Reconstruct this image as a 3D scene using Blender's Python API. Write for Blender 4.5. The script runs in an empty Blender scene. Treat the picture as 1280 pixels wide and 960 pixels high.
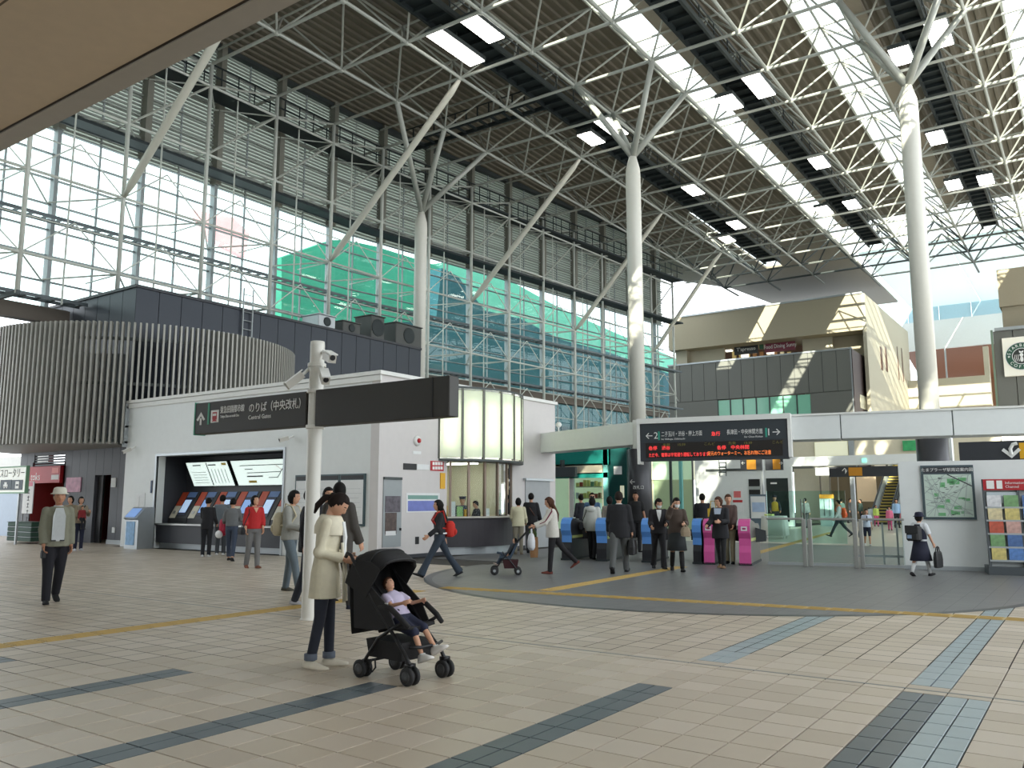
import bpy, bmesh, math, random
from mathutils import Vector, Matrix, Euler
random.seed(7)
PI = math.pi
SC = bpy.context.scene
COL = SC.collection

# ------------------------------------------------------------------ camera
F, CH = 1040.0, 1.5
PITCH = math.atan(146 / F)
YAW = math.radians(34.9)
cam_d = bpy.data.cameras.new('camera')
cam_d.sensor_fit = 'HORIZONTAL'
cam_d.sensor_width = 36.0
cam_d.lens = F / 1280 * 36
cam_d.clip_end = 500
cam = bpy.data.objects.new('camera', cam_d)
cam.location = (0, 0, CH)
cam.rotation_euler = (PI / 2 + PITCH, 0, YAW)
COL.objects.link(cam)
SC.camera = cam

# ------------------------------------------------------------------ sky, sun, exposure
SC.view_settings.view_transform = 'Standard'
SC.view_settings.look = 'None'
SC.view_settings.gamma = 1
SC.view_settings.use_curve_mapping = False
SC.view_settings.exposure = -0.5
world = bpy.data.worlds.new('hazy_sky')
SC.world = world
world.use_nodes = True
wb = world.node_tree.nodes['Background']
wb.inputs[0].default_value = (0.90, 0.96, 1.0, 1)
wb.inputs[1].default_value = 4.0
sun_d = bpy.data.lights.new('sun', 'SUN')
sun_d.energy = 26.0
sun_d.color = (1.0, 0.93, 0.78)
sun_d.angle = math.radians(0.53)
sun = bpy.data.objects.new('sun', sun_d)
sun.rotation_euler = Vector((-0.6, 2.06, -1)).to_track_quat('-Z', 'Y').to_euler()
COL.objects.link(sun)
SC.cycles.max_bounces = 8
SC.cycles.diffuse_bounces = 5
SC.cycles.glossy_bounces = 3
SC.cycles.transmission_bounces = 4
SC.cycles.transparent_max_bounces = 24
SC.cycles.sample_clamp_indirect = 6
SC.cycles.caustics_reflective = False
SC.cycles.caustics_refractive = False

# ------------------------------------------------------------------ pixel -> place
_f = Vector((-math.sin(YAW) * math.cos(PITCH), math.cos(YAW) * math.cos(PITCH), math.sin(PITCH)))
_r = Vector((math.cos(YAW), math.sin(YAW), 0))
_u = _r.cross(_f)
CAMP = Vector((0, 0, CH))
def ray(x, y): return _f * F + _r * (x - 640) - _u * (y - 480)
def atz(x, y, z=0.0):
    d = ray(x, y); return CAMP + d * ((z - CH) / d.z)
def atx(x, y, X):
    d = ray(x, y); return CAMP + d * (X / d.x)
def aty(x, y, Y):
    d = ray(x, y); return CAMP + d * (Y / d.y)
def atplane(x, y, p, n):
    d = ray(x, y); n = Vector(n); return CAMP + d * ((Vector(p) - CAMP).dot(n) / d.dot(n))
def proj(p):
    v = Vector(p) - CAMP; z = v.dot(_f); return 640 + F * v.dot(_r) / z, 480 - F * v.dot(_u) / z

# ------------------------------------------------------------------ materials
MATS = {}
def mat(name, col, rough=0.6, metal=0.0, var=0.06, scale=6.0, emit=None, estr=0.0, bump=0.0, bscale=60.0, spec=0.5, trans=0.0):
    if name in MATS: return MATS[name]
    m = bpy.data.materials.new(name); m.use_nodes = True
    nt = m.node_tree; n = nt.nodes; l = nt.links
    b = n['Principled BSDF']; out = n['Material Output']
    b.inputs['Roughness'].default_value = rough
    b.inputs['Metallic'].default_value = metal
    b.inputs['Specular IOR Level'].default_value = spec
    tc = n.new('ShaderNodeTexCoord')
    no = n.new('ShaderNodeTexNoise'); no.inputs['Scale'].default_value = scale; no.inputs['Detail'].default_value = 4
    l.new(tc.outputs['Object'], no.inputs['Vector'])
    mx = n.new('ShaderNodeMix'); mx.data_type = 'RGBA'
    mx.inputs[6].default_value = tuple(max(0, c * (1 - var)) for c in col) + (1,)
    mx.inputs[7].default_value = tuple(min(1, c * (1 + var)) for c in col) + (1,)
    l.new(no.outputs['Fac'], mx.inputs[0])
    l.new(mx.outputs[2], b.inputs['Base Color'])
    if bump:
        nb = n.new('ShaderNodeTexNoise'); nb.inputs['Scale'].default_value = bscale
        l.new(tc.outputs['Object'], nb.inputs['Vector'])
        bp = n.new('ShaderNodeBump'); bp.inputs['Strength'].default_value = bump; bp.inputs['Distance'].default_value = 0.01
        l.new(nb.outputs['Fac'], bp.inputs['Height']); l.new(bp.outputs['Normal'], b.inputs['Normal'])
    if emit:
        b.inputs['Emission Color'].default_value = tuple(emit) + (1,)
        b.inputs['Emission Strength'].default_value = estr
    if trans:
        t = n.new('ShaderNodeBsdfTranslucent'); l.new(mx.outputs[2], t.inputs['Color'])
        ms = n.new('ShaderNodeMixShader'); ms.inputs[0].default_value = trans
        l.new(b.outputs[0], ms.inputs[1]); l.new(t.outputs[0], ms.inputs[2]); l.new(ms.outputs[0], out.inputs['Surface'])
    MATS[name] = m
    return m
def glass(name, tint, refl=0.06, rough=0.02):
    if name in MATS: return MATS[name]
    m = bpy.data.materials.new(name); m.use_nodes = True
    nt = m.node_tree; n = nt.nodes; l = nt.links
    n.remove(n['Principled BSDF']); out = n['Material Output']
    tr = n.new('ShaderNodeBsdfTransparent')
    tc = n.new('ShaderNodeTexCoord'); no = n.new('ShaderNodeTexNoise'); no.inputs['Scale'].default_value = 1.5
    l.new(tc.outputs['Object'], no.inputs['Vector'])
    mx = n.new('ShaderNodeMix'); mx.data_type = 'RGBA'
    mx.inputs[6].default_value = tuple(c * .97 for c in tint) + (1,); mx.inputs[7].default_value = tuple(tint) + (1,)
    l.new(no.outputs['Fac'], mx.inputs[0]); l.new(mx.outputs[2], tr.inputs['Color'])
    gl = n.new('ShaderNodeBsdfGlossy'); gl.inputs['Roughness'].default_value = rough
    ms = n.new('ShaderNodeMixShader')
    fr = n.new('ShaderNodeLayerWeight'); fr.inputs['Blend'].default_value = refl * 2
    if refl < .05: ms.inputs[0].default_value = refl
    else: l.new(fr.outputs['Fresnel'], ms.inputs[0])
    l.new(tr.outputs[0], ms.inputs[1]); l.new(gl.outputs[0], ms.inputs[2]); l.new(ms.outputs[0], out.inputs['Surface'])
    MATS[name] = m
    return m
def s2l(r, g, b):
    f = lambda c: (c / 255) / 12.92 if c / 255 <= .04045 else (((c / 255) + .055) / 1.055) ** 2.4
    return (f(r), f(g), f(b))

# ------------------------------------------------------------------ geometry
class G:
    def __init__(s): s.v = []; s.f = []; s.m = []
    def add(s, vs, fs, mi=0):
        o = len(s.v); s.v += [tuple(p) for p in vs]; s.f += [tuple(i + o for i in q) for q in fs]; s.m += [mi] * len(fs); return s
    def box(s, a, b, mi=0):
        x0, y0, z0 = (min(a[i], b[i]) for i in range(3)); x1, y1, z1 = (max(a[i], b[i]) for i in range(3))
        return s.add([(x0, y0, z0), (x1, y0, z0), (x1, y1, z0), (x0, y1, z0), (x0, y0, z1), (x1, y0, z1), (x1, y1, z1), (x0, y1, z1)],
              [(0, 3, 2, 1), (4, 5, 6, 7), (0, 1, 5, 4), (1, 2, 6, 5), (2, 3, 7, 6), (3, 0, 4, 7)], mi)
    def cbox(s, c, d, M=None, mi=0):
        h = [q / 2 for q in d]; vs = []
        for z in (-1, 1):
            for (x, y) in ((-1, -1), (1, -1), (1, 1), (-1, 1)):
                p = Vector((x * h[0], y * h[1], z * h[2]))
                if M is not None: p = M @ p
                vs.append(p + Vector(c))
        return s.add(vs, [(0, 3, 2, 1), (4, 5, 6, 7), (0, 1, 5, 4), (1, 2, 6, 5), (2, 3, 7, 6), (3, 0, 4, 7)], mi)
    def bbox(s, a, b, r=0.02, mi=0):
        """box with chamfered vertical and horizontal edges"""
        x0, y0, z0 = (min(a[i], b[i]) for i in range(3)); x1, y1, z1 = (max(a[i], b[i]) for i in range(3))
        r = min(r, (x1 - x0) / 2.01, (y1 - y0) / 2.01, (z1 - z0) / 2.01)
        def ring(i, z): return [(x0 + i + (r if i == 0 else 0), y0 + i, z), (x1 - i - (r if i == 0 else 0), y0 + i, z), (x1 - i, y0 + i + (r if i == 0 else 0), z), (x1 - i, y1 - i - (r if i == 0 else 0), z), (x1 - i - (r if i == 0 else 0), y1 - i, z), (x0 + i + (r if i == 0 else 0), y1 - i, z), (x0 + i, y1 - i - (r if i == 0 else 0), z), (x0 + i, y0 + i + (r if i == 0 else 0), z)]
        rs = [ring(r, z0), ring(0, z0 + r), ring(0, z1 - r), ring(r, z1)]
        vs = sum(rs, []); fs = [tuple(range(7, -1, -1)), tuple(range(24, 32))]
        for k in range(3):
            for i in range(8): fs.append((k * 8 + i, k * 8 + (i + 1) % 8, k * 8 + 8 + (i + 1) % 8, k * 8 + 8 + i))
        return s.add(vs, fs, mi)
    def tube(s, p0, p1, r0, r1=None, n=8, cap=True, mi=0):
        p0, p1 = Vector(p0), Vector(p1); r1 = r0 if r1 is None else r1
        d = (p1 - p0)
        if d.length < 1e-6: return s
        d.normalize(); a = d.orthogonal().normalized(); b = d.cross(a)
        vs = []
        for p, r in ((p0, r0), (p1, r1)):
            for i in range(n):
                t = 2 * PI * i / n; vs.append(p + (a * math.cos(t) + b * math.sin(t)) * r)
        fs = [(i, (i + 1) % n, n + (i + 1) % n, n + i) for i in range(n)]
        if cap: fs += [tuple(range(n - 1, -1, -1)), tuple(range(n, 2 * n))]
        return s.add(vs, fs, mi)
    def path(s, pts, rs, n=8, mi=0, cap=True, squash=None):
        """tube along a polyline; rs one radius or one per point; squash = (axis, factor)"""
        pts = [Vector(p) for p in pts]; k = len(pts)
        if not hasattr(rs, '__len__'): rs = [rs] * k
        vs = []; a = None
        for i, p in enumerate(pts):
            d = (pts[min(i + 1, k - 1)] - pts[max(i - 1, 0)]).normalized()
            if a is None: a = d.orthogonal().normalized()
            a = (a - d * a.dot(d)).normalized(); b = d.cross(a)
            for j in range(n):
                t = 2 * PI * j / n; o = (a * math.cos(t) + b * math.sin(t)) * rs[i]
                if squash: ax = Vector(squash[0]); o -= ax * o.dot(ax) * (1 - squash[1])
                vs.append(p + o)
        fs = [(i * n + j, i * n + (j + 1) % n, (i + 1) * n + (j + 1) % n, (i + 1) * n + j) for i in range(k - 1) for j in range(n)]
        if cap: fs += [tuple(range(n - 1, -1, -1)), tuple(range((k - 1) * n, k * n))]
        return s.add(vs, fs, mi)
    def loft(s, rings, cap=True, mi=0, closed=True):
        n = len(rings[0]); k = len(rings); vs = [p for r in rings for p in r]
        m = n if closed else n - 1
        fs = [(i * n + j, i * n + (j + 1) % n, (i + 1) * n + (j + 1) % n, (i + 1) * n + j) for i in range(k - 1) for j in range(m)]
        if cap: fs += [tuple(range(n - 1, -1, -1)), tuple(range((k - 1) * n, k * n))]
        return s.add(vs, fs, mi)
    def ell(s, c, r, M=None, nu=14, nv=9, mi=0):
        vs = [Vector((0, 0, -1))]
        for i in range(1, nv):
            p = PI * i / nv - PI / 2
            for j in range(nu):
                t = 2 * PI * j / nu; vs.append(Vector((math.cos(p) * math.cos(t), math.cos(p) * math.sin(t), math.sin(p))))
        vs.append(Vector((0, 0, 1)))
        out = []
        for q in vs:
            q = Vector((q.x * r[0], q.y * r[1], q.z * r[2]))
            if M is not None: q = M @ q
            out.append(q + Vector(c))
        fs = [(0, 1 + (j + 1) % nu, 1 + j) for j in range(nu)]
        for i in range(nv - 2):
            for j in range(nu):
                a = 1 + i * nu + j; b = 1 + i * nu + (j + 1) % nu; fs.append((a, b, b + nu, a + nu))
        L = len(vs) - 1; o = 1 + (nv - 2) * nu
        fs += [(L, o + j, o + (j + 1) % nu) for j in range(nu)]
        return s.add(out, fs, mi)
    def lathe(s, c, prof, n=16, mi=0, axis='z'):
        rings = []
        for (r, h) in prof:
            ring = []
            for j in range(n):
                t = 2 * PI * j / n; x, y = r * math.cos(t), r * math.sin(t)
                q = (x, y, h) if axis == 'z' else ((h, x, y) if axis == 'x' else (y, h, x))
                ring.append(Vector(q) + Vector(c))
            rings.append(ring)
        return s.loft(rings, True, mi)
    def prism(s, pts, off, mi=0):
        """polygon pts (3d) extruded by vector off"""
        n = len(pts); off = Vector(off); a = [Vector(p) for p in pts]; b = [p + off for p in a]
        return s.add(a + b, [tuple(range(n - 1, -1, -1)), tuple(range(n, 2 * n))] + [(i, (i + 1) % n, n + (i + 1) % n, n + i) for i in range(n)], mi)

WL = {}      # object name -> world matrix
def wm(o): return WL.get(o.name, Matrix.Identity(4)) if o else Matrix.Identity(4)
def mesh(g, name, mats, smooth=False):
    me = bpy.data.meshes.new(name); me.from_pydata([tuple(p) for p in g.v], [], g.f)
    for m in (mats if isinstance(mats, (list, tuple)) else [mats]): me.materials.append(m)
    if any(g.m): me.polygons.foreach_set('material_index', g.m)
    if smooth: me.polygons.foreach_set('use_smooth', [True] * len(me.polygons))
    me.update()
    return me
def link(name, data, parent=None, loc=(0, 0, 0), rot=(0, 0, 0)):
    o = bpy.data.objects.new(name, data); COL.objects.link(o)
    o.location = loc; o.rotation_euler = rot
    if parent: o.parent = parent
    WL[o.name] = wm(parent) @ Matrix.Translation(loc) @ Euler(rot).to_matrix().to_4x4()
    return o
def part(g, name, mats, parent=None, world=True, smooth=False, label=None, kind=None, bevel=0):
    """world=True: vertices are in world space, converted to the parent's frame"""
    if world and parent is not None:
        M = wm(parent).inverted(); g.v = [M @ Vector(p) for p in g.v]
    o = link(name, mesh(g, name, mats, smooth), parent)
    if label: o['label'] = label
    if kind: o['kind'] = kind
    return o
def tag(o, label, cat, group=None):
    o['label'] = label; o['category'] = cat
    if group: o['group'] = group
    return o
def thing(name, label, cat, loc=(0, 0, 0), rz=0.0, group=None):
    return tag(link(name, None, None, loc, (0, 0, rz)), label, cat, group)
def struct(name, loc=(0, 0, 0), rz=0.0, label=None, cat=None):
    o = link(name, None, None, loc, (0, 0, rz)); o['kind'] = 'structure'
    if label: o['label'] = label
    if cat: o['category'] = cat
    return o
def struct_mesh(g, name, mats, label, cat, smooth=False):
    o = part(g, name, mats, None, smooth=smooth); o['kind'] = 'structure'; o['label'] = label; o['category'] = cat; return o
def one(g, name, mats, label, cat, group=None, smooth=False):
    """a thing that is one mesh, its origin at its base centre"""
    xs = [p[0] for p in g.v]; ys = [p[1] for p in g.v]; zs = [p[2] for p in g.v]
    c = Vector(((min(xs) + max(xs)) / 2, (min(ys) + max(ys)) / 2, min(zs)))
    g.v = [Vector(p) - c for p in g.v]
    return tag(link(name, mesh(g, name, mats, smooth), None, c), label, cat, group)
def copy_tree(o, parent=None, loc=None, rz=None):
    c = o.copy(); COL.objects.link(c); c.parent = parent
    if loc is not None: c.location = loc
    if rz is not None: c.rotation_euler = (0, 0, rz)
    WL[c.name] = wm(parent) @ Matrix.Translation(c.location) @ c.rotation_euler.to_matrix().to_4x4()
    for ch in KIDS.get(o.name, []): copy_tree(ch, c)
    return c
KIDS = {}
_link0 = link
def link(name, data, parent=None, loc=(0, 0, 0), rot=(0, 0, 0)):
    o = _link0(name, data, parent, loc, rot)
    if parent: KIDS.setdefault(parent.name, []).append(o)
    return o
TEXTS = []
def text(body, size, parent, M, m, name='lettering', align='LEFT', sx=1.0, ext=0.002):
    """flat lettering; M = world matrix: x along the line, y up, z out of the surface"""
    c = bpy.data.curves.new(name, 'FONT'); c.body = body; c.size = size; c.align_x = align; c.align_y = 'CENTER'; c.extrude = ext
    c.resolution_u = 2
    c.materials.append(m)
    o = bpy.data.objects.new(name, c); COL.objects.link(o); o.parent = parent
    o.matrix_basis = wm(parent).inverted() @ M @ Matrix.Diagonal((sx, 1, 1, 1))
    WL[o.name] = M
    TEXTS.append(o)
    return o
def facing(p, n=(0, -1, 0), up=(0, 0, 1)):
    """matrix at p whose z axis is n and y axis is up"""
    n = Vector(n).normalized(); up = Vector(up); x = up.cross(n).normalized(); y = n.cross(x)
    M = Matrix((x, y, n)).transposed().to_4x4(); M.translation = Vector(p); return M

# common materials
M_white = mat('white_paint', s2l(226, 226, 222), .55)
M_wall = mat('white_wall_panel', s2l(222, 225, 224), .5, var=.04)
M_steel = mat('galvanised_steel', s2l(150, 152, 146), .45, .25, var=.12)
M_white_steel = mat('white_painted_steel', s2l(205, 208, 200), .4, var=.06)
M_dsteel = mat('dark_steel', s2l(74, 80, 80), .5, .3)
M_grate = mat('dark_grating', s2l(38, 46, 48), .6, .2)
M_black = mat('black_plastic', s2l(24, 24, 27), .5)
M_dgrey = mat('charcoal_panel', s2l(52, 54, 60), .5)
M_chrome = mat('brushed_stainless', s2l(175, 175, 172), .3, .9)
M_silver = mat('silver_metal', s2l(170, 175, 178), .35, .5)
M_lit = mat('lit_diffuser', (1, 1, 1), .5, emit=(1, .98, .92), estr=5.0)
M_glass = glass('clear_glass', (.93, .97, .96))
M_gglass = glass('greenish_glass', (.78, .92, .88), .1)
M_txtw = mat('white_lettering', s2l(235, 235, 232), .5)
M_txtk = mat('black_lettering', s2l(25, 25, 28), .5)
M_yellow = mat('yellow_sign', s2l(225, 170, 30), .5)
M_orange = mat('orange_sign', s2l(205, 140, 40), .5)
M_red = mat('red_sign', s2l(178, 30, 40), .5)
M_paper = mat('white_paper', s2l(225, 226, 226), .7)
# =================================================================== FLOOR
T = 0.31
AC, AR = Vector((-6.4, 16.2)), 5.75          # round grey apron in front of the gates
M_t = [mat('beige_tile_a', s2l(190, 176, 158), .40, var=.03, scale=3, bump=.05, bscale=200),
       mat('beige_tile_b', s2l(184, 170, 153), .42, var=.03, scale=3, bump=.05, bscale=200),
       mat('beige_tile_c', s2l(195, 181, 165), .38, var=.03, scale=3, bump=.05, bscale=200)]
M_tdark = mat('slate_tile', s2l(84, 92, 98), .35, var=.10, scale=8)
M_tblue = mat('pale_blue_tile', s2l(150, 163, 168), .32, var=.08, scale=8)
M_grout = mat('dark_grout', s2l(58, 54, 50), .9)
M_tact = mat('yellow_tactile_tile', s2l(188, 158, 92), .55, var=.08)
def grey_floor_mat():
    m = mat('grey_granite_paving', s2l(112, 112, 112), .42, var=.08, scale=20)
    nt = m.node_tree; n = nt.nodes; l = nt.links
    b = n['Principled BSDF']; tc = n['Texture Coordinate']
    br = n.new('ShaderNodeTexBrick'); br.offset = 0; br.inputs['Scale'].default_value = 1.0
    br.inputs['Brick Width'].default_value = T; br.inputs['Row Height'].default_value = T
    br.inputs['Mortar Size'].default_value = .004
    br.inputs['Color1'].default_value = s2l(112, 112, 112) + (1,); br.inputs['Color2'].default_value = s2l(106, 106, 107) + (1,)
    br.inputs['Mortar'].default_value = s2l(70, 70, 72) + (1,)
    l.new(tc.outputs['Object'], br.inputs['Vector'])
    l.new(br.outputs['Color'], b.inputs['Base Color'])
    return m
M_gfloor = grey_floor_mat()
floor = part(G().box((-48, -9, -.30), (16, 110, -.018)), 'floor', M_grout)
floor['kind'] = 'structure'; floor['label'] = 'station hall floor of beige tiles with slate strips'; floor['category'] = 'floor'

def in_view(x, y, m=1.5):
    d = Vector((x, y, 0)) - CAMP; z = d.dot(_f)
    if z < .5: return False
    px = 640 + F * d.dot(_r) / z; py = 480 - F * d.dot(_u) / z
    k = F * m / z
    return -250 - k < px < 1750 + k and py < 1100 + k
strips = [(-8.84, 3.9), (-6.98, 4.65), (-5.12, 5.25), (-3.26, 6.45), (-1.40, 7.65), (.46, 9)]
def tile_class(x, y):
    for xs, ye in strips:
        if xs <= x < xs + T and y < ye: return 'd'
        if -4 < xs < 0 and xs <= x < xs + T and y > 7.7: return 'b'
    if -1.09 < x < -.78 and y < 7.7: return 'b'
    return 't'
def beige_zone(x, y):
    if (Vector((x, y)) - AC).length < AR - .28: return False
    if y > AC.y and -14.4 < x < AC.x + 2: return False
    if y > 15.5 and -27 < x < -5: return False
    return True
gap = .011
tmesh = {}
def tile_geo(w, d):
    h = .018; a = .0016
    return G().loft([[(-w / 2, -d / 2, -h), (w / 2, -d / 2, -h), (w / 2, d / 2, -h), (-w / 2, d / 2, -h)],
                     [(-w / 2, -d / 2, -a), (w / 2, -d / 2, -a), (w / 2, d / 2, -a), (-w / 2, d / 2, -a)],
                     [(-w / 2 + a, -d / 2 + a, 0), (w / 2 - a, -d / 2 + a, 0), (w / 2 - a, d / 2 - a, 0), (-w / 2 + a, d / 2 - a, 0)]])
cells = []
nx0, nx1 = int(-42 / T), int(14 / T)
for ix in range(nx0, nx1):
    x = -1.40 + ix * T + T / 2
    for iy in range(2, 70):
        y = .62 + iy * T + T / 2
        if not (in_view(x, y) and beige_zone(x, y)): continue
        if 7.5 < y < 7.8: continue                       # drain line
        cells.append((x, y, tile_class(x, y)))
cells.sort(key=lambda c: c[0] ** 2 + c[1] ** 2)
near = []; far = []
for c in cells:
    px, py = proj((c[0], c[1], 0))
    (near if (len(near) < 296 and -20 < px < 1300 and py < 975) else far).append(c)
for i, (x, y, c) in enumerate(near):
    mm = M_tdark if c == 'd' else (M_tblue if c == 'b' else random.choice(M_t))
    key = mm.name
    if key not in tmesh: tmesh[key] = mesh(tile_geo(T - gap, T - gap) if c == 't' else
        (lambda g: g)(G().add([p for q in [[(a + sx, b, z) for (a, b, z) in tile_geo(T / 2 - gap, T - gap).v] for sx in (-T / 4, T / 4)] for p in q],
                              tile_geo(1, 1).f + [tuple(i2 + 12 for i2 in q) for q in tile_geo(1, 1).f])), 'tile', mm)
    link('tile', tmesh[key], floor, (x, y, 0))
g = G()
for (x, y, c) in far:
    w = T - gap; mi = 3 if c == 'd' else (4 if c == 'b' else random.randrange(3))
    if c == 't':
        g.add([(x - w / 2, y - w / 2, 0), (x + w / 2, y - w / 2, 0), (x + w / 2, y + w / 2, 0), (x - w / 2, y + w / 2, 0)] , [(0, 1, 2, 3)], mi)
    else:
        for sx in (-T / 4, T / 4):
            w2 = T / 2 - gap
            g.add([(x + sx - w2 / 2, y - w / 2, 0), (x + sx + w2 / 2, y - w / 2, 0), (x + sx + w2 / 2, y + w / 2, 0), (x + sx - w2 / 2, y + w / 2, 0)], [(0, 1, 2, 3)], mi)
part(g, 'tile_field', M_t + [M_tdark, M_tblue], floor, kind='stuff')
# drain line along the hall
g = G(); g2 = G()
for k in range(-110, 40):
    x = -1.40 + k * T
    if in_view(x, 7.6) and beige_zone(x, 7.6):
        g.box((x, 7.562, -.018), (x + T, 7.592, .0005))
        g2.box((x + .005, 7.446, -.018), (x + T - .005, 7.556, 0), k % 3).box((x + .005, 7.598, -.018), (x + T - .005, 7.742, 0), (k + 1) % 3)
part(g, 'drain_cover', mat('drain_steel', s2l(120, 124, 122), .4, .3), floor)
part(g2, 'drain_edge_tile_field', M_t, floor, kind='stuff')
# grey apron and the paving through the gates
pts = []
for k in range(49):
    a = PI + PI * k / 48
    pts.append((AC.x + (AR - .16) * math.cos(a), AC.y + (AR - .16) * math.sin(a)))
pts += [(AC.x + AR - .16, 30), (-14.5, 30), (-14.5, AC.y + 1.0), (AC.x - AR + .16, AC.y + 1.0)]
part(G().prism([(x, y, -.018) for x, y in pts], (0, 0, .019)), 'granite_apron', M_gfloor, floor)
ring = [[(AC.x + r * math.cos(PI + PI * k / 48), AC.y + r * math.sin(PI + PI * k / 48), z) for k in range(49)] for r, z in ((AR - .16, 0.0015), (AR, 0.0015))]
g = G(); g.v = ring[0] + ring[1]; g.f = [(k, k + 49, k + 50, k + 1) for k in range(48)]; g.m = [0] * 48
part(g, 'border_band', mat('dark_granite_band', s2l(66, 68, 70), .4), floor)
part(G().box((AC.x + AR - .16, 17, -.018), (15, 110, .0)).box((-14.5, 30, -.018), (AC.x + AR - .16, 110, .0)), 'inner_paving', mat('light_inner_paving', s2l(176, 172, 160), .3), floor)
# yellow tactile tiles
def tact(x0, y0, x1, y1, n):
    for k in range(n):
        t = (k + .5) / n; x = x0 + (x1 - x0) * t; y = y0 + (y1 - y0) * t
        if 'tact' not in tmesh:
            g = G().bbox((-.148, -.148, 0), (.148, .148, .006), .004)
            for q in range(4): g.bbox((-.115 + q * .066, -.13, .006), (-.085 + q * .066, .13, .011), .004)
            tmesh['tact'] = mesh(g, 'tactile_tile', M_tact)
        link('tactile_tile', tmesh['tact'], floor, (x, y, .0005), (0, 0, 0 if abs(y1 - y0) > abs(x1 - x0) else PI / 2))
tact(-9.5, 1.9, -9.5, 10.9, 29)
tact(-9.5, 11.5, -.2, 12.75, 31)
tact(-7.75, 12.05, -7.95, 18.2, 20)
tact(-8.2, 24, -10.6, 42, 40)

# =================================================================== ROOF
M_deck = mat('ribbed_roof_deck', s2l(118, 111, 97), .6, var=.06)
M_gut = mat('beige_gutter', s2l(166, 156, 140), .6)
ceiling = struct('ceiling', label='high station roof of ribbed deck with long skylights', cat='ceiling')
ZD, ZB, ZT = 22.6, 20.0, 22.2
XN = [-25.4 + 3.78 * i for i in range(11)]
YN = [-4.5 + 3.5 * j for j in range(21)]       # to 65.5
SKY = [(-15.9, -14.5), (-9.1, -7.3), (-1.65, .15), (5.6, 7.4)]
def deck(x0, x1, y0, y1):
    g = G(); n = max(1, round((x1 - x0) / .45)); w = (x1 - x0) / n
    prof = []
    for i in range(n):
        a = x0 + i * w
        prof += [(a, 0), (a + w * .45, 0), (a + w * .55, -.09), (a + w * .9, -.09)]
    prof.append((x1, 0))
    k = len(prof)
    vs = [(x, y, ZD + z) for y in (y0, y1) for x, z in prof] + [(x, y, ZD + .12) for y in (y0, y1) for x in (x0, x1)]
    fs = [(i, i + 1, k + i + 1, k + i) for i in range(k - 1)] + [(2 * k, 2 * k + 2, 2 * k + 3, 2 * k + 1)]
    g.add(vs, fs); part(g, 'deck_panel', M_deck, ceiling)
edges = [-32.5] + [e for s in SKY for e in s] + [15]
for i in range(0, len(edges), 2):
    x0, x1 = edges[i], edges[i + 1]
    n = max(1, round((x1 - x0) / 5.5))
    yend = 66 if x0 < -16 else 65.2
    if i == 0:      # gap for a short rooflight added to throw a sun patch
        deck(-32.5, -27.8, -9, yend); deck(-27.8, -23.2, -9, yend); deck(-23.2, -21.7, -9, 56); deck(-21.7, x1, -9, yend); continue
    for k in range(n): deck(x0 + (x1 - x0) * k / n, x0 + (x1 - x0) * (k + 1) / n, -9, yend)
M_rglass = glass('rooflight_glass', (.93, .96, .95), .04)
for (a, b) in SKY:
    for y0, y1 in [(y, min(y + 3.5, 65)) for y in [-8.0 + 3.5 * j for j in range(21)]]:
        part(G().box((a, y0 + .03, ZD + .15), (b, y1 - .03, ZD + .17)), 'skylight_pane', M_rglass, ceiling)
        part(G().box((a, y0 - .04, ZD + .05), (b, y0 + .04, ZD + .2)), 'glazing_bar', M_white_steel, ceiling)
    part(G().box((a - .1, -9, ZD - .25), (a, 65.2, ZD + .25)), 'skylight_curb', M_white_steel, ceiling)
    part(G().box((b, -9, ZD - .28), (b + .75, 65.2, ZD - .1)), 'gutter', M_gut, ceiling)
# transverse glazed strip at the far end
for k in range(8):
    x0 = -15.9 + 3.86 * k
    part(G().box((x0 + .04, 65.3, ZD + .1), (x0 + 3.8, 75.9, ZD + .12)), 'skylight_pane', M_rglass, ceiling)
    part(G().box((x0 - .05, 65.2, ZD), (x0 + .05, 76, ZD + .2)), 'glazing_bar', M_white_steel, ceiling)
for y in (65.2, 68, 70.7, 73.4, 76): part(G().box((-15.9, y - .06, ZD - .1), (15, y + .06, ZD + .1)), 'glazing_bar', M_white_steel, ceiling)

truss = thing('space_frame', 'pale grey tubular space frame carrying the ribbed station roof', 'truss', (-10, 30, ZB))
M_frame = mat('pale_frame_steel', s2l(176, 178, 170), .42, .1, var=.10)
def chord_end(y): return (-32.0 if y < 30.5 else -32.0 + (y - 30.5) * .1206) + .25
tn = lambda x, y: (x + 1.89, y + 1.75, ZT)
for x in XN:
    part(G().tube((x, YN[0], ZB), (x, 67, ZB), .07), 'bottom_chord', M_frame, truss)
    part(G().tube((x + 1.89, YN[0], ZT), (x + 1.89, 67, ZT), .055, n=6), 'top_chord', M_frame, truss)
for y in YN:
    part(G().tube((chord_end(y), y, ZB), (XN[-1], y, ZB), .07), 'bottom_chord', M_frame, truss)
    part(G().tube((chord_end(y + 1.75), y + 1.75, ZT), (XN[-1] + 1.89, y + 1.75, ZT), .055, n=6), 'top_chord', M_frame, truss)
webs = []
for x in XN:
    for y in YN:
        for sx in (-1, 1):
            for sy in (-1, 1): webs.append(((x, y, ZB), (x + 1.89 * sx, y + 1.75 * sy, ZT)))
def score(w):
    p = proj(w[0]); d = (Vector(w[0]) - CAMP).dot(_f)
    return d if (d > 1 and -30 < p[0] < 1310 and p[1] > -60) else 1e3 + abs(d)
webs.sort(key=score)
wm_cache = {}
g = G()
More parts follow.
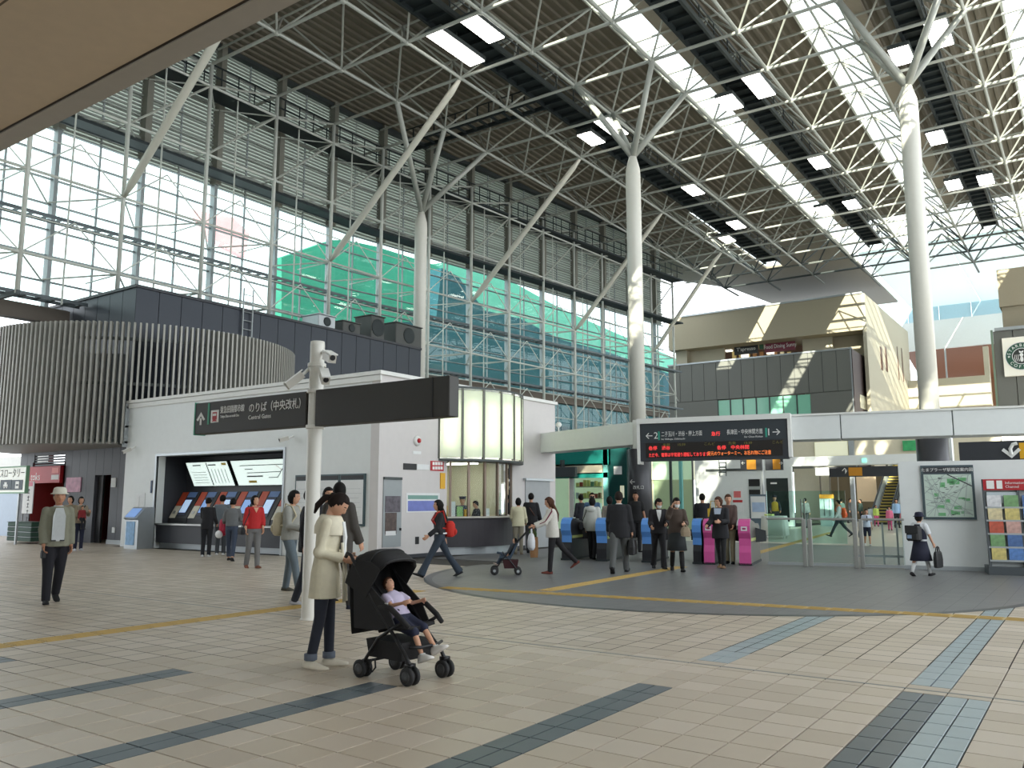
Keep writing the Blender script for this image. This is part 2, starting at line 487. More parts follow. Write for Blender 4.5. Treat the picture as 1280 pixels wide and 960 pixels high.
for i, (a, b) in enumerate(webs):
    if i < 300:
        key = (b[0] > a[0], b[1] > a[1])
        if key not in wm_cache:
            d = Vector(b) - Vector(a); wm_cache[key] = mesh(G().tube((0, 0, 0), d, .045, n=6), 'web_member', M_frame)
        link('web_member', wm_cache[key], truss, Vector(a) - Vector((-10, 30, ZB)))
    else: g.tube(a, b, .045, n=5, cap=False)
part(g, 'web_member_field', M_frame, truss, kind='stuff')
g = G()
for x in XN:
    for y in YN: g.ell((x, y, ZB), (.14, .14, .14), nu=8, nv=5)
part(g, 'node_ball_field', M_frame, truss, kind='stuff')
# far trusses over the glazed end, their outline against the sky
g = G()
for x in XN[:-1]:
    for k in range(3):
        y = 65.5 + 3.5 * k
        if k < 2 or x > -16:
            g.tube((x, y, ZB), (x + 3.78, y, ZB), .08, n=5); g.tube((x, y, ZB), (x, y + 3.5, ZB), .08, n=5)
            for sx in (-1, 1):
                for sy in (-1, 1): g.tube((x, y, ZB), (x + 1.89 * sx, y + 1.75 * sy, ZT), .06, n=5)
part(g, 'end_bay_member_field', M_dsteel, truss, kind='stuff')

# ---- columns and raking struts
def column(x, y, label, top=16.9, nodes=None):
    t = thing('roof_column', label, 'column', (x, y, 0), group='round roof columns')
    part(G().lathe((x, y, 0), [(.33, 3.6), (.33, top - 1.0), (.31, top - .7), (.13, top), (.0, top)], 24), 'shaft', mat('column_paint', s2l(224, 222, 212), .35, var=.03), t, smooth=True)
    part(G().lathe((x, y, 0), [(.52, 0), (.52, 3.65), (.36, 3.7)], 24), 'cladding', mat('column_cladding', s2l(62, 62, 66), .35, .3), t, smooth=True)
    for (nx, ny) in (nodes or [(x + 1.89 * sx, y + 1.75 * sy) for sx in (-1, 1) for sy in (-1, 1)]):
        part(G().tube((x, y, top - .12), (nx, ny, ZB), .15, .12, 10), 'branch', M_frame, t, smooth=True)
    return t
column(-15.9, 32.25, 'round white roof column rising behind the red departure board')
column(-4.6, 32.25, 'round white roof column above the station area map, streaked with sun')
column(-28.4, 32.25, 'round white roof column standing beside the rooftop air conditioners', nodes=[(-25.4, 27.0), (-25.4, 30.5), (-25.4, 34.0)])
YS = [16.5, 27.0, 37.5, 48.9, 59.5]
def rib_x(y): return -29.6 if y < 30.5 else -29.6 + (y - 30.5) * .075     # line of the inner facade pipes
for i, (a, b, lab) in enumerate([((165, 245), (-21.6, 16.5), 'raking roof strut meeting the glass wall above the slatted drum'),
                            ((415, 325), (-21.6, 27.0), 'raking roof strut meeting the glass wall above the dark roof box'),
                            ((600, 375), (-21.6, 37.5), 'raking roof strut behind the lit cylindrical lamp housing'),
                            ((735, 418), (-21.62, 48.0), 'raking roof strut passing behind the tall column of the departure board'),
                            ((829, 436), (-21.62, 58.5), 'raking roof strut at the far end of the glass wall')]):
    y = b[1]; x = rib_x(y); z = 12.95
    one(G().path([(x, y, z), (x + .5, y, z + .45), (b[0] - .5, y, ZB - .5), (b[0], y, ZB - .02)], [.06, .15, .15, .07], 14), 'raking_strut', mat('strut_paint', s2l(205, 203, 190), .4), lab, 'strut', 'raking roof struts', smooth=True)

# ---- catwalks under the roof and their lamps
def catwalk(xc, w, label, y0=9, y1=66):
    z = 20.75
    t = thing('catwalk', label, 'catwalk', (xc, 36, z), group='catwalks under the roof')
    for s in (-1, 1):
        part(G().box((xc + s * w / 2 - .06, y0, z - .12), (xc + s * w / 2 + .06, y1, z + .1)), 'side_beam', M_grate if s < 0 else M_dsteel, t)
        if s > 0:
            part(G().tube((xc + s * w / 2, y0, z + .75), (xc + s * w / 2, y1, z + .75), .03, n=6), 'handrail', M_dsteel, t)
            part(G().tube((xc + s * w / 2, y0, z + .4), (xc + s * w / 2, y1, z + .4), .025, n=6), 'handrail', M_dsteel, t)
    me = mesh(G().box((-w / 2, -.06, -.1), (w / 2, .06, .06)), 'cross_bar', M_grate)
    mp = mesh(G().box((-.025, -.025, 0), (.025, .025, .76)), 'rail_post', M_dsteel)
    y = y0 + .3; k = 0
    while y < y1:
        link('cross_bar', me, t, (0, y - 36, 0))
        if k % 2 == 0: link('rail_post', mp, t, (w / 2, y - 36, 0))
        y += .8; k += 1
    part(G().box((xc - w / 2, y0, z + .06), (xc + w / 2, y1, z + .09)), 'floor_grating', M_grate, t)
catwalk(-20.15, 1.2, 'dark grated catwalk hung on the facade side of the roof')
catwalk(-12.25, 1.05, 'dark grated catwalk hung between the two long skylights')
catwalk(-4.7, .95, 'dark grated catwalk hung above the column by the area map')
M_lamp = mat('bright_lamp_face', (1, 1, 1), .4, emit=(1, .97, .88), estr=14)
WALKN = {-20.3: 'facade side catwalk', -12.2: 'catwalk between the skylights', -4.7: 'catwalk by the area map column'}
for (x, y, L) in [(-20.9, 25.6, 3.0), (-19.1, 25.1, 2.0), (-19.08, 36.2, 2.4), (-20.6, 36.9, 1.6), (-11.4, 36.4, 2.4), (-13.1, 37.2, 1.6), (-19.08, 47, 1.8), (-19.2, 54.9, 1.8), (-20.9, 56.5, 1.8),
                  (-11.5, 47.1, 1.8), (-13.4, 56.3, 1.8), (-11.6, 55.3, 1.8), (-5.45, 37.3, 1.6), (-3.85, 36.3, 2.4), (-5.5, 47.3, 1.8), (-5.7, 55.3, 1.8), (-4.0, 56.4, 1.8)]:
    z = 20.1; w = .85
    cw = min(WALKN, key=lambda q: abs(q - x))
    lab = ('extra long' if L > 2.6 else 'long' if L > 1.9 else 'short') + ' bright lamp hung beside the ' + WALKN[cw] + (', skylight side' if x > cw else ', glass wall side')
    x *= .974; y *= .974                                   # the same line of sight at the lower height
    n0 = math.floor((y + 4.5) / 3.5) * 3.5 - 4.5           # keep each lamp between two chords
    y = min(max(y, n0 + L / 2 + .12), n0 + 3.5 - L / 2 - .12)
    t = thing('bay_light', lab, 'light', (x, y, z), group='lamps along the ' + WALKN[cw])
    part(G().box((x - w / 2, y - L / 2, z), (x + w / 2, y + L / 2, z + .18)), 'housing', M_dsteel, t)
    part(G().box((x - w / 2 + .04, y - L / 2 + .04, z - .04), (x + w / 2 - .04, y + L / 2 - .04, z)), 'lamp_face', M_lamp, t)
    xc, hw_ = min(((-20.15, .6), (-12.25, .525), (-4.7, .475)), key=lambda q: abs(q[0] - x))
    xb_ = min(max(x, xc - hw_), xc + hw_)                  # hanger reaches the nearest side beam or the deck above
    part(G().box((x - .04, y - .04, z + .16), (x + .04, y + .04, 20.82 if abs(x - xc) < hw_ else 20.60)), 'hanger', M_dsteel, t)
    part(G().box((min(x, xb_) - .04, y - .04, 20.56), (max(x, xb_) + .04, y + .04, 20.66)), 'bracket', M_dsteel, t)
# cross walkway from the facade
g = G(); z = 20.7; yc_ = 32.25
for s_ in (-.45, .45): g.box((-29.5, yc_ + s_ - .05, z - .1), (-20.78, yc_ + s_ + .05, z + .1)).tube((-29.5, yc_ + s_, z + .7), (-20.9, yc_ + s_, z + .7), .035, n=5)
for k in range(12): g.box((-29.4 + k * .72, yc_ - .45, z - .06), (-29.3 + k * .72, yc_ + .45, z + .04)).box((-29.4 + k * .72, yc_ - .48, z), (-29.34 + k * .72, yc_ - .42, z + .7))
one(g, 'cross_catwalk', M_grate, 'dark cross walkway running from the glass wall to a catwalk', 'catwalk')

# =================================================================== GLASS WALL (left)
wallL = struct('wall_left', label='tall glass wall with louvres above and white pipe framing', cat='wall')
def gx(y): return -32.0 if y < 30.5 else -32.0 + (y - 30.5) * .1206
M_mull = mat('mullion_steel', s2l(150, 156, 158), .45, .2)
M_pane = glass('facade_glass', (.90, .97, .95), .04)
M_lpanel = mat('translucent_louvre_sheet', s2l(196, 202, 194), .6, trans=.72)
M_lslat = mat('louvre_slat_paint', s2l(150, 154, 148), .5)
BY = [8.0 + 3.5 * k for k in range(16)]       # bay lines 8 .. 60.5
ROWS = [8.7 + k for k in range(8)]            # 8.7 .. 15.7
ZL = 15.7
def seg(y0, y1, z0, z1, dx0, dx1, g):
    """slab following the glass line between y0 and y1"""
    a = [(gx(y0) + dx0, y0), (gx(y0) + dx1, y0), (gx(y1) + dx1, y1), (gx(y1) + dx0, y1)]
    return g.prism([(x, y, z0) for x, y in a], (0, 0, z1 - z0))
runs = [(4.5, 30.5), (30.5, 62.0)]
for b in range(len(BY)):
    y0 = BY[b]; y1 = y0 + 3.5 if b < len(BY) - 1 else 62.0
    zl_ = 9.08 if 15.9 < y0 < 31.4 else (8.6 if y0 < 31.5 else 0)
    part(G().box((gx(y0) - .05, y0 - .075, zl_), (gx(y0) + .28, y0 + .075, ZL)), 'mullion', M_mull, wallL)
    part(G().box((gx(y0) - .05, y0 - .14, ZL), (gx(y0) + .42, y0 + .14, ZD)), 'louvre_post', mat('louvre_post_paint', s2l(128, 126, 116), .5), wallL)
    ym = (y0 + y1) / 2
    part(G().box((gx(ym) - .02, ym - .03, 9.08 if 15.9 < ym < 31.4 else zl_), (gx(ym) + .06, ym + .03, ZD)), 'thin_mullion', M_mull, wallL)
    for (ya, yb) in ((y0 + .09, ym - .03), (ym + .03, y1 - .09)):
        for z in ROWS[:-1]:
            part(seg(ya, yb, 9.12 if (z < 9 and yb > 15.9 and ya < 31.2) else z + .03, z + .97, 0, .015, G()), 'pane', M_pane, wallL)
        if zl_ == 0: part(seg(ya, yb, .1, 8.3, 0, .015, G()), 'pane', M_pane, wallL)
    part(seg(y0 + .1, y1 - .1, ZL + .05, ZD - .1, -.06, -.04, G()), 'louvre_sheet', M_lpanel, wallL)
    g = G(); z = ZL + .15
    while z < ZD - .2:
        seg(y0 + .12, y1 - .12, z, z + .075, -.03, .05, g); z += .17
    part(g, 'louvre_slat_bank', M_lslat, wallL, kind='stuff')
for (ya, yb) in runs:
    for z in ROWS[1:]: part(seg(ya, yb, z - .025, z + .025, -.02, .12, G()), 'transom', M_mull, wallL)
    for k in range(1, 7): part(seg(ya, yb, ZL + k * .95 - .03, ZL + k * .95 + .03, -.02, .12, G()), 'louvre_rail', M_lslat, wallL)
    yc_, yd_ = (ya, 15.85) if ya < 30 else (31.3, yb)
    part(seg(yc_, yd_, ROWS[0] - .025, ROWS[0] + .025, -.02, .12, G()), 'transom', M_mull, wallL)
    part(seg(yc_, yd_, 8.1, 8.66, -.1, .35, G()), 'sill_beam', mat('brown_sill', s2l(112, 102, 92), .6), wallL)
    part(seg(ya, yb, ZD - .3, ZD + .1, -.2, .3, G()), 'head_beam', M_dsteel, wallL)
    # walkways: dark gratings on brackets, the upper one railed
    for z, w, rail in ((8.75, .6, 0), (11.75, .6, 0), (15.72, .8, 0), (19.25, .9, 1)):
        mw_ = mat('walkway_grey', s2l(96, 104, 108), .5, .2) if z < 15 else M_grate
        if z > 15: part(seg(ya, yb, z - .05, z + .03, 1.0, 1.0 + w, G()), 'walkway', M_grate, wallL)
        else:
            y_a, y_b = (yc_, yd_) if z < 9 else (ya, yb)
            g = G(); yy = y_a + .2
            while yy < y_b: g.box((gx(yy) + 1.0, yy - .05, z - .04), (gx(yy) + 1.0 + w, yy + .05, z + .02)); yy += .5
            part(g, 'walkway_rung_bank', mw_, wallL, kind='stuff')
        for dx in (1.0, 1.0 + w): part(seg(*((yc_, yd_) if z < 9 else (ya, yb)), z - .07, z + .05, dx - .03, dx + .03, G()), 'walkway_edge', mw_, wallL)
        if rail:
            for h in (.55, 1.05): part(seg(ya, yb, z + h - .03, z + h + .03, 1.0 + w, 1.05 + w, G()), 'walkway_rail', M_grate, wallL)
    for z in (6.95, 8.45, 11.45, 14.45) if ya > 30 else (11.45, 14.45):
        part(G().tube((rib_x(ya) - .5, ya, z), (rib_x(yb) - .5, yb, z), .03, n=6), 'slim_rail', M_white_steel, wallL)
    for z in (9.95, 12.95, 15.95, 19.0):
        part(G().tube((rib_x(ya), ya, z), (rib_x(yb), yb, z), .055, n=8), 'pipe_rail', M_white_steel, wallL, smooth=True)
y = 6.0; py = []
while y < 62.5: py.append(y); y += 3.5
pip = []
for y in py:
    x = rib_x(y)
    part(G().tube((x, y, 4.5 if y > 32 else (9.08 if y > 15.9 else 8.5)), (x, y, ZB), .085, n=10), 'pipe_mast', M_white_steel, wallL, smooth=True)
    g = G()
    for z in (9.95, 12.95, 15.95, 19.0):
        for yy in (y - 1.75, y + 1.75): g.tube((x, y, z), (gx(yy) + .2, yy, z - .25 if z < 15 else z + .25), .035, n=6)
        g.tube((x, y, z), (gx(y) + .1, y, z), .03, n=5)
    part(g, 'bracing_arm', M_white_steel, wallL)
    if y < 15.9: part(G().box((gx(y) + .3, y - .06, 8.45), (x + .1, y + .06, 8.6)), 'mast_foot_beam', M_dsteel, wallL)
    if y + 1.75 < 62: part(G().tube((rib_x(y + 1.75) - .5, y + 1.75, 4.5 if y > 32 else (9.08 if y > 14.2 else 8.5)), (rib_x(y + 1.75) - .5, y + 1.75, 19.2), .035, n=6), 'slim_pipe', M_white_steel, wallL)
    if y + 3.5 < 62.5:
        g = G(); x2 = rib_x(y + 3.5)
        for z in ((6.95, 9.95, 12.95) if y > 32 else (9.95, 12.95)):
            g.tube((x, y, z), ((x + x2) / 2, y + 1.75, z + 1.5), .028, n=5).tube((x2, y + 3.5, z), ((x + x2) / 2, y + 1.75, z + 1.5), .028, n=5)
        part(g, 'diagonal_brace', M_white_steel, wallL)
        g = G()
        for z in (15.95, 19.0): g.tube((x, y, z), (x2, y + 3.5, z + 1.0 if z > 18 else z + 3.05), .05, n=6)
        part(g, 'diagonal_brace', M_frame, wallL)
        g = G()
        for k in range(4):
            yy = y + k * .875; xx = gx(yy) + 1.9
            g.box((xx - .02, yy - .02, 19.28), (xx + .02, yy + .02, 20.3))
        part(g, 'rail_post_bank', M_grate, wallL)

# outside: netted building site seen through the glass
def outside(name, pl, X, m, label, th=1.2):
    a = [atx(px, pz, X) for px, pz in pl]
    for p in a:
        if p.z < 1.4 and name == 'site_netting': p.z = 0
    g = G().prism([(p.x - th, p.y, p.z) for p in a], (th, 0, 0))
    return one(g, name, m, label, 'netting')
M_net1 = mat('green_site_netting', s2l(62, 150, 132), .8, var=.3, scale=.5, trans=.5)
M_net2 = mat('teal_site_netting', s2l(14, 70, 84), .8, var=.3, scale=.4, trans=.1)
M_net3 = mat('pale_green_netting', s2l(104, 172, 158), .8, var=.1, scale=.6, trans=.5)
outside('site_netting', [(352, 322), (415, 300), (432, 300), (470, 308), (540, 330), (555, 338), (555, 640), (352, 640)], -44, M_net1, 'bright green construction netting behind the glass wall')
outside('site_netting', [(540, 330), (575, 325), (640, 352), (700, 385), (760, 412), (845, 448), (845, 640), (540, 640)], -47, M_net3, 'pale green construction netting against the white sky')
outside('site_netting', [(428, 432), (470, 405), (545, 400), (552, 335), (572, 345), (606, 388), (650, 398), (700, 424), (760, 440), (845, 470), (845, 640), (428, 640)], -41, M_net2, 'dark teal construction netting wrapped round a building outside')
outside('roof_sign', [(240, 262), (292, 272), (312, 292), (306, 322), (262, 300)], -60, mat('faded_red_sign', s2l(238, 196, 200), .6, var=.25, scale=.6, trans=.6), 'faded red sign outside on a far roof', .5)['category'] = 'sign'

# =================================================================== soffit overhead, and an unseen wall behind the camera against the sun
soff = struct('wall_back', label='beige overhanging soffit with an added sun-blocking wall behind the viewer', cat='wall')
zs = 6.0
part(G().box((-30, -2, zs), (8, 4.36, zs + .6)), 'soffit', mat('beige_soffit', s2l(228, 206, 176), .7), soff)
part(G().box((-30, 4.37, zs - .02), (8, 4.62, zs + .6)), 'soffit_edge', mat('grey_soffit_edge', s2l(190, 182, 170), .6), soff)
part(G().box((-30, 4.345, zs - .004), (8, 4.372, zs + .1)), 'shadow_joint', mat('dark_joint', s2l(70, 58, 46), .7), soff)
part(G().box((-30, 3.1, zs - .003), (8, 3.12, zs + .1)), 'shadow_joint', mat('soffit_joint', s2l(120, 100, 78), .7), soff)
part(G().box((-46, -9.4, 0), (16, -9, 24)), 'sun_blocking_wall', M_wall, soff)  # unseen, added to keep low sun off the hall floor

# roof going on over the far building, widened left to block sun
for p in ([(-33.5, 66), (-23.2, 66), (-23.2, 74), (-31.2, 74)], [(-31.2, 74), (-23.2, 74), (-21.7, 74), (-21.7, 95), (-26.2, 95), (-28.4, 79)], [(-21.7, 66), (-15.9, 66), (-15.9, 95), (-21.7, 95)]):
    part(G().prism([(x, y, ZD - .05) for x, y in p], (0, 0, .2)), 'deck_panel', M_deck, ceiling)
for y0 in range(56, 74, 3): part(G().box((-23.2, y0 + .04, ZD + .1), (-21.7, y0 + 2.96, ZD + .12)), 'skylight_pane', M_rglass, ceiling)  # panes of the added rooflight, placed for the left sun patch
for k in range(5): part(G().box((-15.9 + k * 7, 76.2, ZD + .9), (-9 + k * 7, 103.95, ZD + 1.0)), 'translucent_roof_sheet', mat('translucent_roof', s2l(205, 215, 218), .6, trans=.6), ceiling)  # added over the court to cut the sky and sun reaching it
# =================================================================== TICKET OFFICE
YW, XW, HW = 15.6, -15.05, 4.76
def W(px, py): return aty(px, py, YW)
office = struct('wall_front', label='white ticket office with a long recess for machines', cat='wall')
RX0, RX1, RZ = -24.9, -18.72, 2.93
part(G().box((-26.75, YW, 0), (RX0, YW + .3, HW)).box((RX1, YW, 0), (XW - .3, YW + .3, HW)).box((RX0, YW, RZ), (RX1, YW + .3, HW)), 'front_panel', M_wall, office)
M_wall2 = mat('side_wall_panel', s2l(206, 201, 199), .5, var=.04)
YO0, YO1, YEND = 18.36, 21.6, 24.15                 # ticket window opening and the far corner
part(G().box((XW - .3, YW, 0), (XW, YO0, HW)), 'side_panel', M_wall2, office)
part(G().box((XW - .3, YO1, 0), (XW, YEND, HW)), 'side_panel', M_wall2, office)
part(G().box((XW - .3, YO0, 2.74), (XW, YO1, HW)), 'side_panel', M_wall2, office)
part(G().box((-26.75, YW + .3, HW - .25), (XW - .3, YEND, HW - .05)), 'roof_slab', M_wall, office)
part(G().box((-26.8, YW - .08, HW), (XW + .08, YW + .34, HW + .10)).box((XW - .34, YW + .341, HW), (XW + .08, YEND + .06, HW + .10)), 'parapet_cap', M_white, office)
part(G().box((-26.8, YW - .05, HW - .16), (XW + .05, YW, HW - .02)), 'parapet_band', M_white, office)
# recess
part(G().box((RX0, YW + 1.1, 0), (RX1, YW + 1.2, RZ)).box((RX0 - .1, YW + .3, 0), (RX0, YW + 1.2, RZ)).box((RX1, YW + .3, 0), (RX1 + .1, YW + 1.2, RZ)).box((RX0, YW + .3, RZ), (RX1, YW + 1.2, RZ + .1)), 'recess_lining', M_dgrey, office)
part(G().box((RX0 - .07, YW - .03, 0), (RX0, YW + .05, RZ + .07)).box((RX1, YW - .03, 0), (RX1 + .07, YW + .05, RZ + .07)).box((RX0, YW - .03, RZ), (RX1, YW + .05, RZ + .07)), 'recess_frame', M_silver, office)
part(G().box((RX0, YW + .25, 0), (RX1, YW + 1.1, .18)), 'plinth', M_silver, office)
part(G().box((RX0, YW + .1, .18), (RX1, YW + 1.1, .74)), 'counter_front', mat('counter_charcoal', s2l(48, 50, 58), .45), office)
part(G().box((RX0, YW + .02, .74), (RX1, YW + 1.1, .79)), 'counter_ledge', M_chrome, office)
part(G().box((RX0 - .4, YW + 1.9, 0), (XW - .35, YW + 2.0, HW)), 'inner_wall', M_wall, office)
# ticket machines
M_mblue = mat('machine_blue', s2l(92, 118, 165), .4)
M_mred = mat('machine_orange_red', s2l(178, 70, 42), .4)
def screen(nm, col, e): return mat(nm, col, .3, var=.2, scale=12, emit=col, estr=e)
scr = [screen('screen_pale_blue', s2l(180, 205, 240), .7), screen('screen_blue', s2l(130, 165, 220), .6), screen('screen_yellow', s2l(230, 215, 150), .7)]
nm = 6; mw = (RX1 - RX0 - .1) / nm
beside = ['next to the recess edge by the pamphlet stand', 'second from the pamphlet stand', 'behind the black-clad customer', 'behind the grey-jacket customer', 'behind the woman in red', 'with the yellow screen at the timetable end']
for k in range(nm):
    x = RX0 + .05 + mw * (k + .5); y = YW + 1.08
    t = thing('ticket_machine', 'sloping ticket vending machine ' + beside[k], 'ticket machine', (x, y - .3, .79), group='ticket vending machines')
    w = mw - .04
    part(G().prism([(x - w / 2, y, .79), (x - w / 2, y - .62, .79), (x - w / 2, y - .60, .95), (x - w / 2, y - .12, 1.78), (x - w / 2, y, 1.78)], (w, 0, 0)), 'body', M_black, t)
    n = Vector((0, -.83, .48)).normalized(); c0 = Vector((x, y - .60, .95)); up = Vector((0, .48, .83)).normalized()
    def slab(u0, u1, v0, v1, th=.012):
        a = [c0 + Vector((u, 0, 0)) + up * v for u, v in ((u0, v0), (u1, v0), (u1, v1), (u0, v1))]
        return G().prism(a, n * th)
    part(slab(-.12, .30, .1, .74), 'screen_bezel', mat('bezel_navy', s2l(38, 46, 70), .4), t)
    part(slab(-.08, .26, .2, .66, .02), 'screen', scr[2 if k == 5 else k % 2], t)
    part(slab(-w / 2 + .02, -.15, .45, .95), 'coin_panel', M_mred, t)
    part(slab(-w / 2 + .02, -.15, .0, .44), 'ticket_panel', mat('machine_cream', s2l(205, 198, 180), .4), t)
    part(slab(-.1, .34, .76, .95), 'header_panel', M_mblue, t)
    part(slab(-w / 2 + .1, -w / 2 + .22, .15, .25, .03), 'ticket_slot', M_chrome, t)
# fare maps above the machines
M_map = mat('backlit_map', s2l(225, 240, 235), .4, emit=s2l(225, 242, 236), estr=1.15)
def fare_map(x0, x1, label, kind):
    zt, zb = 2.72, 1.98; yt, yb = YW + .62, YW + .98
    t = thing('fare_map', label, 'map', ((x0 + x1) / 2, yb, zb), group='backlit fare maps')
    a = [Vector(p) for p in ((x0, yb, zb), (x1, yb, zb), (x1, yt, zt), (x0, yt, zt))]
    n = (a[1] - a[0]).cross(a[3] - a[0]).normalized(); up = (a[3] - a[0]).normalized(); h = (a[3] - a[0]).length
    part(G().prism([p - n * .1 for p in a], n * .1), 'casing', M_black, t)
    part(G().prism([a[0] + (p - a[0]) * .999 for p in a], n * .012), 'face', M_map, t)
    def lay(pts, m, nme, th=.016):
        part(G().prism([a[0] + Vector((u, 0, 0)) + up * v for u, v in pts], n * th), nme, m, t)
    W_ = x1 - x0
    M_line = mat('map_grey_line', s2l(120, 130, 130), .5); M_gold = mat('map_gold_box', s2l(215, 185, 90), .5)
    def line(u0, v0, u1, v1, w=.012, m=M_line):
        d = Vector((u1 - u0, v1 - v0)); d.normalize(); o = Vector((-d.y, d.x)) * w
        lay([(u0 + o.x, v0 + o.y), (u1 + o.x, v1 + o.y), (u1 - o.x, v1 - o.y), (u0 - o.x, v0 - o.y)], m, 'route_line')
    if kind == 0:
        lay([(W_ * .49, .02), (W_ * .51, .02), (W_ * .51, h - .02), (W_ * .49, h - .02)], M_dgrey, 'divider')
        lay([(W_ * .86, h - .12), (W_ * .97, h - .12), (W_ * .97, h - .04), (W_ * .86, h - .04)], M_gold, 'badge')
        for q in range(5): line(W_ * (.58 + q * .08), .1, W_ * (.58 + q * .08), h * .7, .01)
        for q in range(5): line(W_ * .08, .12 + q * .09, W_ * .42, .12 + q * .09, .006)
        line(W_ * .15, h - .1, W_ * .35, h - .1, .018, M_txtk); line(W_ * .53, h - .1, W_ * .72, h - .1, .018, M_txtk)
    else:
        lay([(W_ * .88, h - .12), (W_ * .97, h - .12), (W_ * .97, h - .04), (W_ * .88, h - .04)], M_gold, 'badge')
        lay([(W_ * .18, .08), (W_ * .3, .08), (W_ * .3, .16), (W_ * .18, .16)], M_gold, 'badge')
        line(W_ * .12, h * .8, W_ * .95, h * .8); line(W_ * .2, h * .5, W_ * .7, h * .52); line(W_ * .7, h * .52, W_ * .78, h * .72); line(W_ * .78, h * .72, W_ * .95, h * .7)
        line(W_ * .66, h * .78, W_ * .86, h * .2, .008, mat('map_pink_line', s2l(215, 120, 130), .5)); line(W_ * .86, h * .2, W_ * .97, h * .2); line(W_ * .5, h * .3, W_ * .63, h * .3); line(W_ * .63, h * .3, W_ * .7, h * .5)
        line(W_ * .18, h * .36, W_ * .42, h * .36, .02, M_txtk); line(W_ * .18, h * .65, W_ * .3, h * .65, .012, M_txtk)
fare_map(-24.25, -22.15, 'smaller backlit fare chart at the pamphlet stand end of the recess', 0)
fare_map(-21.95, -18.85, 'wide backlit railway fare map over the ticket machines', 1)

# timetable boards on the front wall
def board(x0, x1, z0, z1, label):
    t = thing('timetable_board', label, 'notice board', ((x0 + x1) / 2, YW, z0), group='timetable boards on the office wall')
    part(G().box((x0, YW - .05, z0), (x1, YW, z1)), 'frame', mat('board_frame', s2l(52, 74, 78), .4), t)
    part(G().box((x0 + .05, YW - .058, z1 - .14), (x1 - .05, YW - .05, z1 - .04)), 'header', M_black, t)
    part(G().box((x0 + .05, YW - .058, z0 + .06), (x1 - .05, YW - .05, z1 - .16)), 'sheet', M_paper, t)
    g = G()
    for k in range(8): g.box((x0 + .1, YW - .061, z0 + .12 + k * .12), (x1 - .1 - (k % 3) * .05, YW - .058, z0 + .125 + k * .12))
    part(g, 'print_rule_bank', mat('print_grey', s2l(150, 155, 160), .6), t)
board(-18.15, -17.35, .85, 2.2, 'timetable board beside the machine recess')
board(-17.28, -16.42, .85, 2.2, 'timetable board behind the two men in suits')
board(-16.40, -15.48, .85, 2.2, 'timetable board nearest the office corner')
# wall bits left of recess
one(G().box((-25.95, YW - .02, 1.15), (-25.45, YW, 1.75)).box((-25.9, YW - .03, 1.2), (-25.75, YW, 1.65)), 'paper_notice', M_paper, 'small white notice with lines left of the machine recess', 'notice')
one(G().box((-25.15, YW - .03, 1.75), (-25.08, YW, 2.15)), 'wall_plate', mat('slate_plate', s2l(70, 84, 110), .5), 'thin blue-grey plate beside the recess frame', 'plate')
t = thing('pamphlet_stand', 'silver kiosk with blue poster at the left of the ticket machines', 'kiosk', (-25.1, YW - .35, 0))
part(G().prism([(-25.5, YW - .05, 0), (-25.5, YW - .6, 0), (-25.5, YW - .6, .9), (-25.5, YW - .68, .95), (-25.5, YW - .35, 1.3), (-25.5, YW - .05, 1.3)], (.72, 0, 0)), 'body', M_silver, t)
part(G().box((-25.42, YW - .615, .12), (-24.95, YW - .6, .85)), 'poster', mat('poster_light_blue', s2l(120, 165, 205), .5, var=.4, scale=8), t)
part(G().prism([(-25.42, YW - .66, .99), (-24.9, YW - .66, .99), (-24.9, YW - .42, 1.25), (-25.42, YW - .42, 1.25)], (0, -.012, .01)), 'screen', scr[1], t)
def seccam(p, d, label):
    p = Vector(p); d = Vector(d).normalized()
    t = thing('security_camera', label, 'camera', p)
    part(G().tube(p, p + d * .2 + Vector((0, 0, -.03)), .022, n=8), 'arm', M_white, t)
    q = p + d * .29
    M = d.to_track_quat('Y', 'Z').to_matrix()
    part(G().cbox(q + Vector((0, 0, -.02)), (.10, .26, .10), M), 'housing', mat('camera_cream', s2l(190, 186, 176), .4), t)
    part(G().cbox(q + Vector((0, 0, .05)) + d * .03, (.115, .29, .016), M), 'sunshield', M_white, t)
    part(G().tube(q + d * .13, q + d * .142, .036, n=12), 'lens', M_black, t)
seccam((-26.2, YW, 3.3), (-.25, -.8, -.45), 'white spotlight camera high on the office wall by the slatted drum')
seccam((-18.35, YW, 3.3), (-.3, -.9, -.3), 'small white camera on the office wall over the machine recess edge')

# side wall bits (plane X = XW)
def S(px, py): return atx(px, py, XW)
def wallbox(px0, py0, px1, py1, th, g=None, d0=0):
    a, b = S(px0, py0), S(px1, py1)
    g = g or G(); return g.box((XW + d0, a.y, a.z), (XW + d0 + th, b.y, b.z))
t = thing('service_panel', 'tall grey metal service door with posters on the office side wall', 'door', (XW, S(490, 640).y, 0))
part(wallbox(479, 598, 500, 683, .03), 'door_panel', mat('panel_grey', s2l(150, 156, 158), .4), t)
part(wallbox(479, 596, 501, 600, .06), 'lintel', M_dsteel, t)
part(wallbox(480.5, 620, 499, 640, .012, d0=.03), 'poster', mat('poster_landscape', s2l(90, 84, 92), .5, var=.9, scale=9), t)
part(wallbox(480.5, 641, 494, 667, .012, d0=.03), 'poster', mat('poster_dark', s2l(84, 70, 66), .5, var=.9, scale=11), t)
part(wallbox(480.5, 664, 493, 669, .016, d0=.03), 'caption', M_paper, t)
part(wallbox(498, 660, 499, 663, .05, d0=.03), 'handle', M_black, t)
t = thing('wide_poster', 'wide poster with blue-violet lower half on the office side wall', 'poster', (XW, S(530, 630).y, 1.3))
part(wallbox(508, 616, 549, 640, .012), 'sheet', M_paper, t)
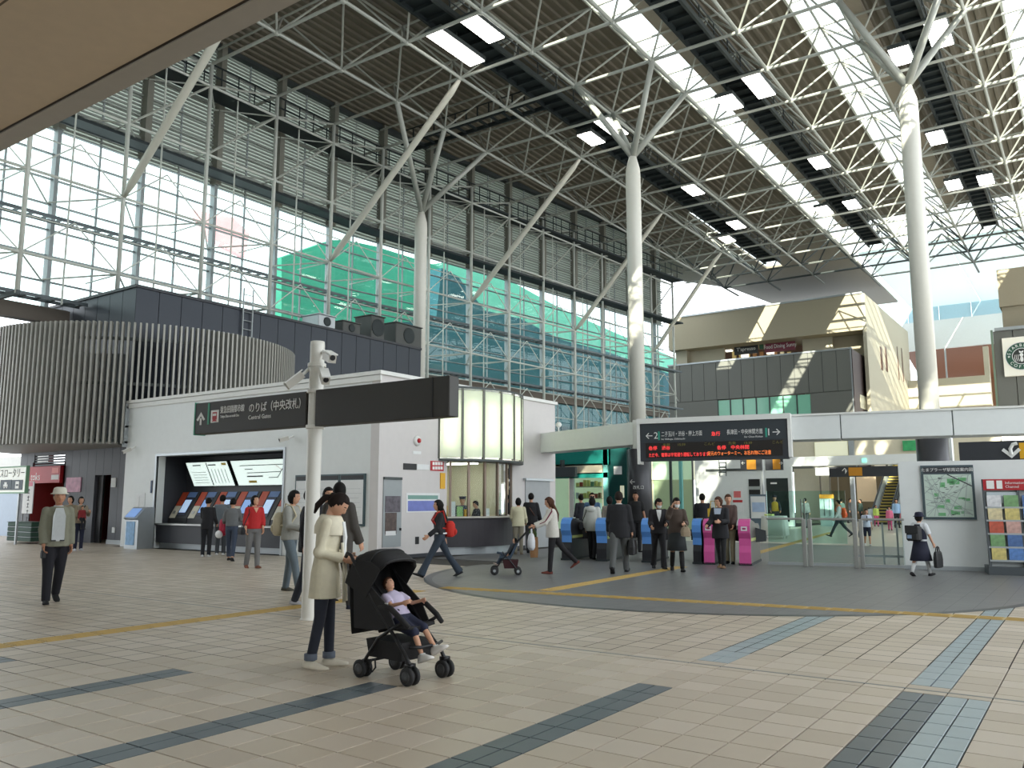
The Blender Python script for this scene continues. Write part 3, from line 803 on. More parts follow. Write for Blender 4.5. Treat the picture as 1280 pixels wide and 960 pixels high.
part(wallbox(509.5, 626, 547, 638.5, .015), 'print', mat('poster_violet', s2l(112, 122, 190), .5, var=.25, scale=5), t)
part(wallbox(509.5, 619, 547, 624, .015), 'headline', mat('poster_green_head', s2l(120, 160, 150), .5), t)
one(wallbox(504, 579, 520, 587.5, .02), 'notice_plate', M_black, 'black framed plate beside the red notice', 'sign')
one(wallbox(521, 580, 536, 587.5, .015), 'notice_plate', M_paper, 'white paper strip beside the red notice', 'notice')
t = one(wallbox(538, 576, 554, 589, .02), 'notice_plate', M_red, 'red notice with white characters near the lit cylinder', 'notice')
for zz in (579.5, 585): 
    for k in range(4): part(wallbox(540 + k * 3.3, zz - 2, 542.6 + k * 3.3, zz + 2, .004, d0=.02), 'printed_character', M_txtw, t)
t = one(wallbox(550, 591, 555.5, 611, .03), 'hanging_strip', M_yellow, 'narrow yellow vertical strip sign near the ticket window', 'sign')
t = thing('fire_bell', 'small red and white fire alarm bell on the office side wall', 'alarm', S(521, 552))
c = S(521, 551)
part(G().lathe(c, [(.14, 0), (.14, .03), (.10, .07), (0, .08)], 16, axis='x'), 'plate', M_white, t, smooth=True)
part(G().lathe(c + Vector((.06, 0, 0)), [(.07, 0), (.06, .05), (0, .07)], 12, axis='x'), 'lamp', M_red, t, smooth=True)
one(wallbox(519, 671, 523, 680, .02), 'socket_plate', M_black, 'small black socket plate low on the office side wall', 'socket')
one(wallbox(516, 563.5, 526, 568, .012), 'label_plate', M_paper, 'tiny white plate under the fire bell', 'label')
for ya_, yb_ in ((YW, YO0), (YO1, 22.28), (23.78, YEND)): part(G().box((XW, ya_, 0), (XW + .02, yb_, .1)), 'skirting', M_dgrey, office)
# grey door on the far piece of side wall
dr = struct('door_1', (XW, 23.0, 0), label='grey door in the office wall right of the ticket window', cat='door')
a, b = S(653, 597), S(688, 690)
part(G().box((XW, 22.3, 0), (XW + .03, 23.75, 2.15)), 'door_leaf', mat('door_grey', s2l(165, 168, 170), .5), dr)
part(G().box((XW, 22.2, 2.15), (XW + .12, 23.85, 2.22)), 'door_hood', M_silver, dr)
part(G().box((XW + .03, 23.5, 1.0), (XW + .08, 23.57, 1.1)), 'door_handle', M_chrome, dr)

# ---- lit cylinder and the ticket window below it
RC = 2.62
a0 = math.radians(-50)
pL = S(548, 600)                                   # where the arc leaves the wall
cx, cy = XW - RC * math.cos(a0), pL.y - RC * math.sin(a0)
cyl = thing('lamp_cylinder', 'large glowing frosted-glass cylinder bulging from the ticket office', 'light box', (cx + RC - .3, cy, 2.6))
M_lbox = mat('frosted_lightbox', (1, 1, .95), .5, emit=(.93, 1.0, .86), estr=.95)
def arc(a_, r, z): return (cx + r * math.cos(a_), cy + r * math.sin(a_), z)
zb = aty(600, 572, arc(math.radians(-40), RC, 0)[1]).z
zt = aty(600, 482, arc(math.radians(-40), RC, 0)[1]).z
npan = 7; da = math.radians(102) / npan
def arcslab(a1, a2, r0, r1, z0, z1, n=6, g=None):
    g = g or G(); rings = []
    for k in range(n + 1):
        q = a1 + (a2 - a1) * k / n
        rings.append([arc(q, r0, z0), arc(q, r1, z0), arc(q, r1, z1), arc(q, r0, z1)])
    return g.loft(rings)
# tubes glow behind the frosted panels
M_frost = mat('frosted_panel', s2l(240, 246, 232), .5, trans=.85, emit=(1.0, 1.0, .93), estr=1.25)
M_tube = mat('fluorescent_tube', (1, 1, 1), .5, emit=(1, 1, .93), estr=80)
for k in range(npan):
    q1 = a0 + da * k; q2 = q1 + da
    part(arcslab(q1 + .014, q2 - .014, RC - .02, RC, zb + .05, zt - .05), 'frosted_panel', M_frost, cyl, smooth=False)
    part(arcslab(q1 - .012, q1 + .012, RC - .06, RC + .03, zb, zt, 1), 'vertical_fin', mat('fin_bronze', s2l(95, 96, 88), .4, .4), cyl)
    qm = (q1 + q2) / 2
    part(G().tube(arc(qm, RC - .2, zb + .35), arc(qm, RC - .2, zt - .35), .025, n=8), 'tube_lamp', M_tube, cyl)
part(arcslab(a0 + da * npan - .012, a0 + da * npan + .012, RC - .06, RC + .03, zb, zt, 1), 'vertical_fin', MATS['fin_bronze'], cyl)
M_refl = mat('lightbox_white_back', s2l(235, 238, 230), .6)
part(arcslab(math.radians(-24), math.radians(24), RC - .75, RC - .7, zb, zt, 12), 'back_reflector', M_refl, cyl)
part(arcslab(a0, a0 + da * npan, RC - .75, RC + .03, zt, zt + .06, 20), 'top_rim', M_dsteel, cyl)
part(arcslab(a0, a0 + da * npan, RC - .75, RC + .03, zb - .06, zb, 20), 'bottom_rim', M_dsteel, cyl)

win = struct('window_1', (cx + RC - .5, cy, 0), label='curved glazed ticket window under the lit cylinder', cat='window')
RI = RC - .35
zc = 1.06
for k in range(6):
    q1 = math.radians(-41.5 + 83 / 6 * k); q2 = q1 + math.radians(83 / 6)
    part(arcslab(q1 + .02, q2 - .02, RI - .01, RI, zc + .04, zb - .07, 3), 'pane', M_glass, win)
    part(arcslab(q1 - .014, q1 + .014, RI - .05, RI + .03, zc, zb - .06, 1), 'mullion', mat('bronze_mullion', s2l(120, 104, 92), .35, .5), win)
cnt = thing('ticket_counter', 'dark curved counter below the ticket window with pale worktop', 'counter', (cx + RC - .4, cy, 0))
part(arcslab(math.radians(-46), math.radians(46), RC - .5, RC - .12, .22, zc - .04, 20), 'front', mat('counter_dark', s2l(46, 42, 48), .5), cnt)
part(arcslab(math.radians(-46), math.radians(46), RC - .6, RC + .0, zc - .04, zc, 20), 'worktop', mat('counter_top', s2l(190, 186, 176), .35), cnt)
part(arcslab(math.radians(-44), math.radians(44), RC - .6, RC - .3, 0, .22, 20), 'plinth', M_silver, cnt)
# room behind the window
part(G().box((cx - 1.6, cy - 2.2, 0), (cx - 1.5, cy + 2.6, 3.2)), 'back_room_wall', mat('office_interior', s2l(206, 202, 180), .6), office)
part(G().box((cx - 1.6, cy + 1.7, 0), (XW - .29, cy + 1.8, 3.2)).box((cx - 1.6, cy - 1.8, 0), (XW - .29, cy - 1.7, 3.2)), 'back_room_wall', MATS['office_interior'], office)
part(G().box((cx - 1.5, cy - 1.7, zb + .02), (XW, cy + 1.7, zb + .06)), 'back_room_ceiling', M_white, office)
for yy in (-1.0, .6):
    t = thing('office_lamp', 'slim bright strip lamp on the ticket office ceiling', 'light', (cx + .6, cy + yy, zb - .06), group='strip lamps in the ticket office')
    part(G().box((cx - .8, cy + yy - .12, zb - .05), (cx + 1.0, cy + yy + .12, zb + .02)), 'diffuser', mat('office_strip', (1, 1, 1), .5, emit=(1, .97, .85), estr=14), t)
    part(G().box((cx - .85, cy + yy - .16, zb - .01), (cx + 1.05, cy + yy + .16, zb + .03)), 'tray', M_white, t)
for k, (ang, m, h) in enumerate([(-45, M_yellow, .3), (-39, M_paper, .42), (-33, mat('leaflet_green', s2l(150, 190, 120), .5), .28), (-27, M_yellow, .2), (-8, M_paper, .22), (12, M_dgrey, .18), (22, M_silver, .2)]):
    q = math.radians(ang); p = Vector(arc(q, RI - .16, zc))
    one(G().cbox(p + Vector((0, 0, h / 2)), (.06, .17, h), Matrix.Rotation(q, 3, 'Z')), 'leaflet_box', m, ['yellow leaflet box at the near end of the ticket counter', 'tall white leaflet box on the ticket counter', 'green leaflet box on the ticket counter', 'low yellow leaflet box on the ticket counter', 'white leaflet box in the middle of the ticket counter', 'dark grey card reader on the ticket counter', 'silver till at the far end of the ticket counter'][k], 'box')

# =================================================================== DARK ROOF BOX AND SLATTED DRUM
box = thing('roof_box', 'dark navy panelled plant room standing behind the slatted drum', 'plant room', (-30, 20, HW))
M_navy = mat('navy_panel', s2l(46, 52, 62), .4, .2, var=.06)
X0b, X1b, Y0b, Y1b, Zb = -35.0, -27.35, 15.95, 31.2, 9.0
part(G().box((X0b + .05, Y0b + .05, HW - .3), (X1b - .05, Y1b - .05, Zb - .05)), 'core', M_black, box)
part(G().box((X0b + .1, 18.9, 0), (X1b - .1, Y1b - .1, HW - .25)), 'base', M_dgrey, box)
n = 9
for k in range(n):
    x0 = X0b + (X1b - X0b) * k / n; part(G().box((x0 + .012, Y0b, HW - .25), (x0 + (X1b - X0b) / n - .012, Y0b + .05, Zb)), 'cladding_panel', M_navy, box)
n = 17
for k in range(n):
    y0 = Y0b + (Y1b - Y0b) * k / n; part(G().box((X1b - .05, y0 + .012, HW - .25), (X1b, y0 + (Y1b - Y0b) / n - .012, Zb)), 'cladding_panel', M_navy, box)
part(G().box((X0b - .05, Y0b - .06, Zb), (X1b + .06, Y1b, Zb + .1)), 'roof_cap', M_dgrey, box)
part(G().box((X1b - .4, Y1b, HW), (X1b + .02, Y1b + .25, Zb - 1.6)), 'end_fin', M_wall, box)
M_lad = M_silver
t = thing('roof_ladder', 'pale metal ladder rising over the edge of the dark plant room', 'ladder', (X1b + .1, 20.6, 7.6))
for yy in (20.4, 20.85): part(G().tube((X1b + .1, yy, 7.0), (X1b + .1, yy, 9.9), .03, n=6), 'rail', M_lad, t)
for k in range(8): part(G().tube((X1b + .1, 20.4, 7.2 + k * .35), (X1b + .1, 20.85, 7.2 + k * .35), .02, n=6), 'rung', M_lad, t)
for k, (y, w, h, lab) in enumerate([(25.0, 1.0, .55, 'low pale rooftop air conditioner furthest from the column'), (26.5, 1.1, .5, 'low dark rooftop air conditioner'), (28.2, .9, 1.1, 'tall dark rooftop air conditioner'), (30.4, 1.9, 1.05, 'wide rooftop air conditioner in front of the round column')]):
    m = M_silver if k == 0 else mat('ac_dark', s2l(70, 72, 70), .5)
    t = thing('air_conditioner', lab, 'air conditioner', (X1b - .6, y, Zb + .1), group='rooftop air conditioners')
    part(G().bbox((X1b - 1.2, y - w / 2, Zb + .1), (X1b - .1, y + w / 2, Zb + .1 + h), .03), 'casing', m, t)
    part(G().lathe((X1b - .1, y, Zb + .1 + h * .5), [(h * .38, 0), (h * .38, .03), (h * .3, .05), (0, .05)], 16, axis='x'), 'fan_grille', M_grate, t)
    part(G().box((X1b - 1.25, y - w / 2 - .03, Zb + .1 + h), (X1b - .05, y + w / 2 + .03, Zb + .14 + h)), 'lid', m, t)

DC, DR = Vector((-31.1, 18.9)), 5.64
ZD0, ZD1 = 3.40, 7.55
drum = thing('slatted_drum', 'big round screen of vertical grey slats overhanging the shop', 'screen', (DC.x, DC.y, ZD0))
M_slat = mat('drum_slat', s2l(166, 164, 157), .45, .15, var=.06)
sm = mesh(G().box((-.16, -.032, 0), (.06, .032, ZD1 - ZD0)), 'slat', M_slat)
na = 106
smt = mesh(G().box((-.16, -.032, HW - .06 - ZD0), (.06, .032, ZD1 - ZD0)), 'slat', M_slat)      # shorter, standing on the office roof
smc = mesh(G().box((-.16, -.032, HW + .09 - ZD0), (.06, .032, ZD1 - ZD0)), 'slat', M_slat)      # over the parapet
for k in range(na):
    q = math.radians(-152) + math.radians(198.5) * k / (na - 1)
    x_, y_ = DC.x + DR * math.cos(q), DC.y + DR * math.sin(q)
    over = x_ > -26.92 and y_ > YW - .16
    link('slat', (smc if y_ < YW + .45 else smt) if over else sm, drum, (DR * math.cos(q), DR * math.sin(q), 0), (0, 0, q))
def dslab(r0, r1, z0, z1, q1=-152, q2=46.5, n=60):
    g = G(); rings = []
    for k in range(n + 1):
        q = math.radians(q1 + (q2 - q1) * k / n); c, s = math.cos(q), math.sin(q)
        rings.append([(DC.x + r0 * c, DC.y + r0 * s, z0), (DC.x + r1 * c, DC.y + r1 * s, z0), (DC.x + r1 * c, DC.y + r1 * s, z1), (DC.x + r0 * c, DC.y + r0 * s, z1)])
    return g.loft(rings)
part(dslab(DR - .2, DR - .12, ZD0 + .05, ZD0 + .15, -152, -40), 'lower_ring', M_dsteel, drum)
part(dslab(DR - .2, DR - .12, ZD1 - .6, ZD1 - .5), 'upper_ring', M_dsteel, drum)
part(dslab(DR - .2, DR - .12, 5.4, 5.5), 'middle_ring', M_dsteel, drum)
part(dslab(DR - .75, DR - .68, ZD0 + .02, 6.55, -152, -40), 'inner_drum', mat('inner_drum_grey', s2l(104, 108, 112), .5), drum)
part(dslab(.3, DR - .1, ZD0 - .02, ZD0 + .05, -152, -40), 'underside', mat('drum_soffit', s2l(150, 150, 148), .6), drum)
g = G()
for z in (3.42, 3.95, 4.6): g.box((-26.95, YW - .12, z), (-26.7, YW + .1, z + .07))
part(g.box((-26.78, YW - .14, 3.3), (-26.7, YW + .1, 4.75)), 'wall_bracket', M_silver, drum)

# ---- shop under the drum
YSH = 16.3
shop = struct('wall_shop', label='charcoal panelled shop front under the slatted drum', cat='wall')
def H(px, py): return aty(px, py, YSH)
def hbox(px0, py0, px1, py1, y0=0, y1=.1, g=None):
    a, b = H(px0, py0), H(px1, py1)
    return (g or G()).box((a.x, YSH + y0, max(a.z, 0) if py0 > 640 else a.z), (b.x, YSH + y1, max(0, b.z)))
M_char = mat('charcoal_cladding', s2l(78, 80, 86), .5, var=.05)
xl, xr = H(24, 600).x, -26.75
so0, so1 = H(41, 600).x, H(79, 600).x; do0, do1 = H(118.5, 600).x, H(138.5, 600).x
zso, zdo = 2.72, 2.42
nP = 12
def strip_panels(x0, x1, z0, z1):
    n = max(1, round((x1 - x0) / .55))
    for k in range(n): part(G().box((x0 + (x1 - x0) * k / n + .006, YSH, z0), (x0 + (x1 - x0) * (k + 1) / n - .006, YSH + .12, z1)), 'wall_panel', M_char, shop)
strip_panels(xl, so0, 0, ZD0); strip_panels(so1, do0, 0, ZD0); strip_panels(do1, xr, 0, ZD0)
strip_panels(so0, so1, 3.3, ZD0); strip_panels(do0, do1, zdo, ZD0)
g = G()
for k in range(5): g.box((so0, YSH + .02, 2.85 + k * .1), (so1, YSH + .1, 2.91 + k * .1))
part(g, 'louvre_bank', M_dgrey, shop)
part(G().box((so0, YSH + 2.2, 0), (so1, YSH + 2.3, 3)).box((so0 - .1, YSH, 0), (so0, YSH + 2.3, 3)).box((so1, YSH, 0), (so1 + .1, YSH + 2.3, 3)), 'shop_interior', mat('shop_red_wall', s2l(120, 30, 34), .6), shop)
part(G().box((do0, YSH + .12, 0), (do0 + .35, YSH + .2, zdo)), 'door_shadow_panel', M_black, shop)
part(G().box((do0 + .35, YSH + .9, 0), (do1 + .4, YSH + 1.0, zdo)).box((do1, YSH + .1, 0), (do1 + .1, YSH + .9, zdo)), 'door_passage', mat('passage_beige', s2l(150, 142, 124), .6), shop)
part(G().box((do1, YSH - .03, .0), (xr, YSH, .14)), 'skirting', M_silver, shop)
t = thing('shop_sign', 'red shop fascia sign with thin white lettering under the drum', 'sign', ((so0 + so1) / 2, YSH - .1, 2.3))
part(G().box((so0 - .02, YSH - .14, 2.18), (so1, YSH - .02, 2.82)), 'board', M_red, t)
part(G().box((so1 - .62, YSH - .15, 2.3), (so1 - .06, YSH - .14, 2.48)), 'white_strip', M_paper, t)
part(G().box((so1 - .6, YSH - .15, 2.55), (so1 - .1, YSH - .14, 2.75)), 'logo_block', mat('sign_salmon', s2l(225, 120, 110), .5), t)
text('toks', .42, t, facing((so0 + .12, YSH - .142, 2.42)), M_txtw)
for k, (px, py, w, h, c) in enumerate([(60, 614, .5, .2, (235, 150, 60)), (58, 622, .6, .2, (240, 190, 90)), (57, 631, .6, .25, (215, 70, 40)), (61, 607, .5, .12, (200, 40, 44))]):
    p = H(px, py); m = mat('shop_goods_%d' % k, s2l(*c), .5, var=.5, scale=9, emit=s2l(*c), estr=.5)
    one(G().box((p.x - w / 2, YSH + 1.6, p.z - h / 2), (p.x + w / 2, YSH + 2.2, p.z + h / 2)), 'shop_display', m, ['orange lit display box inside the red shop', 'yellow lit display box inside the red shop', 'red-orange display box inside the red shop', 'deep red display box high inside the red shop'][k], 'display')
t = thing('shop_poster', 'pink and white poster beside the red shop entrance', 'poster', (H(92, 606).x, YSH - .03, 1.9))
part(hbox(84, 597, 101, 615, -.03, 0), 'sheet', mat('poster_pink', s2l(205, 150, 175), .5, var=.6, scale=5), t)
one(hbox(140, 597.5, 145, 609, -.03, 0), 'restroom_sign', M_paper, 'small white pictogram sign beside the dark doorway', 'sign')
one(hbox(141, 659, 144, 666, -.03, 0), 'switch_plate', M_paper, 'small white socket plate low beside the dark doorway', 'socket')
# far left: bus rotary sign, pale wall, banner, crates
YL = 14.2
def L_(px, py): return aty(px, py, YL)
a, b = L_(-60, 600), L_(28, 674)
part(G().box((-60, 17.4, 0), (xl - .2, 17.5, 2.3)), 'side_wall_panel', mat('pale_blue_wall', s2l(168, 182, 200), .5), shop)
part(G().box((-60, 17.38, 2.9), (xl, 17.6, 3.4)), 'lintel_beam', M_white, shop)
t = thing('rotary_sign', 'white sign with green frame, black lettering and two dark pictograms', 'sign', (L_(10, 600).x, YL, 1.6))
a, b = L_(-14, 586), L_(30.5, 615)
part(G().box((a.x, YL, b.z), (b.x, YL + .1, a.z)), 'board', mat('sign_white', s2l(232, 236, 226), .5, emit=(1, 1, .95), estr=.35), t)
g = G().box((a.x - .03, YL - .01, b.z - .05), (b.x + .03, YL + .11, b.z)).box((a.x - .03, YL - .01, a.z), (b.x + .03, YL + .11, a.z + .05)).box((b.x, YL - .01, b.z), (b.x + .04, YL + .11, a.z))
part(g, 'frame', mat('sign_green_frame', s2l(120, 160, 130), .5), t)
for (p0, p1) in ((1, 14), (15.5, 28)):
    q0, q1 = L_(p0, 600), L_(p1, 612.5); part(G().box((q0.x, YL - .012, q1.z), (q1.x, YL, q0.z)), 'pictogram_tile', mat('pictogram_navy', s2l(38, 56, 66), .5), t)
c = L_(7.5, 606.3); part(G().box((c.x - .16, YL - .02, c.z - .07), (c.x + .16, YL - .012, c.z + .02)).box((c.x - .09, YL - .02, c.z + .02), (c.x + .08, YL - .012, c.z + .1)).tube((c.x - .09, YL - .02, c.z - .08), (c.x - .09, YL - .01, c.z - .08), .04).tube((c.x + .09, YL - .02, c.z - .08), (c.x + .09, YL - .01, c.z - .08), .04), 'taxi_pictogram', M_txtw, t)
c = L_(22, 606.3); part(G().box((c.x - .13, YL - .02, c.z + .03), (c.x + .13, YL - .012, c.z + .13)).box((c.x - .13, YL - .02, c.z - .12), (c.x + .13, YL - .012, c.z - .03)).box((c.x - .13, YL - .02, c.z - .03), (c.x - .10, YL - .012, c.z + .03)).box((c.x + .10, YL - .02, c.z - .03), (c.x + .13, YL - .012, c.z + .03)), 'bus_pictogram', M_txtw, t)
text('バスロータリー', .36, t, facing(Vector((b.x - .06, YL - .01, L_(20, 592).z))), M_txtk, align='RIGHT', sx=.85)
for xx in (b.x - .5, a.x + .3): part(G().box((xx, YL + .02, 0), (xx + .08, YL + .08, L_(20, 614).z)), 'post', M_silver, t)
YBn = 15.6
q0, q1 = aty(30, 602, YBn), aty(39.5, 642, YBn)
t = thing('vertical_banner', 'narrow white vertical banner with writing beside the red shop', 'banner', ((q0.x + q1.x) / 2, YBn, 0))
part(G().box((q0.x, YBn, q1.z), (q1.x, YBn + .03, q0.z)), 'cloth', M_paper, t)
part(G().box((q0.x + .02, YBn - .008, q0.z - .18), (q1.x - .1, YBn, q0.z - .02)), 'header', mat('banner_pink', s2l(215, 130, 150), .6), t)
part(G().tube((q0.x - .02, YBn + .05, 0), (q0.x - .02, YBn + .05, q0.z + .05), .02, n=6), 'pole', M_silver, t)
for k in range(5):
    xm = (q0.x + q1.x) / 2 + .05; zm = q0.z - .34 - k * .26
    part(G().box((xm - .07, YBn - .006, zm), (xm + .07, YBn, zm + .03)).box((xm - .02, YBn - .006, zm - .1), (xm + .02, YBn, zm + .06)).box((xm - .09, YBn - .006, zm - .12), (xm + .08, YBn, zm - .095)), 'brush_mark', M_txtk, t)
t = thing('crate_trolley', 'stack of green crates on the floor by the banner', 'crate', (aty(24, 674, 14.6).x, 14.9, 0))
M_gcr = mat('green_crate', s2l(38, 70, 56), .6)
q0, q1 = aty(10, 650, 14.6), aty(38, 674, 14.6)
for k in range(4):
    z0 = .08 + k * .17
    part(G().bbox((q0.x, 14.6, z0), (q1.x, 15.3, z0 + .15), .02), 'crate', M_gcr, t)
    part(G().box((q0.x - .02, 14.58, z0 + .15), (q1.x + .02, 15.32, z0 + .165)), 'crate_rim', M_silver if k < 3 else M_gcr, t)

# =================================================================== SIGN MAST
YP = 7.46; XP = -8.36
mast = thing('sign_mast', 'slim pale post with direction boards and cameras in the hall', 'sign', (XP, YP, 0))
M_pole = mat('mast_paint', s2l(214, 212, 204), .35, var=.03)
part(G().lathe((XP, YP, 0), [(.112, 0), (.112, .012), (.098, .02), (.095, .04), (.095, 3.55), (.09, 3.6), (0, 3.6)], 20), 'post', M_pole, mast, smooth=True)
for z in (2.93, 2.46, 3.28): part(G().lathe((XP, YP, z), [(.115, -.025), (.12, -.02), (.12, .02), (.115, .025)], 20), 'collar', M_pole, mast)
M_sb = mat('sign_charcoal', s2l(50, 48, 44), .5)
sb = part(G().bbox((-10.86, YP - .09, 2.47), (XP - .09, YP + .09, 2.93), .008), 'sign_board', M_sb, mast)
sb2 = part(G().bbox((XP + .09, YP - .09, 2.46), (-6.02, YP + .09, 2.935), .008), 'sign_board', M_sb, mast)
part(G().box((-10.875, YP - .095, 2.46), (-10.85, YP + .095, 2.94)), 'edge_strip', mat('sign_green_edge', s2l(60, 150, 120), .5), mast)
part(G().box((-6.28, YP - .096, 2.46), (-6.265, YP + .096, 2.935)), 'edge_strip', M_black, mast)
yf = YP - .092
part(G().box((-10.55, yf - .004, 2.60), (-10.51, yf, 2.91)), 'green_bar', MATS['sign_green_edge'], sb)
part(G().box((-10.47, yf - .004, 2.62), (-10.29, yf, 2.80)), 'train_tile', M_txtw, sb)
g = G().box((-10.43, yf - .007, 2.66), (-10.33, yf - .004, 2.77)).prism([(-10.44, yf - .006, 2.635), (-10.41, yf - .006, 2.66), (-10.35, yf - .006, 2.66), (-10.32, yf - .006, 2.635)], (0, -.002, 0))
part(g, 'train_pictogram', M_red, sb)
part(G().box((-10.42, yf - .009, 2.715), (-10.34, yf - .007, 2.75)), 'train_window', M_txtw, sb)
g = G().prism([(-10.73, yf, 2.60), (-10.69, yf, 2.60), (-10.69, yf, 2.70), (-10.73, yf, 2.70)], (0, -.004, 0)).prism([(-10.81, yf, 2.68), (-10.71, yf, 2.79), (-10.61, yf, 2.68), (-10.645, yf, 2.66), (-10.71, yf, 2.735), (-10.775, yf, 2.66)], (0, -.004, 0))
part(g, 'arrow', M_txtw, sb)
def fl(x, z): return facing((x, yf - .002, z))
text('東急田園都市線', .115, sb, fl(-10.26, 2.785), M_txtw, sx=.68)
text('Tokyu Den-en-toshi Line', .056, sb, fl(-10.25, 2.695), M_txtw, sx=.75)
text('のりば（中央改札）', .15, sb, fl(-9.62, 2.77), M_txtw, sx=.86)
text('Central Gates', .085, sb, fl(-9.62, 2.645), M_txtw)
seccam((XP + .1, YP, 3.45), (.8, -.35, -.3), 'white surveillance camera on top of the sign mast')
seccam((XP - .1, YP, 3.28), (-.35, -.6, -.6), 'small camera hanging from the mast collar facing the ticket machines')
seccam((XP + .1, YP, 3.25), (.75, -.5, -.55), 'small camera hanging from the mast collar facing the gates')
# =================================================================== GATE LINE
EA = math.radians(11.5)
e = Vector((math.cos(EA), math.sin(EA), 0)); nb = Vector((-e.y, e.x, 0))     # along the gates, and away from the hall
PG = atz(932, 707)
def onl(px, P0, d=e):
    """point of the line P0 + t d seen in pixel column px"""
    v = P0 - CAMP; k = (px - 640) / F
    # pixel column is a plane through the camera; solve on the ground plan
    hr, hf = _r, Vector((-math.sin(YAW), math.cos(YAW), 0))
    kk = k * (math.cos(PITCH) + math.tan(0) * 0)
    t = 0.0
    for _ in range(8):
        p = P0 + d * t; x0 = proj(p)[0]; x1 = proj(p + d * .01)[0]
        t += (px - x0) / ((x1 - x0) / .01)
    return P0 + d * t
ROT = Matrix.Rotation(EA, 3, 'Z')
def lb(g, P, u0, u1, v0, v1, z0, z1, ch=0):
    """box in the gate frame at P: u along the gates, v away, z up"""
    h = G(); (h.bbox if ch else h.box)((u0, v0, z0), (u1, v1, z1), *((ch,) if ch else ()))
    g.add([P + ROT @ Vector(p) for p in h.v], h.f); return g

beam = struct('trim_1', label='white box beam spanning over the ticket gates', cat='beam')
PB = Vector((-6.35, 22.1, 0))
B0 = onl(800, PB); B1 = onl(1500, PB)
zb0, zb1 = 3.08, 3.70
pan = [B0] + [onl(p, PB) for p in (1060, 1204, 1350)] + [B1]
for a, b in zip(pan[:-1], pan[1:]):
    L = (b - a).length
    part(lb(G(), a, .012, L - .012, 0, .9, zb0, zb1, .01), 'beam_panel', M_wall, beam)
    part(lb(G(), a, 0, L, .03, .88, zb0 + .02, zb1 - .02), 'beam_core', M_dsteel, beam)
part(lb(G(), B0, -.1, (B1 - B0).length, -.04, .95, zb1, zb1 + .05), 'beam_cap', M_white, beam)
BE = Vector((XW - .05, 23.25, 0))                  # the left beam dies into the office wall beyond the lit cylinder
part(G().prism([(BE.x, BE.y, zb0), (B0.x, B0.y, zb0), (B0.x, B0.y + .8, zb0), (BE.x, BE.y + .8, zb0)], (0, 0, zb1 + .02 - zb0)), 'beam_panel', M_wall, beam)
part(G().box((B0.x - .12, B0.y - .06, zb0 - .12), (B0.x + .12, B0.y + .7, zb1 + .06)), 'beam_joint', M_white, beam)
# small camera on the beam
dc_ = BE + (B0 - BE) * .16 + Vector((0, .35, zb1 + .01))
t = thing('dome_camera', 'small dome camera on a stalk on the white beam by the office', 'camera', dc_)
part(G().tube(dc_, dc_ + Vector((0, 0, .22)), .02), 'stalk', M_white, t)
part(G().ell(dc_ + Vector((0, 0, .27)), (.1, .1, .09)), 'dome', M_white, t, smooth=True)

# departure board
PD = PB + nb * -.35
D0 = onl(805, PD); D1 = onl(990, PD); LD = (D1 - D0).length
zd1 = atplane(990, 523, D1, nb).z; zd0 = atplane(990, 572, D1, nb).z
db = thing('departure_board', 'black departure board with red and amber lines over the gates', 'departure board', D0 + e * LD / 2 + Vector((0, 0, zd0)), EA)
def dbox(u0, u1, z0, z1, v0, v1): return lb(G(), D0, u0, u1, v0, v1, z0, z1)
part(dbox(-.04, LD + .04, zd0 - .02, zd1, 0, .34), 'casing', M_dgrey, db)
part(dbox(-.12, LD + .12, zd1, zd1 + .14, -.05, .5), 'cap', M_white, db)
part(dbox(-.12, -.04, zd0 - .1, zd1, -.03, .36), 'end_frame', M_white, db)
part(dbox(LD + .04, LD + .12, zd0 + .02, zd1, -.03, .36), 'end_frame', M_white, db)
hz = zd1 - zd0
part(dbox(.0, LD, zd1 - hz * .52, zd1 - .02, -.012, 0), 'header_face', mat('board_header', s2l(50, 56, 62), .35), db)
part(dbox(.12, LD - .1, zd0 + .06, zd1 - hz * .54, -.014, 0), 'led_face', mat('led_black', s2l(28, 22, 20), .4), db)
def dt(s, size, u, z, m, al='LEFT', sx=1.0): return text(s, size, db, facing(D0 + e * u + nb * -.018 + Vector((0, 0, z)), -nb), m, align=al, sx=sx)
M_led = mat('led_red', (1, .05, .05), .5, emit=(1, .06, .06), estr=1.6)
M_amb = mat('led_orange', (1, .25, .05), .5, emit=(1, .22, .05), estr=1.4)
M_olv = mat('led_olive', s2l(92, 88, 42), .5, emit=s2l(120, 110, 50), estr=.5)
zh = zd1 - hz * .34
dt('←2', .26, .10, zh, M_txtw); dt('1→', .26, LD - .12, zh, M_txtw, 'RIGHT')
for u in (.47, LD - .52): part(dbox(u, u + .05, zh - .12, zh + .12, -.018, -.012), 'green_bar', mat('board_green', s2l(50, 150, 130), .5), db)
dt('二子玉川・渋谷・押上方面', .15, .56, zh + .03, M_txtw, sx=.62); dt('for Shibuya, Oshimachi', .07, .56, zh - .1, M_txtw)
dt('長津田・中央林間方面', .15, LD - .58, zh + .03, M_txtw, 'RIGHT', .62); dt('for Chuo-Rinkan', .07, LD - .58, zh - .1, M_txtw, 'RIGHT')
dt('急行', .12, LD * .5, zh, M_led)
for k, (u0, u1) in enumerate(((.2, LD * .47), (LD * .51, LD - .15))):
    z1 = zd0 + hz * .40; z2 = zd0 + hz * .26; z3 = zd0 + hz * .13
    dt('各停　渋谷' if k == 0 else '各停　中央林間', .12, u0 + (0 if k == 0 else .1), z2 + (.06 if k == 0 else .03), M_led)
    dt('先発　　15:39　　　　　こんど', .09, u0 + .4, z1, M_olv, sx=1.1)
dt('ただ今、電車は平常通り運転しております', .12, .2, zd0 + hz * .13, M_led, sx=.72)
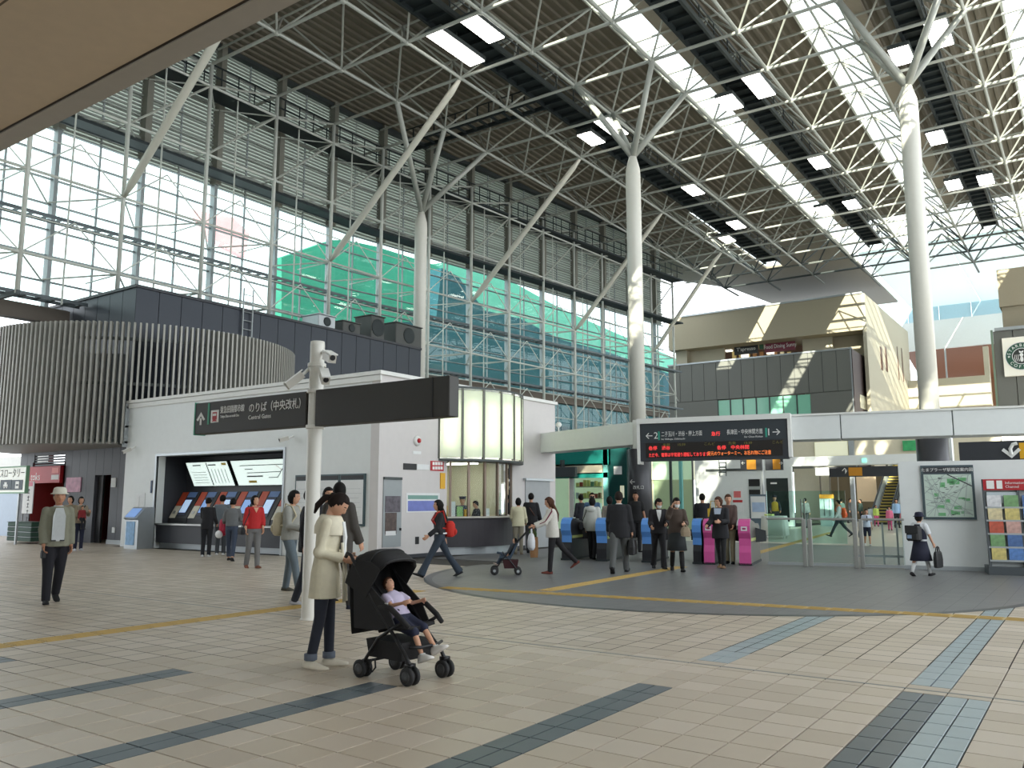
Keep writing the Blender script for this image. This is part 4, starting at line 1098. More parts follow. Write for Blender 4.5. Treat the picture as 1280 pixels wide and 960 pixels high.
dt('足元のウォーターミー、お忘れ物にご注意', .12, LD * .47, zd0 + hz * .14, M_amb, sx=.72)

# ticket gates
M_gblack = mat('gate_black', s2l(30, 31, 36), .4)
M_gbronze = mat('gate_bronze', s2l(96, 92, 84), .35, .4)
M_gblue = mat('gate_blue', s2l(90, 145, 215), .4)
M_gpink = mat('gate_pink', s2l(205, 85, 150), .4)
gates = [(708, M_gblue, M_gblack, .25, 'blue-fronted ticket gate next to the office end'), (752, M_gblue, M_gblack, .26, 'blue-fronted ticket gate left of the walking businessman'),
         (809, M_gblue, M_gblack, .24, 'blue-fronted ticket gate right of the walking businessman'), (872, M_gblue, M_gblack, .2, 'narrow blue-striped ticket gate beside a pink one'),
         (887, M_gpink, M_gblack, .24, 'pink-fronted ticket gate beside the woman in black'), (932, M_gpink, M_gbronze, .26, 'pink-fronted ticket gate with bronze body at the glass fence')]
GP = []
for (px, mf, mb, w, lab) in gates:
    P = onl(px, PG); GP.append(P)
    t = thing('ticket_gate', lab, 'ticket gate', P, EA, 'automatic ticket gates')
    L = 1.75; h = 1.06
    prof = [(0, .0), (0, .3), (.05, .45), (.05, .62), (-.03, .75), (-.03, .92), (.05, 1.02), (.18, 1.06), (.75, 1.0), (1.0, .94), (L - .2, .94), (L, .86), (L, 0)]
    part(G().prism([(-w / 2, a, b) for a, b in prof], (w, 0, 0)), 'body', mb, t, world=False)
    fr = [(-.02, .02), (-.02, .3), (.03, .45), (.03, .62), (-.05, .75), (-.05, .92), (.03, 1.03), (.17, 1.075), (.17, 1.06), (.05, 1.0), (-.02, .92), (-.02, .75), (.06, .62), (.06, .45), (.01, .3), (.01, .02)]
    x0, x1 = (-w / 2 - .005, w / 2 + .005)
    if mf is M_gblue: fr = fr[2:14]
    part(G().prism([(x0, a, b) for a, b in fr], (x1 - x0, 0, 0)), 'front_panel', mf, t, world=False)
    part(G().box((-w / 2 + .04, .2, 1.05), (w / 2 - .04, .5, 1.075)), 'card_reader', mat('reader_pale', s2l(190, 200, 190), .4), t, world=False)
    part(G().box((-w / 2 + .05, .55, 1.0), (w / 2 - .05, .8, 1.03)), 'ticket_slot', M_chrome, t, world=False)
    for s in ((-1,) if px == 872 else ((1,) if px == 887 else (-1, 1))):
        part(G().box((s * w / 2 - .006, .1, .55), (s * w / 2 + .006, L - .1, .62)), 'side_stripe', mat('gate_yellow_green', s2l(170, 180, 110), .5), t, world=False)
        part(G().prism([(s * w / 2, .95, .5), (s * (w / 2 + .24), 1.02, .52), (s * (w / 2 + .24), 1.02, .78), (s * w / 2, .95, .85)], (0, .02, 0)), 'flap', M_gblack, t, world=False)
    if mf is M_gpink:
        part(G().box((-.07, -.056, .8), (.07, -.048, .9)), 'mark_plate', M_paper, t, world=False)
        part(G().box((-.04, -.06, .83), (.04, -.055, .87)), 'mark', mat('mark_magenta', s2l(150, 40, 95), .5), t, world=False)
    part(G().box((-w / 2 - .02, -.02, 0), (w / 2 + .02, L + .02, .05)), 'base_plate', M_grate, t, world=False)
# fence posts and glass between the last gate and the map wall
fence = thing('glass_fence', 'low glass fence with steel posts and handrail beside the gates', 'fence', onl(1045, PG + nb * .3), EA)
FP = PG + nb * .25
fx = [onl(p, FP) for p in (960, 1007, 1014.5, 1071, 1079, 1134)]
for i, p in enumerate(fx[1:-1]): part(lb(G(), p, -.045, .045, -.04, .04, 0, 1.08, .01), 'post', M_chrome, fence)
for a, b in ((0, 1), (2, 3), (4, 5)):
    L = (fx[b] - fx[a]).length
    part(lb(G(), fx[a], 0, L, -.035, .035, 1.06, 1.11, .01), 'handrail', M_chrome, fence)
    part(lb(G(), fx[a], .03, L - .03, -.008, .008, .1, 1.05), 'glass_pane', M_glass, fence)
    part(lb(G(), fx[a], 0, L, -.02, .02, .03, .09), 'bottom_rail', M_silver, fence)
# folded stand leaning at the wall end of the fence
P = onl(1115, PG + nb * .8); t = thing('metal_stand', 'folded pale metal frame standing behind the glass fence', 'stand', P, EA)
for u in (-.15, .15): part(lb(G(), P, u - .02, u + .02, 0, .03, 0, 1.0), 'leg', M_silver, t)
part(G().tube(P + e * .35 + Vector((0, 0, .05)), P + e * .62 + Vector((0, 0, 1.02)), .03), 'leg', M_silver, t); part(G().tube(P + e * .52 + Vector((0, 0, .05)), P + e * .72 + Vector((0, 0, 1.02)), .03), 'leg', M_silver, t)
part(lb(G(), P, -.8, .6, 0, .04, .22, .27), 'cross_bar', M_silver, t)

# map wall
mwall = struct('wall_map', label='free-standing pale wall carrying the station area map', cat='wall')
PM = onl(1131, PG + nb * .35)
zmt = atplane(1131, 577, PM, nb).z
LM = (onl(1420, PM) - PM).length
part(lb(G(), PM, 0, LM, 0, .35, 0.0, zmt), 'wall_panel', M_wall, mwall)
part(lb(G(), PM, 0, LM, -.012, 0, 0, .09), 'skirting', M_silver, mwall)
M0, M1 = onl(1159, PM), onl(1226, PM); LMm = (M1 - M0).length
z1 = atplane(1159, 582, M0, nb).z; z0 = atplane(1159, 649, M0, nb).z
am = thing('area_map', 'framed pale green station area map on the free-standing wall', 'map', M0 + e * LMm / 2 + Vector((0, 0, z0)), EA)
def mb_(u0, u1, a, b, v0, v1): return lb(G(), M0, u0, u1, v0, v1, a, b)
part(mb_(0, LMm, z0, z1, -.05, 0), 'frame', mat('map_frame', s2l(66, 82, 88), .4), am)
part(mb_(.05, LMm - .05, z0 + .05, z1 - .2, -.058, -.05), 'sheet', mat('map_sheet', s2l(196, 212, 200), .4, var=.08, scale=3), am)
part(mb_(.05, LMm - .05, z1 - .17, z1 - .04, -.056, -.05), 'title_bar', M_dgrey, am)
text('たまプラーザ駅周辺案内図', .085, am, facing(M0 + e * LMm / 2 + nb * -.06 + Vector((0, 0, z1 - .105)), -nb), M_txtw, align='CENTER')
rm = random.Random(3)
Mg, Mgr = mat('map_green', s2l(110, 175, 120), .5), mat('map_road', s2l(160, 172, 168), .5)
wS, hS = LMm - .1, z1 - .2 - z0 - .05
for k in range(16):
    u = .05 + rm.random() * (wS - .15); z = z0 + .05 + rm.random() * (hS - .12)
    part(mb_(u, u + .05 + rm.random() * .12, z, z + .03 + rm.random() * .08, -.062, -.058), 'park_patch', Mg, am)
def mline(u0, v0, u1, v1, w, m, nme):
    a = Vector((u0, v0)); b = Vector((u1, v1)); d = (b - a).normalized(); o = Vector((-d.y, d.x)) * w
    q = [a + o, b + o, b - o, a - o]
    part(G().prism([M0 + e * (.05 + p.x * wS) + nb * -.060 + Vector((0, 0, z0 + .05 + p.y * hS)) for p in q], nb * -.003), nme, m, am)
for k in range(8): mline(0.02, rm.random(), .98, rm.random(), .006, Mgr, 'road_line'); 
for k in range(7): mline(rm.random() * .9, .02, rm.random() * .95, .98, .006, Mgr, 'road_line')
mline(.5, 1, 1, .72, .012, M_dgrey, 'railway_line'); mline(.0, .55, .45, 1, .008, Mgr, 'road_line')
for k in range(22):
    u, v = rm.random() * .9 + .03, rm.random() * .9 + .04; mline(u, v, u + .05 + rm.random() * .04, v, .006, M_dgrey, 'place_name')
# leaflet rack
R0 = onl(1239, PM + nb * -.75)
rk = thing('leaflet_rack', 'grey leaflet rack with red header full of coloured brochures', 'rack', R0 + e * .6, EA)
def rb(u0, u1, v0, v1, a, b, g=None): return lb(g or G(), R0, u0, u1, v0, v1, a, b)
RWd = 1.3
part(rb(-.05, RWd, -.15, .6, 0, .16), 'base', mat('rack_grey', s2l(70, 76, 80), .45), rk)
def sl(v): return .05 + v * .18
prof = [(-.05, .16), (.05, .16), (.3, 1.95), (.22, 1.95)]
for u in (0, .62, 1.24):
    part(G().prism([R0 + ROT @ Vector((u - .02, a, b)) for a, b in prof], e * .045), 'side_rail', MATS['rack_grey'], rk)
part(G().prism([R0 + ROT @ Vector((.0, a, b)) for a, b in [(.06, .16), (.08, .16), (.32, 1.95), (.30, 1.95)]], e * 1.26), 'back_panel', mat('rack_back', s2l(160, 165, 165), .5), rk)
part(rb(.0, 1.26, .18, .30, 1.72, 1.95), 'header', M_red, rk)
part(rb(.06, .2, .165, .18, 1.75, 1.92), 'header_pictogram', M_txtw, rk)
part(rb(.245, .35, .165, .18, 1.75, 1.92), 'header_pictogram', M_txtw, rk)
text('Information', .075, rk, facing(R0 + ROT @ Vector((.40, .172, 1.87)), -nb), M_txtw); text('Channel', .075, rk, facing(R0 + ROT @ Vector((.40, .172, 1.79)), -nb), M_txtw)
part(rb(.05, .6, .2, .24, 1.45, 1.68), 'blank_card', mat('rack_card', s2l(185, 195, 200), .5), rk)
cols = [(205, 190, 120), (190, 90, 70), (215, 215, 225), (90, 130, 190), (200, 160, 150), (120, 160, 110), (215, 200, 160), (160, 60, 60), (80, 110, 160)]
bn = 0
names = ['yellow', 'red', 'white', 'blue', 'pink', 'green', 'cream', 'dark red', 'navy']
pock = ['lowest', 'second lowest', 'middle', 'second highest', 'highest']
for rw in range(5):
    zz = .3 + rw * .27; yy = -.02 + rw * .038
    part(rb(0, 1.26, yy - .02, yy + .02, zz - .04, zz), 'pocket_lip', M_silver, rk)
    for c in range(4):
        ci = (rw * 4 + c * 3 + rw) % 9; u = .04 + c * .31 + (.02 if c > 1 else 0)
        m = mat('brochure_' + names[ci].replace(' ', '_'), s2l(*cols[ci]), .5, var=.5, scale=14)
        one(rb(u, u + .26, yy - .005, yy + .03, zz - .02, zz + .235), 'brochure', m, '%s brochure in the rack, %s row, %s from the map' % (names[ci], pock[rw], ('first', 'second', 'third', 'fourth')[c]), 'brochure', 'brochures in the leaflet rack')

# =================================================================== INSIDE THE GATES
def yb(px0, py0, px1, py1, Y, d=.1, g=None, z0=None):
    a, b = aty(px0, py0, Y), aty(px1, py1, Y)
    return (g or G()).box((a.x, Y, (b.z if z0 is None else z0)), (b.x, Y + d, a.z))
M_teal = mat('teal_glass_band', s2l(40, 140, 130), .25, var=.08)
M_dteal = mat('dark_teal_panel', s2l(22, 70, 68), .3)
M_cream = mat('cream_wall', s2l(206, 198, 176), .6)
M_inlit = mat('lit_interior', s2l(225, 225, 200), .6, emit=s2l(225, 225, 195), estr=.55)  # surface glow stands in for lamplight inside the shops
M_post = mat('pale_teal_post', s2l(120, 190, 185), .25)
YI = 36.0
ws = struct('wall_inner', label='glazed shop fronts along the inner concourse', cat='wall')
part(yb(688, 541, 763, 581, YI), 'teal_band', M_teal, ws)
part(yb(688, 581, 753, 592, YI, .3), 'fascia', M_cream, ws)
part(yb(688, 592, 760, 597, YI, .2), 'teal_rail', M_teal, ws)
part(yb(680, 597, 765, 660, YI + 3, .1, z0=0), 'shop_back_wall', M_inlit, ws)
part(yb(753.5, 560, 760.5, 650, YI, .2, z0=0), 'corner_post', M_post, ws)
part(yb(711.5, 597, 717, 650, YI, .15, z0=0), 'post', M_white, ws)
part(yb(760.5, 555, 790, 650, YI, .3, z0=0), 'dark_pier', M_dteal, ws)
part(yb(775, 607, 780, 622, YI - .03, .03), 'lit_slot', M_inlit, ws)
part(yb(767, 583, 777, 593, YI - .03, .03), 'white_plate', M_paper, ws)
for k in range(2): part(yb(690 + 26 * k, 598, 711 + 42 * k, 655, YI + .05, .02, z0=.05), 'pane', M_gglass, ws)
for zz in (1.0, 1.6, 2.2):
    g = G(); a = aty(720, 600, YI + 2.5); b = aty(752, 600, YI + 2.5); g.box((a.x, YI + 2.5, zz), (b.x, YI + 2.9, zz + .05)); part(g, 'shelf', M_cream, ws)
rs = random.Random(5)
for r_ in range(3):
    for k in range(7):
        px = 721 + k * 4.6; p = aty(px, 600, YI + 2.55); zz = (1.05, 1.65, 2.25)[r_]; cn = rs.choice(['red', 'yellow', 'green', 'white', 'brown']); c = dict(red=(170, 60, 50), yellow=(215, 200, 120), green=(100, 140, 110), white=(200, 200, 205), brown=(150, 110, 80))[cn]
        one(G().box((p.x - .06, YI + 2.55, zz), (p.x + .07, YI + 2.7, zz + .2 + rs.random() * .15)), 'shop_item', mat('shop_item_%d' % (c[0] + c[1]), s2l(*c), .5), 'small %s package on the %s shelf of the glazed shop' % (cn, ('lower', 'middle', 'upper')[r_]), 'package', 'packages on the %s shop shelf' % ('lower', 'middle', 'upper')[r_])
# right of the dark column
part(yb(812, 576, 868, 600, YI + 6, .1), 'bright_panel', M_inlit, ws)
part(yb(812, 600, 868, 660, YI + 6, .1, z0=0), 'shop_back_wall', mat('warm_interior', s2l(188, 180, 150), .6, emit=s2l(190, 180, 150), estr=.3), ws)  # this back wall glows faintly to look lamplit
part(yb(816, 575, 868, 660, YI + 2, .02, z0=.05), 'pane', M_gglass, ws)
part(yb(848, 575, 854, 660, YI + 1.9, .15, z0=0), 'post', M_post, ws)
part(yb(836, 575, 841, 660, YI + 1.9, .1, z0=0), 'post', M_dsteel, ws)
part(yb(864, 570, 868, 660, YI + 1.9, .1, z0=0), 'post', M_dsteel, ws)
# hanging dark sign at the left
t = thing('hanging_sign', 'plain grey hanging sign near the glazed shop', 'sign', aty(705, 596, 35.6))
part(yb(690, 584, 719, 596, 35.6, .2), 'board', mat('hanging_sign_grey', s2l(74, 80, 84), .5), t)
part(yb(700, 575, 702, 585, 35.7, .4), 'bracket', M_dsteel, t)
# arrow lettering on the column cladding
cl = [o for o in bpy.data.objects if o.name.startswith('roof_column') and abs(o.location.x + 15.9) < .1][0]
text('←', .32, cl, facing(aty(790.5, 602.5, 31.70)), M_txtw, align='CENTER'); text('改札口', .17, cl, facing(aty(798, 609.5, 31.70)), M_txtw, align='CENTER')
# white office block
YO = 50.0
wo = struct('wall_kiosk', label='white staff office wall inside the gates', cat='wall')
part(yb(868, 570, 992, 655, YO, .3, z0=0), 'wall_panel', M_wall, wo)
part(yb(935.5, 599, 951.5, 650, YO - .04, .05), 'dark_window', M_black, wo)
part(yb(957.5, 598, 987, 652, YO - .04, .05), 'dark_doorway', mat('dark_green_black', s2l(34, 44, 44), .35), wo)
part(yb(936, 608, 951, 612, YO - .06, .03), 'window_shelf', M_silver, wo)
part(yb(963, 603, 971, 605, YO - .06, .02), 'door_plate', M_txtw, wo)
part(yb(882, 586.5, 952, 588, YO - .05, .05), 'seam_strip', M_dsteel, wo)
part(yb(862, 590, 868, 600, YO - 2, .1), 'orange_plate', M_orange, wo)
g = G()
for px in (898, 906.5): yb(px, 573, px + 1.2, 595, YO - .5, .08, g)
for py in (578, 584, 590): yb(898, py, 907.5, py + 1.0, YO - .5, .08, g)
part(g, 'cable_rack', M_dsteel, wo)
t = thing('wall_poster', 'white poster with red figure on the staff office wall', 'poster', aty(920, 640, YO - .05))
part(yb(914.5, 610, 929.5, 640, YO - .06, .02), 'sheet', M_paper, t); part(yb(917, 614, 926, 622, YO - .08, .02), 'figure', mat('poster_red', s2l(215, 110, 110), .5), t); part(yb(916, 625, 928, 628, YO - .08, .02), 'headline', M_red, t)
t = thing('poster_stand', 'framed easel poster with blue drawing near the staff table', 'poster', aty(948, 655, 36.0))
part(yb(936.5, 618, 959, 652, 36.0, .05, z0=.0), 'frame', mat('easel_grey', s2l(96, 112, 124), .4), t); part(yb(938, 620.5, 957.5, 648, 35.97, .03), 'sheet', M_paper, t)
part(yb(940, 628, 956, 640, 35.955, .02), 'drawing', mat('drawing_blue', s2l(165, 185, 215), .5, var=.3, scale=4), t)
t = thing('exit_sign_post', 'slim post with two amber direction boards inside the gates', 'sign', aty(953, 650, 36.5).xy.to_3d())
part(yb(951, 572, 956, 650, 36.5, .1, z0=0), 'post', M_silver, t)
for (p0, p1, o0, o1, ar) in ((925, 952.5, 933, 945, '←'), (956, 979, 965.5, 975.5, '→')):
    part(yb(p0, 571.5, p1, 587.5, 36.4, .08), 'board', M_dgrey, t); part(yb(o0, 572.5, o1, 586.5, 36.38, .02), 'amber_panel', M_orange, t)
    text(ar, .22, t, facing(aty(p0 + 4 if ar == '←' else p1 - 3, 579, 36.37)), M_txtw, align='CENTER')
# lower white beam, wall above, lights and hanging sign

part(yb(985, 571.5, 1152, 585.5, 45, .8, z0=aty(1065, 581, 45).z), 'lower_beam', M_wall, wo)
part(yb(985, 545, 1300, 574, 56, .3), 'upper_wall', M_cream, wo)
part(yb(1018, 553, 1060, 569, 55.9, .08), 'bright_window', M_inlit, wo)
part(yb(1060, 549, 1068, 570, 55.8, .3), 'pier', M_silver, wo)
part(yb(1128, 551, 1147, 563, 55.8, .1), 'green_panel', mat('green_leaf_panel', s2l(60, 160, 100), .5, var=.7, scale=3), wo)
one(yb(1077, 573, 1083, 578, 44.9, .06), 'exit_light', mat('exit_light', s2l(160, 235, 220), .5, emit=s2l(150, 240, 215), estr=1.2), 'small green lit exit light on the lower white beam', 'sign')
t = thing('hanging_sign', 'dark hanging sign with amber middle panel in front of the escalators', 'sign', aty(1082, 594, 47))
part(yb(1036, 584, 1128, 595, 47, .2), 'board', M_dgrey, t); part(yb(1060.5, 584.5, 1078, 594.5, 46.98, .02), 'amber_panel', M_orange, t)
text('↑', .45, t, facing(aty(1056, 589.5, 46.96)), M_txtw, align='CENTER')
one(yb(1019, 585, 1035, 594, 47, .3), 'lit_box', mat('lit_box_white', (1, 1, 1), .5, emit=(1, .97, .85), estr=1.6), 'white lit box beside the dark hanging sign', 'light')
part(yb(992, 586, 1040, 655, 58, .2, z0=0), 'far_wall', M_cream, wo)
part(yb(1062, 594, 1070, 650, 52, .3, z0=0), 'pier', M_silver, wo)
part(yb(1070, 594, 1096, 627, 62, .2), 'cream_screen', mat('cream_screen', s2l(228, 200, 165), .5, emit=s2l(228, 205, 170), estr=.25), wo)
part(yb(1030, 590, 1140, 650, 74, .2, z0=0), 'far_wall', mat('far_shop_brown', s2l(130, 112, 84), .6), wo)
for k, (p0, p1) in enumerate(((1024, 1028), (1036, 1040), (1046, 1050))): part(yb(p0, 595, p1, 650, 57.5, .2, z0=0), 'pier', mat('taupe_pier', s2l(120, 112, 100), .5), wo)
# escalators climbing away
for k, (x0p, x1p, lab) in enumerate(((1093, 1110, 'escalator with yellow-edged steps next to the cream screen'), (1121, 1138, 'escalator with yellow-edged steps next to the map wall'))):
    Ye = 58.0; a, b = aty(x0p, 645, Ye), aty(x1p, 645, Ye); x0, x1 = a.x, b.x
    t = thing('escalator', lab, 'escalator', ((x0 + x1) / 2, Ye, 0), group='pair of escalators')
    sm1 = mesh(G().box((0, 0, -.6), (x1 - x0, .36, .2)), 'step', mat('step_dark', s2l(58, 56, 50), .6)); sm2 = mesh(G().box((0, -.01, .14), (x1 - x0, .05, .21)), 'step_edge', mat('step_yellow', s2l(215, 190, 90), .5))
    for s in range(26):
        o = link('step', sm1, t, (x0 - (x0 + x1) / 2, s * .36, s * .2)); link('step_edge', sm2, o)
    for xx in (x0 - .15, x1 + .15):
        part(G().prism([(xx - .05, Ye - .8, 0), (xx - .05, Ye - .8, 1.0), (xx - .05, Ye + .4, 1.0), (xx - .05, Ye + 9.8, 6.2), (xx - .05, Ye + 9.8, 5.0), (xx - .05, Ye + .4, 0)], (.1, 0, 0)), 'balustrade', mat('balustrade_pale', s2l(190, 200, 200), .3), t)
        part(G().path([(xx, Ye - .8, 1.02), (xx, Ye + .4, 1.02), (xx, Ye + 9.8, 6.25)], .06, 6), 'handrail', M_black, t)
# glass screens inside
t = thing('glass_screen', 'tall glass screen with bronze posts behind the fence', 'screen', aty(1002, 690, 30).xy.to_3d())
for p0 in (1001, 1005): part(yb(p0, 624, p0 + 2.2, 690, 30, .08, z0=0), 'post', M_gbronze, t)
part(yb(958, 614, 1060, 690, 30.05, .02, z0=.05), 'pane', M_gglass, t)
t = thing('ticket_adjuster', 'pale blue fare adjusting machine with orange header', 'machine', aty(1034, 655, 52).xy.to_3d())
part(yb(1024, 618, 1041, 660, 52, .5, z0=0), 'body', mat('adjuster_white', s2l(195, 215, 215), .4), t); part(yb(1024, 618, 1042, 623, 51.95, .06), 'header', M_orange, t)
part(yb(1029.5, 624, 1031, 645, 51.95, .06), 'divider', M_dgrey, t); part(yb(1036, 624, 1037.5, 645, 51.95, .06), 'divider', M_dgrey, t)
# right overhead: dark hanging sign with yellow block, column stub, lit strip
t = thing('overhead_sign', 'dark overhead sign with white bent arrow and yellow block above the map wall', 'sign', aty(1240, 573, 27.5))
part(yb(1198, 553, 1330, 573, 27.5, .3), 'board', M_dgrey, t); part(yb(1273.5, 553.5, 1330, 572, 27.48, .02), 'yellow_block', M_yellow, t)
for pp in (1215, 1300): part(yb(pp, 553, pp + 3, 640, 27.62, .06, z0=0), 'post', M_silver, t)
c = aty(1264, 563, 27.47)
g = G()
for sx in (-1, 1): g.prism([c + Vector((0, 0, -.22)), c + Vector((sx * .24, 0, .0)), c + Vector((sx * .18, 0, .07)), c + Vector((0, 0, -.10))], (0, -.01, 0))
g.path([c + Vector((0, 0, -.12)), c + Vector((-.02, 0, .05)), c + Vector((.05, 0, .17)), c + Vector((.16, 0, .2))], .05, 6)
part(g, 'arrow', M_txtw, t)
one(yb(1252, 545.5, 1300, 551, 55.7, .31), 'lit_strip', MATS['lit_box_white'], 'bright ceiling strip glimpsed behind the overhead sign', 'light')
one(yb(1185, 540, 1197, 660, 29, .4, z0=0), 'pale_post', M_wall, 'pale square post beside the clad column behind the map wall', 'post')
part(yb(1196, 573, 1300, 640, 58, .2, z0=0), 'far_wall', mat('far_pale', s2l(190, 196, 200), .5), wo)
# =================================================================== FAR SHOPPING BUILDING
far = struct('wall_far', label='tan two-storey shop building at the far end of the hall', cat='wall')
M_tan = mat('tan_render', s2l(158, 148, 126), .7, var=.03)
M_tan2 = mat('light_tan_render', s2l(176, 168, 148), .7, var=.03)
M_gpan = mat('grey_cladding_panel', s2l(112, 112, 106), .55, var=.04)
M_brown = mat('dark_brown_cladding', s2l(62, 48, 46), .5)
YF = 78.0
def Fp(px, py, Y=YF): return aty(px, py, Y)
xa, xb = Fp(835, 400).x, Fp(1076, 370).x
zt_, zc_ = Fp(1000, 377).z, Fp(960, 425).z
part(G().box((xa, YF, zc_), (xb, YF + 12, zt_)), 'upper_band', M_tan, far)
part(G().box((xa - .1, YF - .1, zt_), (xb + .1, YF + 12, zt_ + .15)), 'coping', M_silver, far)
xo0, xo1 = Fp(905, 430).x, Fp(1004, 420).x
YR = YF + 1.6
zfl = Fp(960, 470).z
part(G().box((xa + .5, YR, zfl - 4), (Fp(905, 430, YR).x, YR + .3, zc_)).box((Fp(1003, 430, YR).x, YR, zfl - 4), (Fp(1040, 420, YR).x, YR + .3, zc_)), 'recess_wall', M_tan2, far)
part(G().box((Fp(1035, 420, YR).x, YR + .6, zfl - 4), (xb, YR + .8, zc_)), 'recess_wall', M_tan, far)
part(G().box((xa + .4, YR - .8, zfl - 4), (Fp(862, 430, YR).x, YR, zc_)), 'corner_pier', M_tan2, far)
# shop interior behind the opening
q0, q1 = Fp(903, 430, YR + 3), Fp(1006, 420, YR + 3)
part(G().box((q0.x, YR + 3, zfl - 4), (q1.x, YR + 3.1, zc_)), 'shop_interior', mat('shop_interior_brown', s2l(96, 74, 68), .6, emit=s2l(120, 95, 80), estr=.15), far)
def fs(px0, py0, px1, py1, nm, m, lab, cat, Y=YR + .3, d=.12, grp=None):
    a, b = Fp(px0, py0, Y), Fp(px1, py1, Y); return one(G().box((a.x, Y, b.z), (b.x, Y + d, a.z)), nm, m, lab, cat, grp)
t = fs(917.5, 431, 947.5, 441, 'shop_name_sign', M_black, 'black shop sign with white lettering in the upper shop opening', 'sign')
text("T'spresso", .5, t, facing(Fp(932.5, 436.3, YR + .28)), M_txtw, align='CENTER')
t = fs(956, 427, 994, 437, 'shop_name_sign', mat('maroon_sign', s2l(120, 40, 60), .5), 'maroon shop sign with white lettering in the upper shop opening', 'sign')
text('Food Dining Sunny', .55, t, facing(Fp(975, 432.3, YR + .28)), M_txtw, align='CENTER', sx=.75)
fs(949, 429, 954, 436, 'shop_badge', mat('dark_green_badge', s2l(40, 90, 60), .5), 'dark green badge between the two shop signs', 'sign')
rs = random.Random(11)
for k, (px, py) in enumerate([(910, 437), (927, 430), (944, 449), (975, 445), (1000, 421), (930, 444), (962, 440)]):
    fs(px - 4, py - 1.6, px + 4, py + 1.6, 'pendant_lamp', mat('pendant_glow', (1, 1, 1), .5, emit=(1, .93, .8), estr=2.2), 'glowing pendant lamp inside the upper shop', 'light', YR + 1.2, .5, 'pendant lamps in the upper shop')
for k in range(10):
    px = 915 + k * 8.6; cn = rs.choice(['cream', 'brown', 'black', 'tan']); c = dict(cream=(225, 215, 180), brown=(150, 110, 70), black=(60, 55, 55), tan=(210, 190, 130))[cn]
    fs(px, 440, px + 5, 452, 'shop_fitting', mat('fitting_%d' % c[0], s2l(*c), .5, emit=s2l(*c), estr=.25), 'upright %s display fitting inside the upper shop' % cn, 'display', YR + 2.0, .2, 'display fittings in the upper shop')
# lower grey volume with terrace edge
Y1 = 74.5
xl1, xr1 = Fp(835, 456, Y1).x, Fp(1063, 437, Y1).x
zt1 = Fp(950, 447, Y1).z
n = 14
zmid = Fp(1000, 492, Y1).z; zbot = Fp(1000, 521, Y1).z
wx0, wx1 = Fp(897, 510, Y1).x, Fp(1014, 510, Y1).x
for k in range(n):
    x0 = xl1 + (xr1 - xl1) * k / n; x1 = xl1 + (xr1 - xl1) * (k + 1) / n
    part(G().box((x0 + .02, Y1, zmid), (x1 - .02, Y1 + .2, zt1)), 'cladding_panel', M_gpan, far)
part(G().box((xl1, Y1 + .05, zmid), (xr1, Y1 + .3, zt1 - .05)), 'cladding_core', M_dgrey, far)
part(G().box((xl1, Y1, 4), (wx0, Y1 + .2, zmid - .04)).box((wx1, Y1, 4), (xr1, Y1 + .2, zmid - .04)).box((wx0, Y1, 4), (wx1, Y1 + .2, zbot - 1)), 'cladding_panel', M_gpan, far)
part(G().box((xl1 - .05, Y1 - .06, zt1), (xr1 + .08, Y1 + .4, zt1 + .14)), 'terrace_coping', M_silver, far)
part(G().box((xl1, Y1 + .2, zt1 - 1.2), (xr1 - .1, YR, zt1 - 1.0)), 'terrace_floor', M_tan2, far)
part(G().box((xr1 - .05, Y1 - .03, 4), (xr1 + .05, Y1 + .05, zt1)), 'corner_trim', M_silver, far)
ng = 7
for k in range(ng):
    x0 = wx0 + (wx1 - wx0) * k / ng; x1 = wx0 + (wx1 - wx0) * (k + 1) / ng
    part(G().box((x0 + .06, Y1 + .1, zbot - 1), (x1 - .06, Y1 + .13, zmid - .1)), 'pane', mat('green_lit_pane', s2l(120, 175, 150), .15, emit=s2l(110, 175, 150), estr=.3), far)
    part(G().box((x0 - .05, Y1 + .02, zbot - 1), (x0 + .05, Y1 + .2, zmid - .04)), 'mullion', M_dsteel, far)
# brown return side
yq = 78.0 + 4
part(G().box((xr1, Y1, 4), (xr1 + .12, atx(1103, 456, xr1).y, zt1 - .02)), 'brown_side', M_brown, far)
p0, p1 = atx(1075, 493, xr1 + .14), atx(1089, 515, xr1 + .14)
part(G().box((xr1 + .1, p0.y, p1.z), (xr1 + .16, p1.y, p0.z)), 'side_window', mat('pale_side_window', s2l(190, 185, 160), .3, emit=s2l(190, 185, 160), estr=.2), far)
# tan side face with narrow windows
ys1 = atx(1132, 430, xb).y
part(G().box((xb, YF, 3), (xb + .3, ys1, zt_ - .01)), 'side_wall', M_tan2, far)
for (pa, pb_, ta, tb) in ((1100, 1104, 433, 463), (1106, 1110, 433, 465), (1121, 1124.5, 433, 475), (1126.5, 1130, 435, 477)):
    a, b = atx(pa, ta, xb + .32), atx(pb_, tb, xb + .32)
    part(G().box((xb + .25, a.y, b.z), (xb + .34, b.y, a.z)), 'slot_window', mat('slot_window_brown', s2l(92, 70, 60), .3, var=.5, scale=2), far)
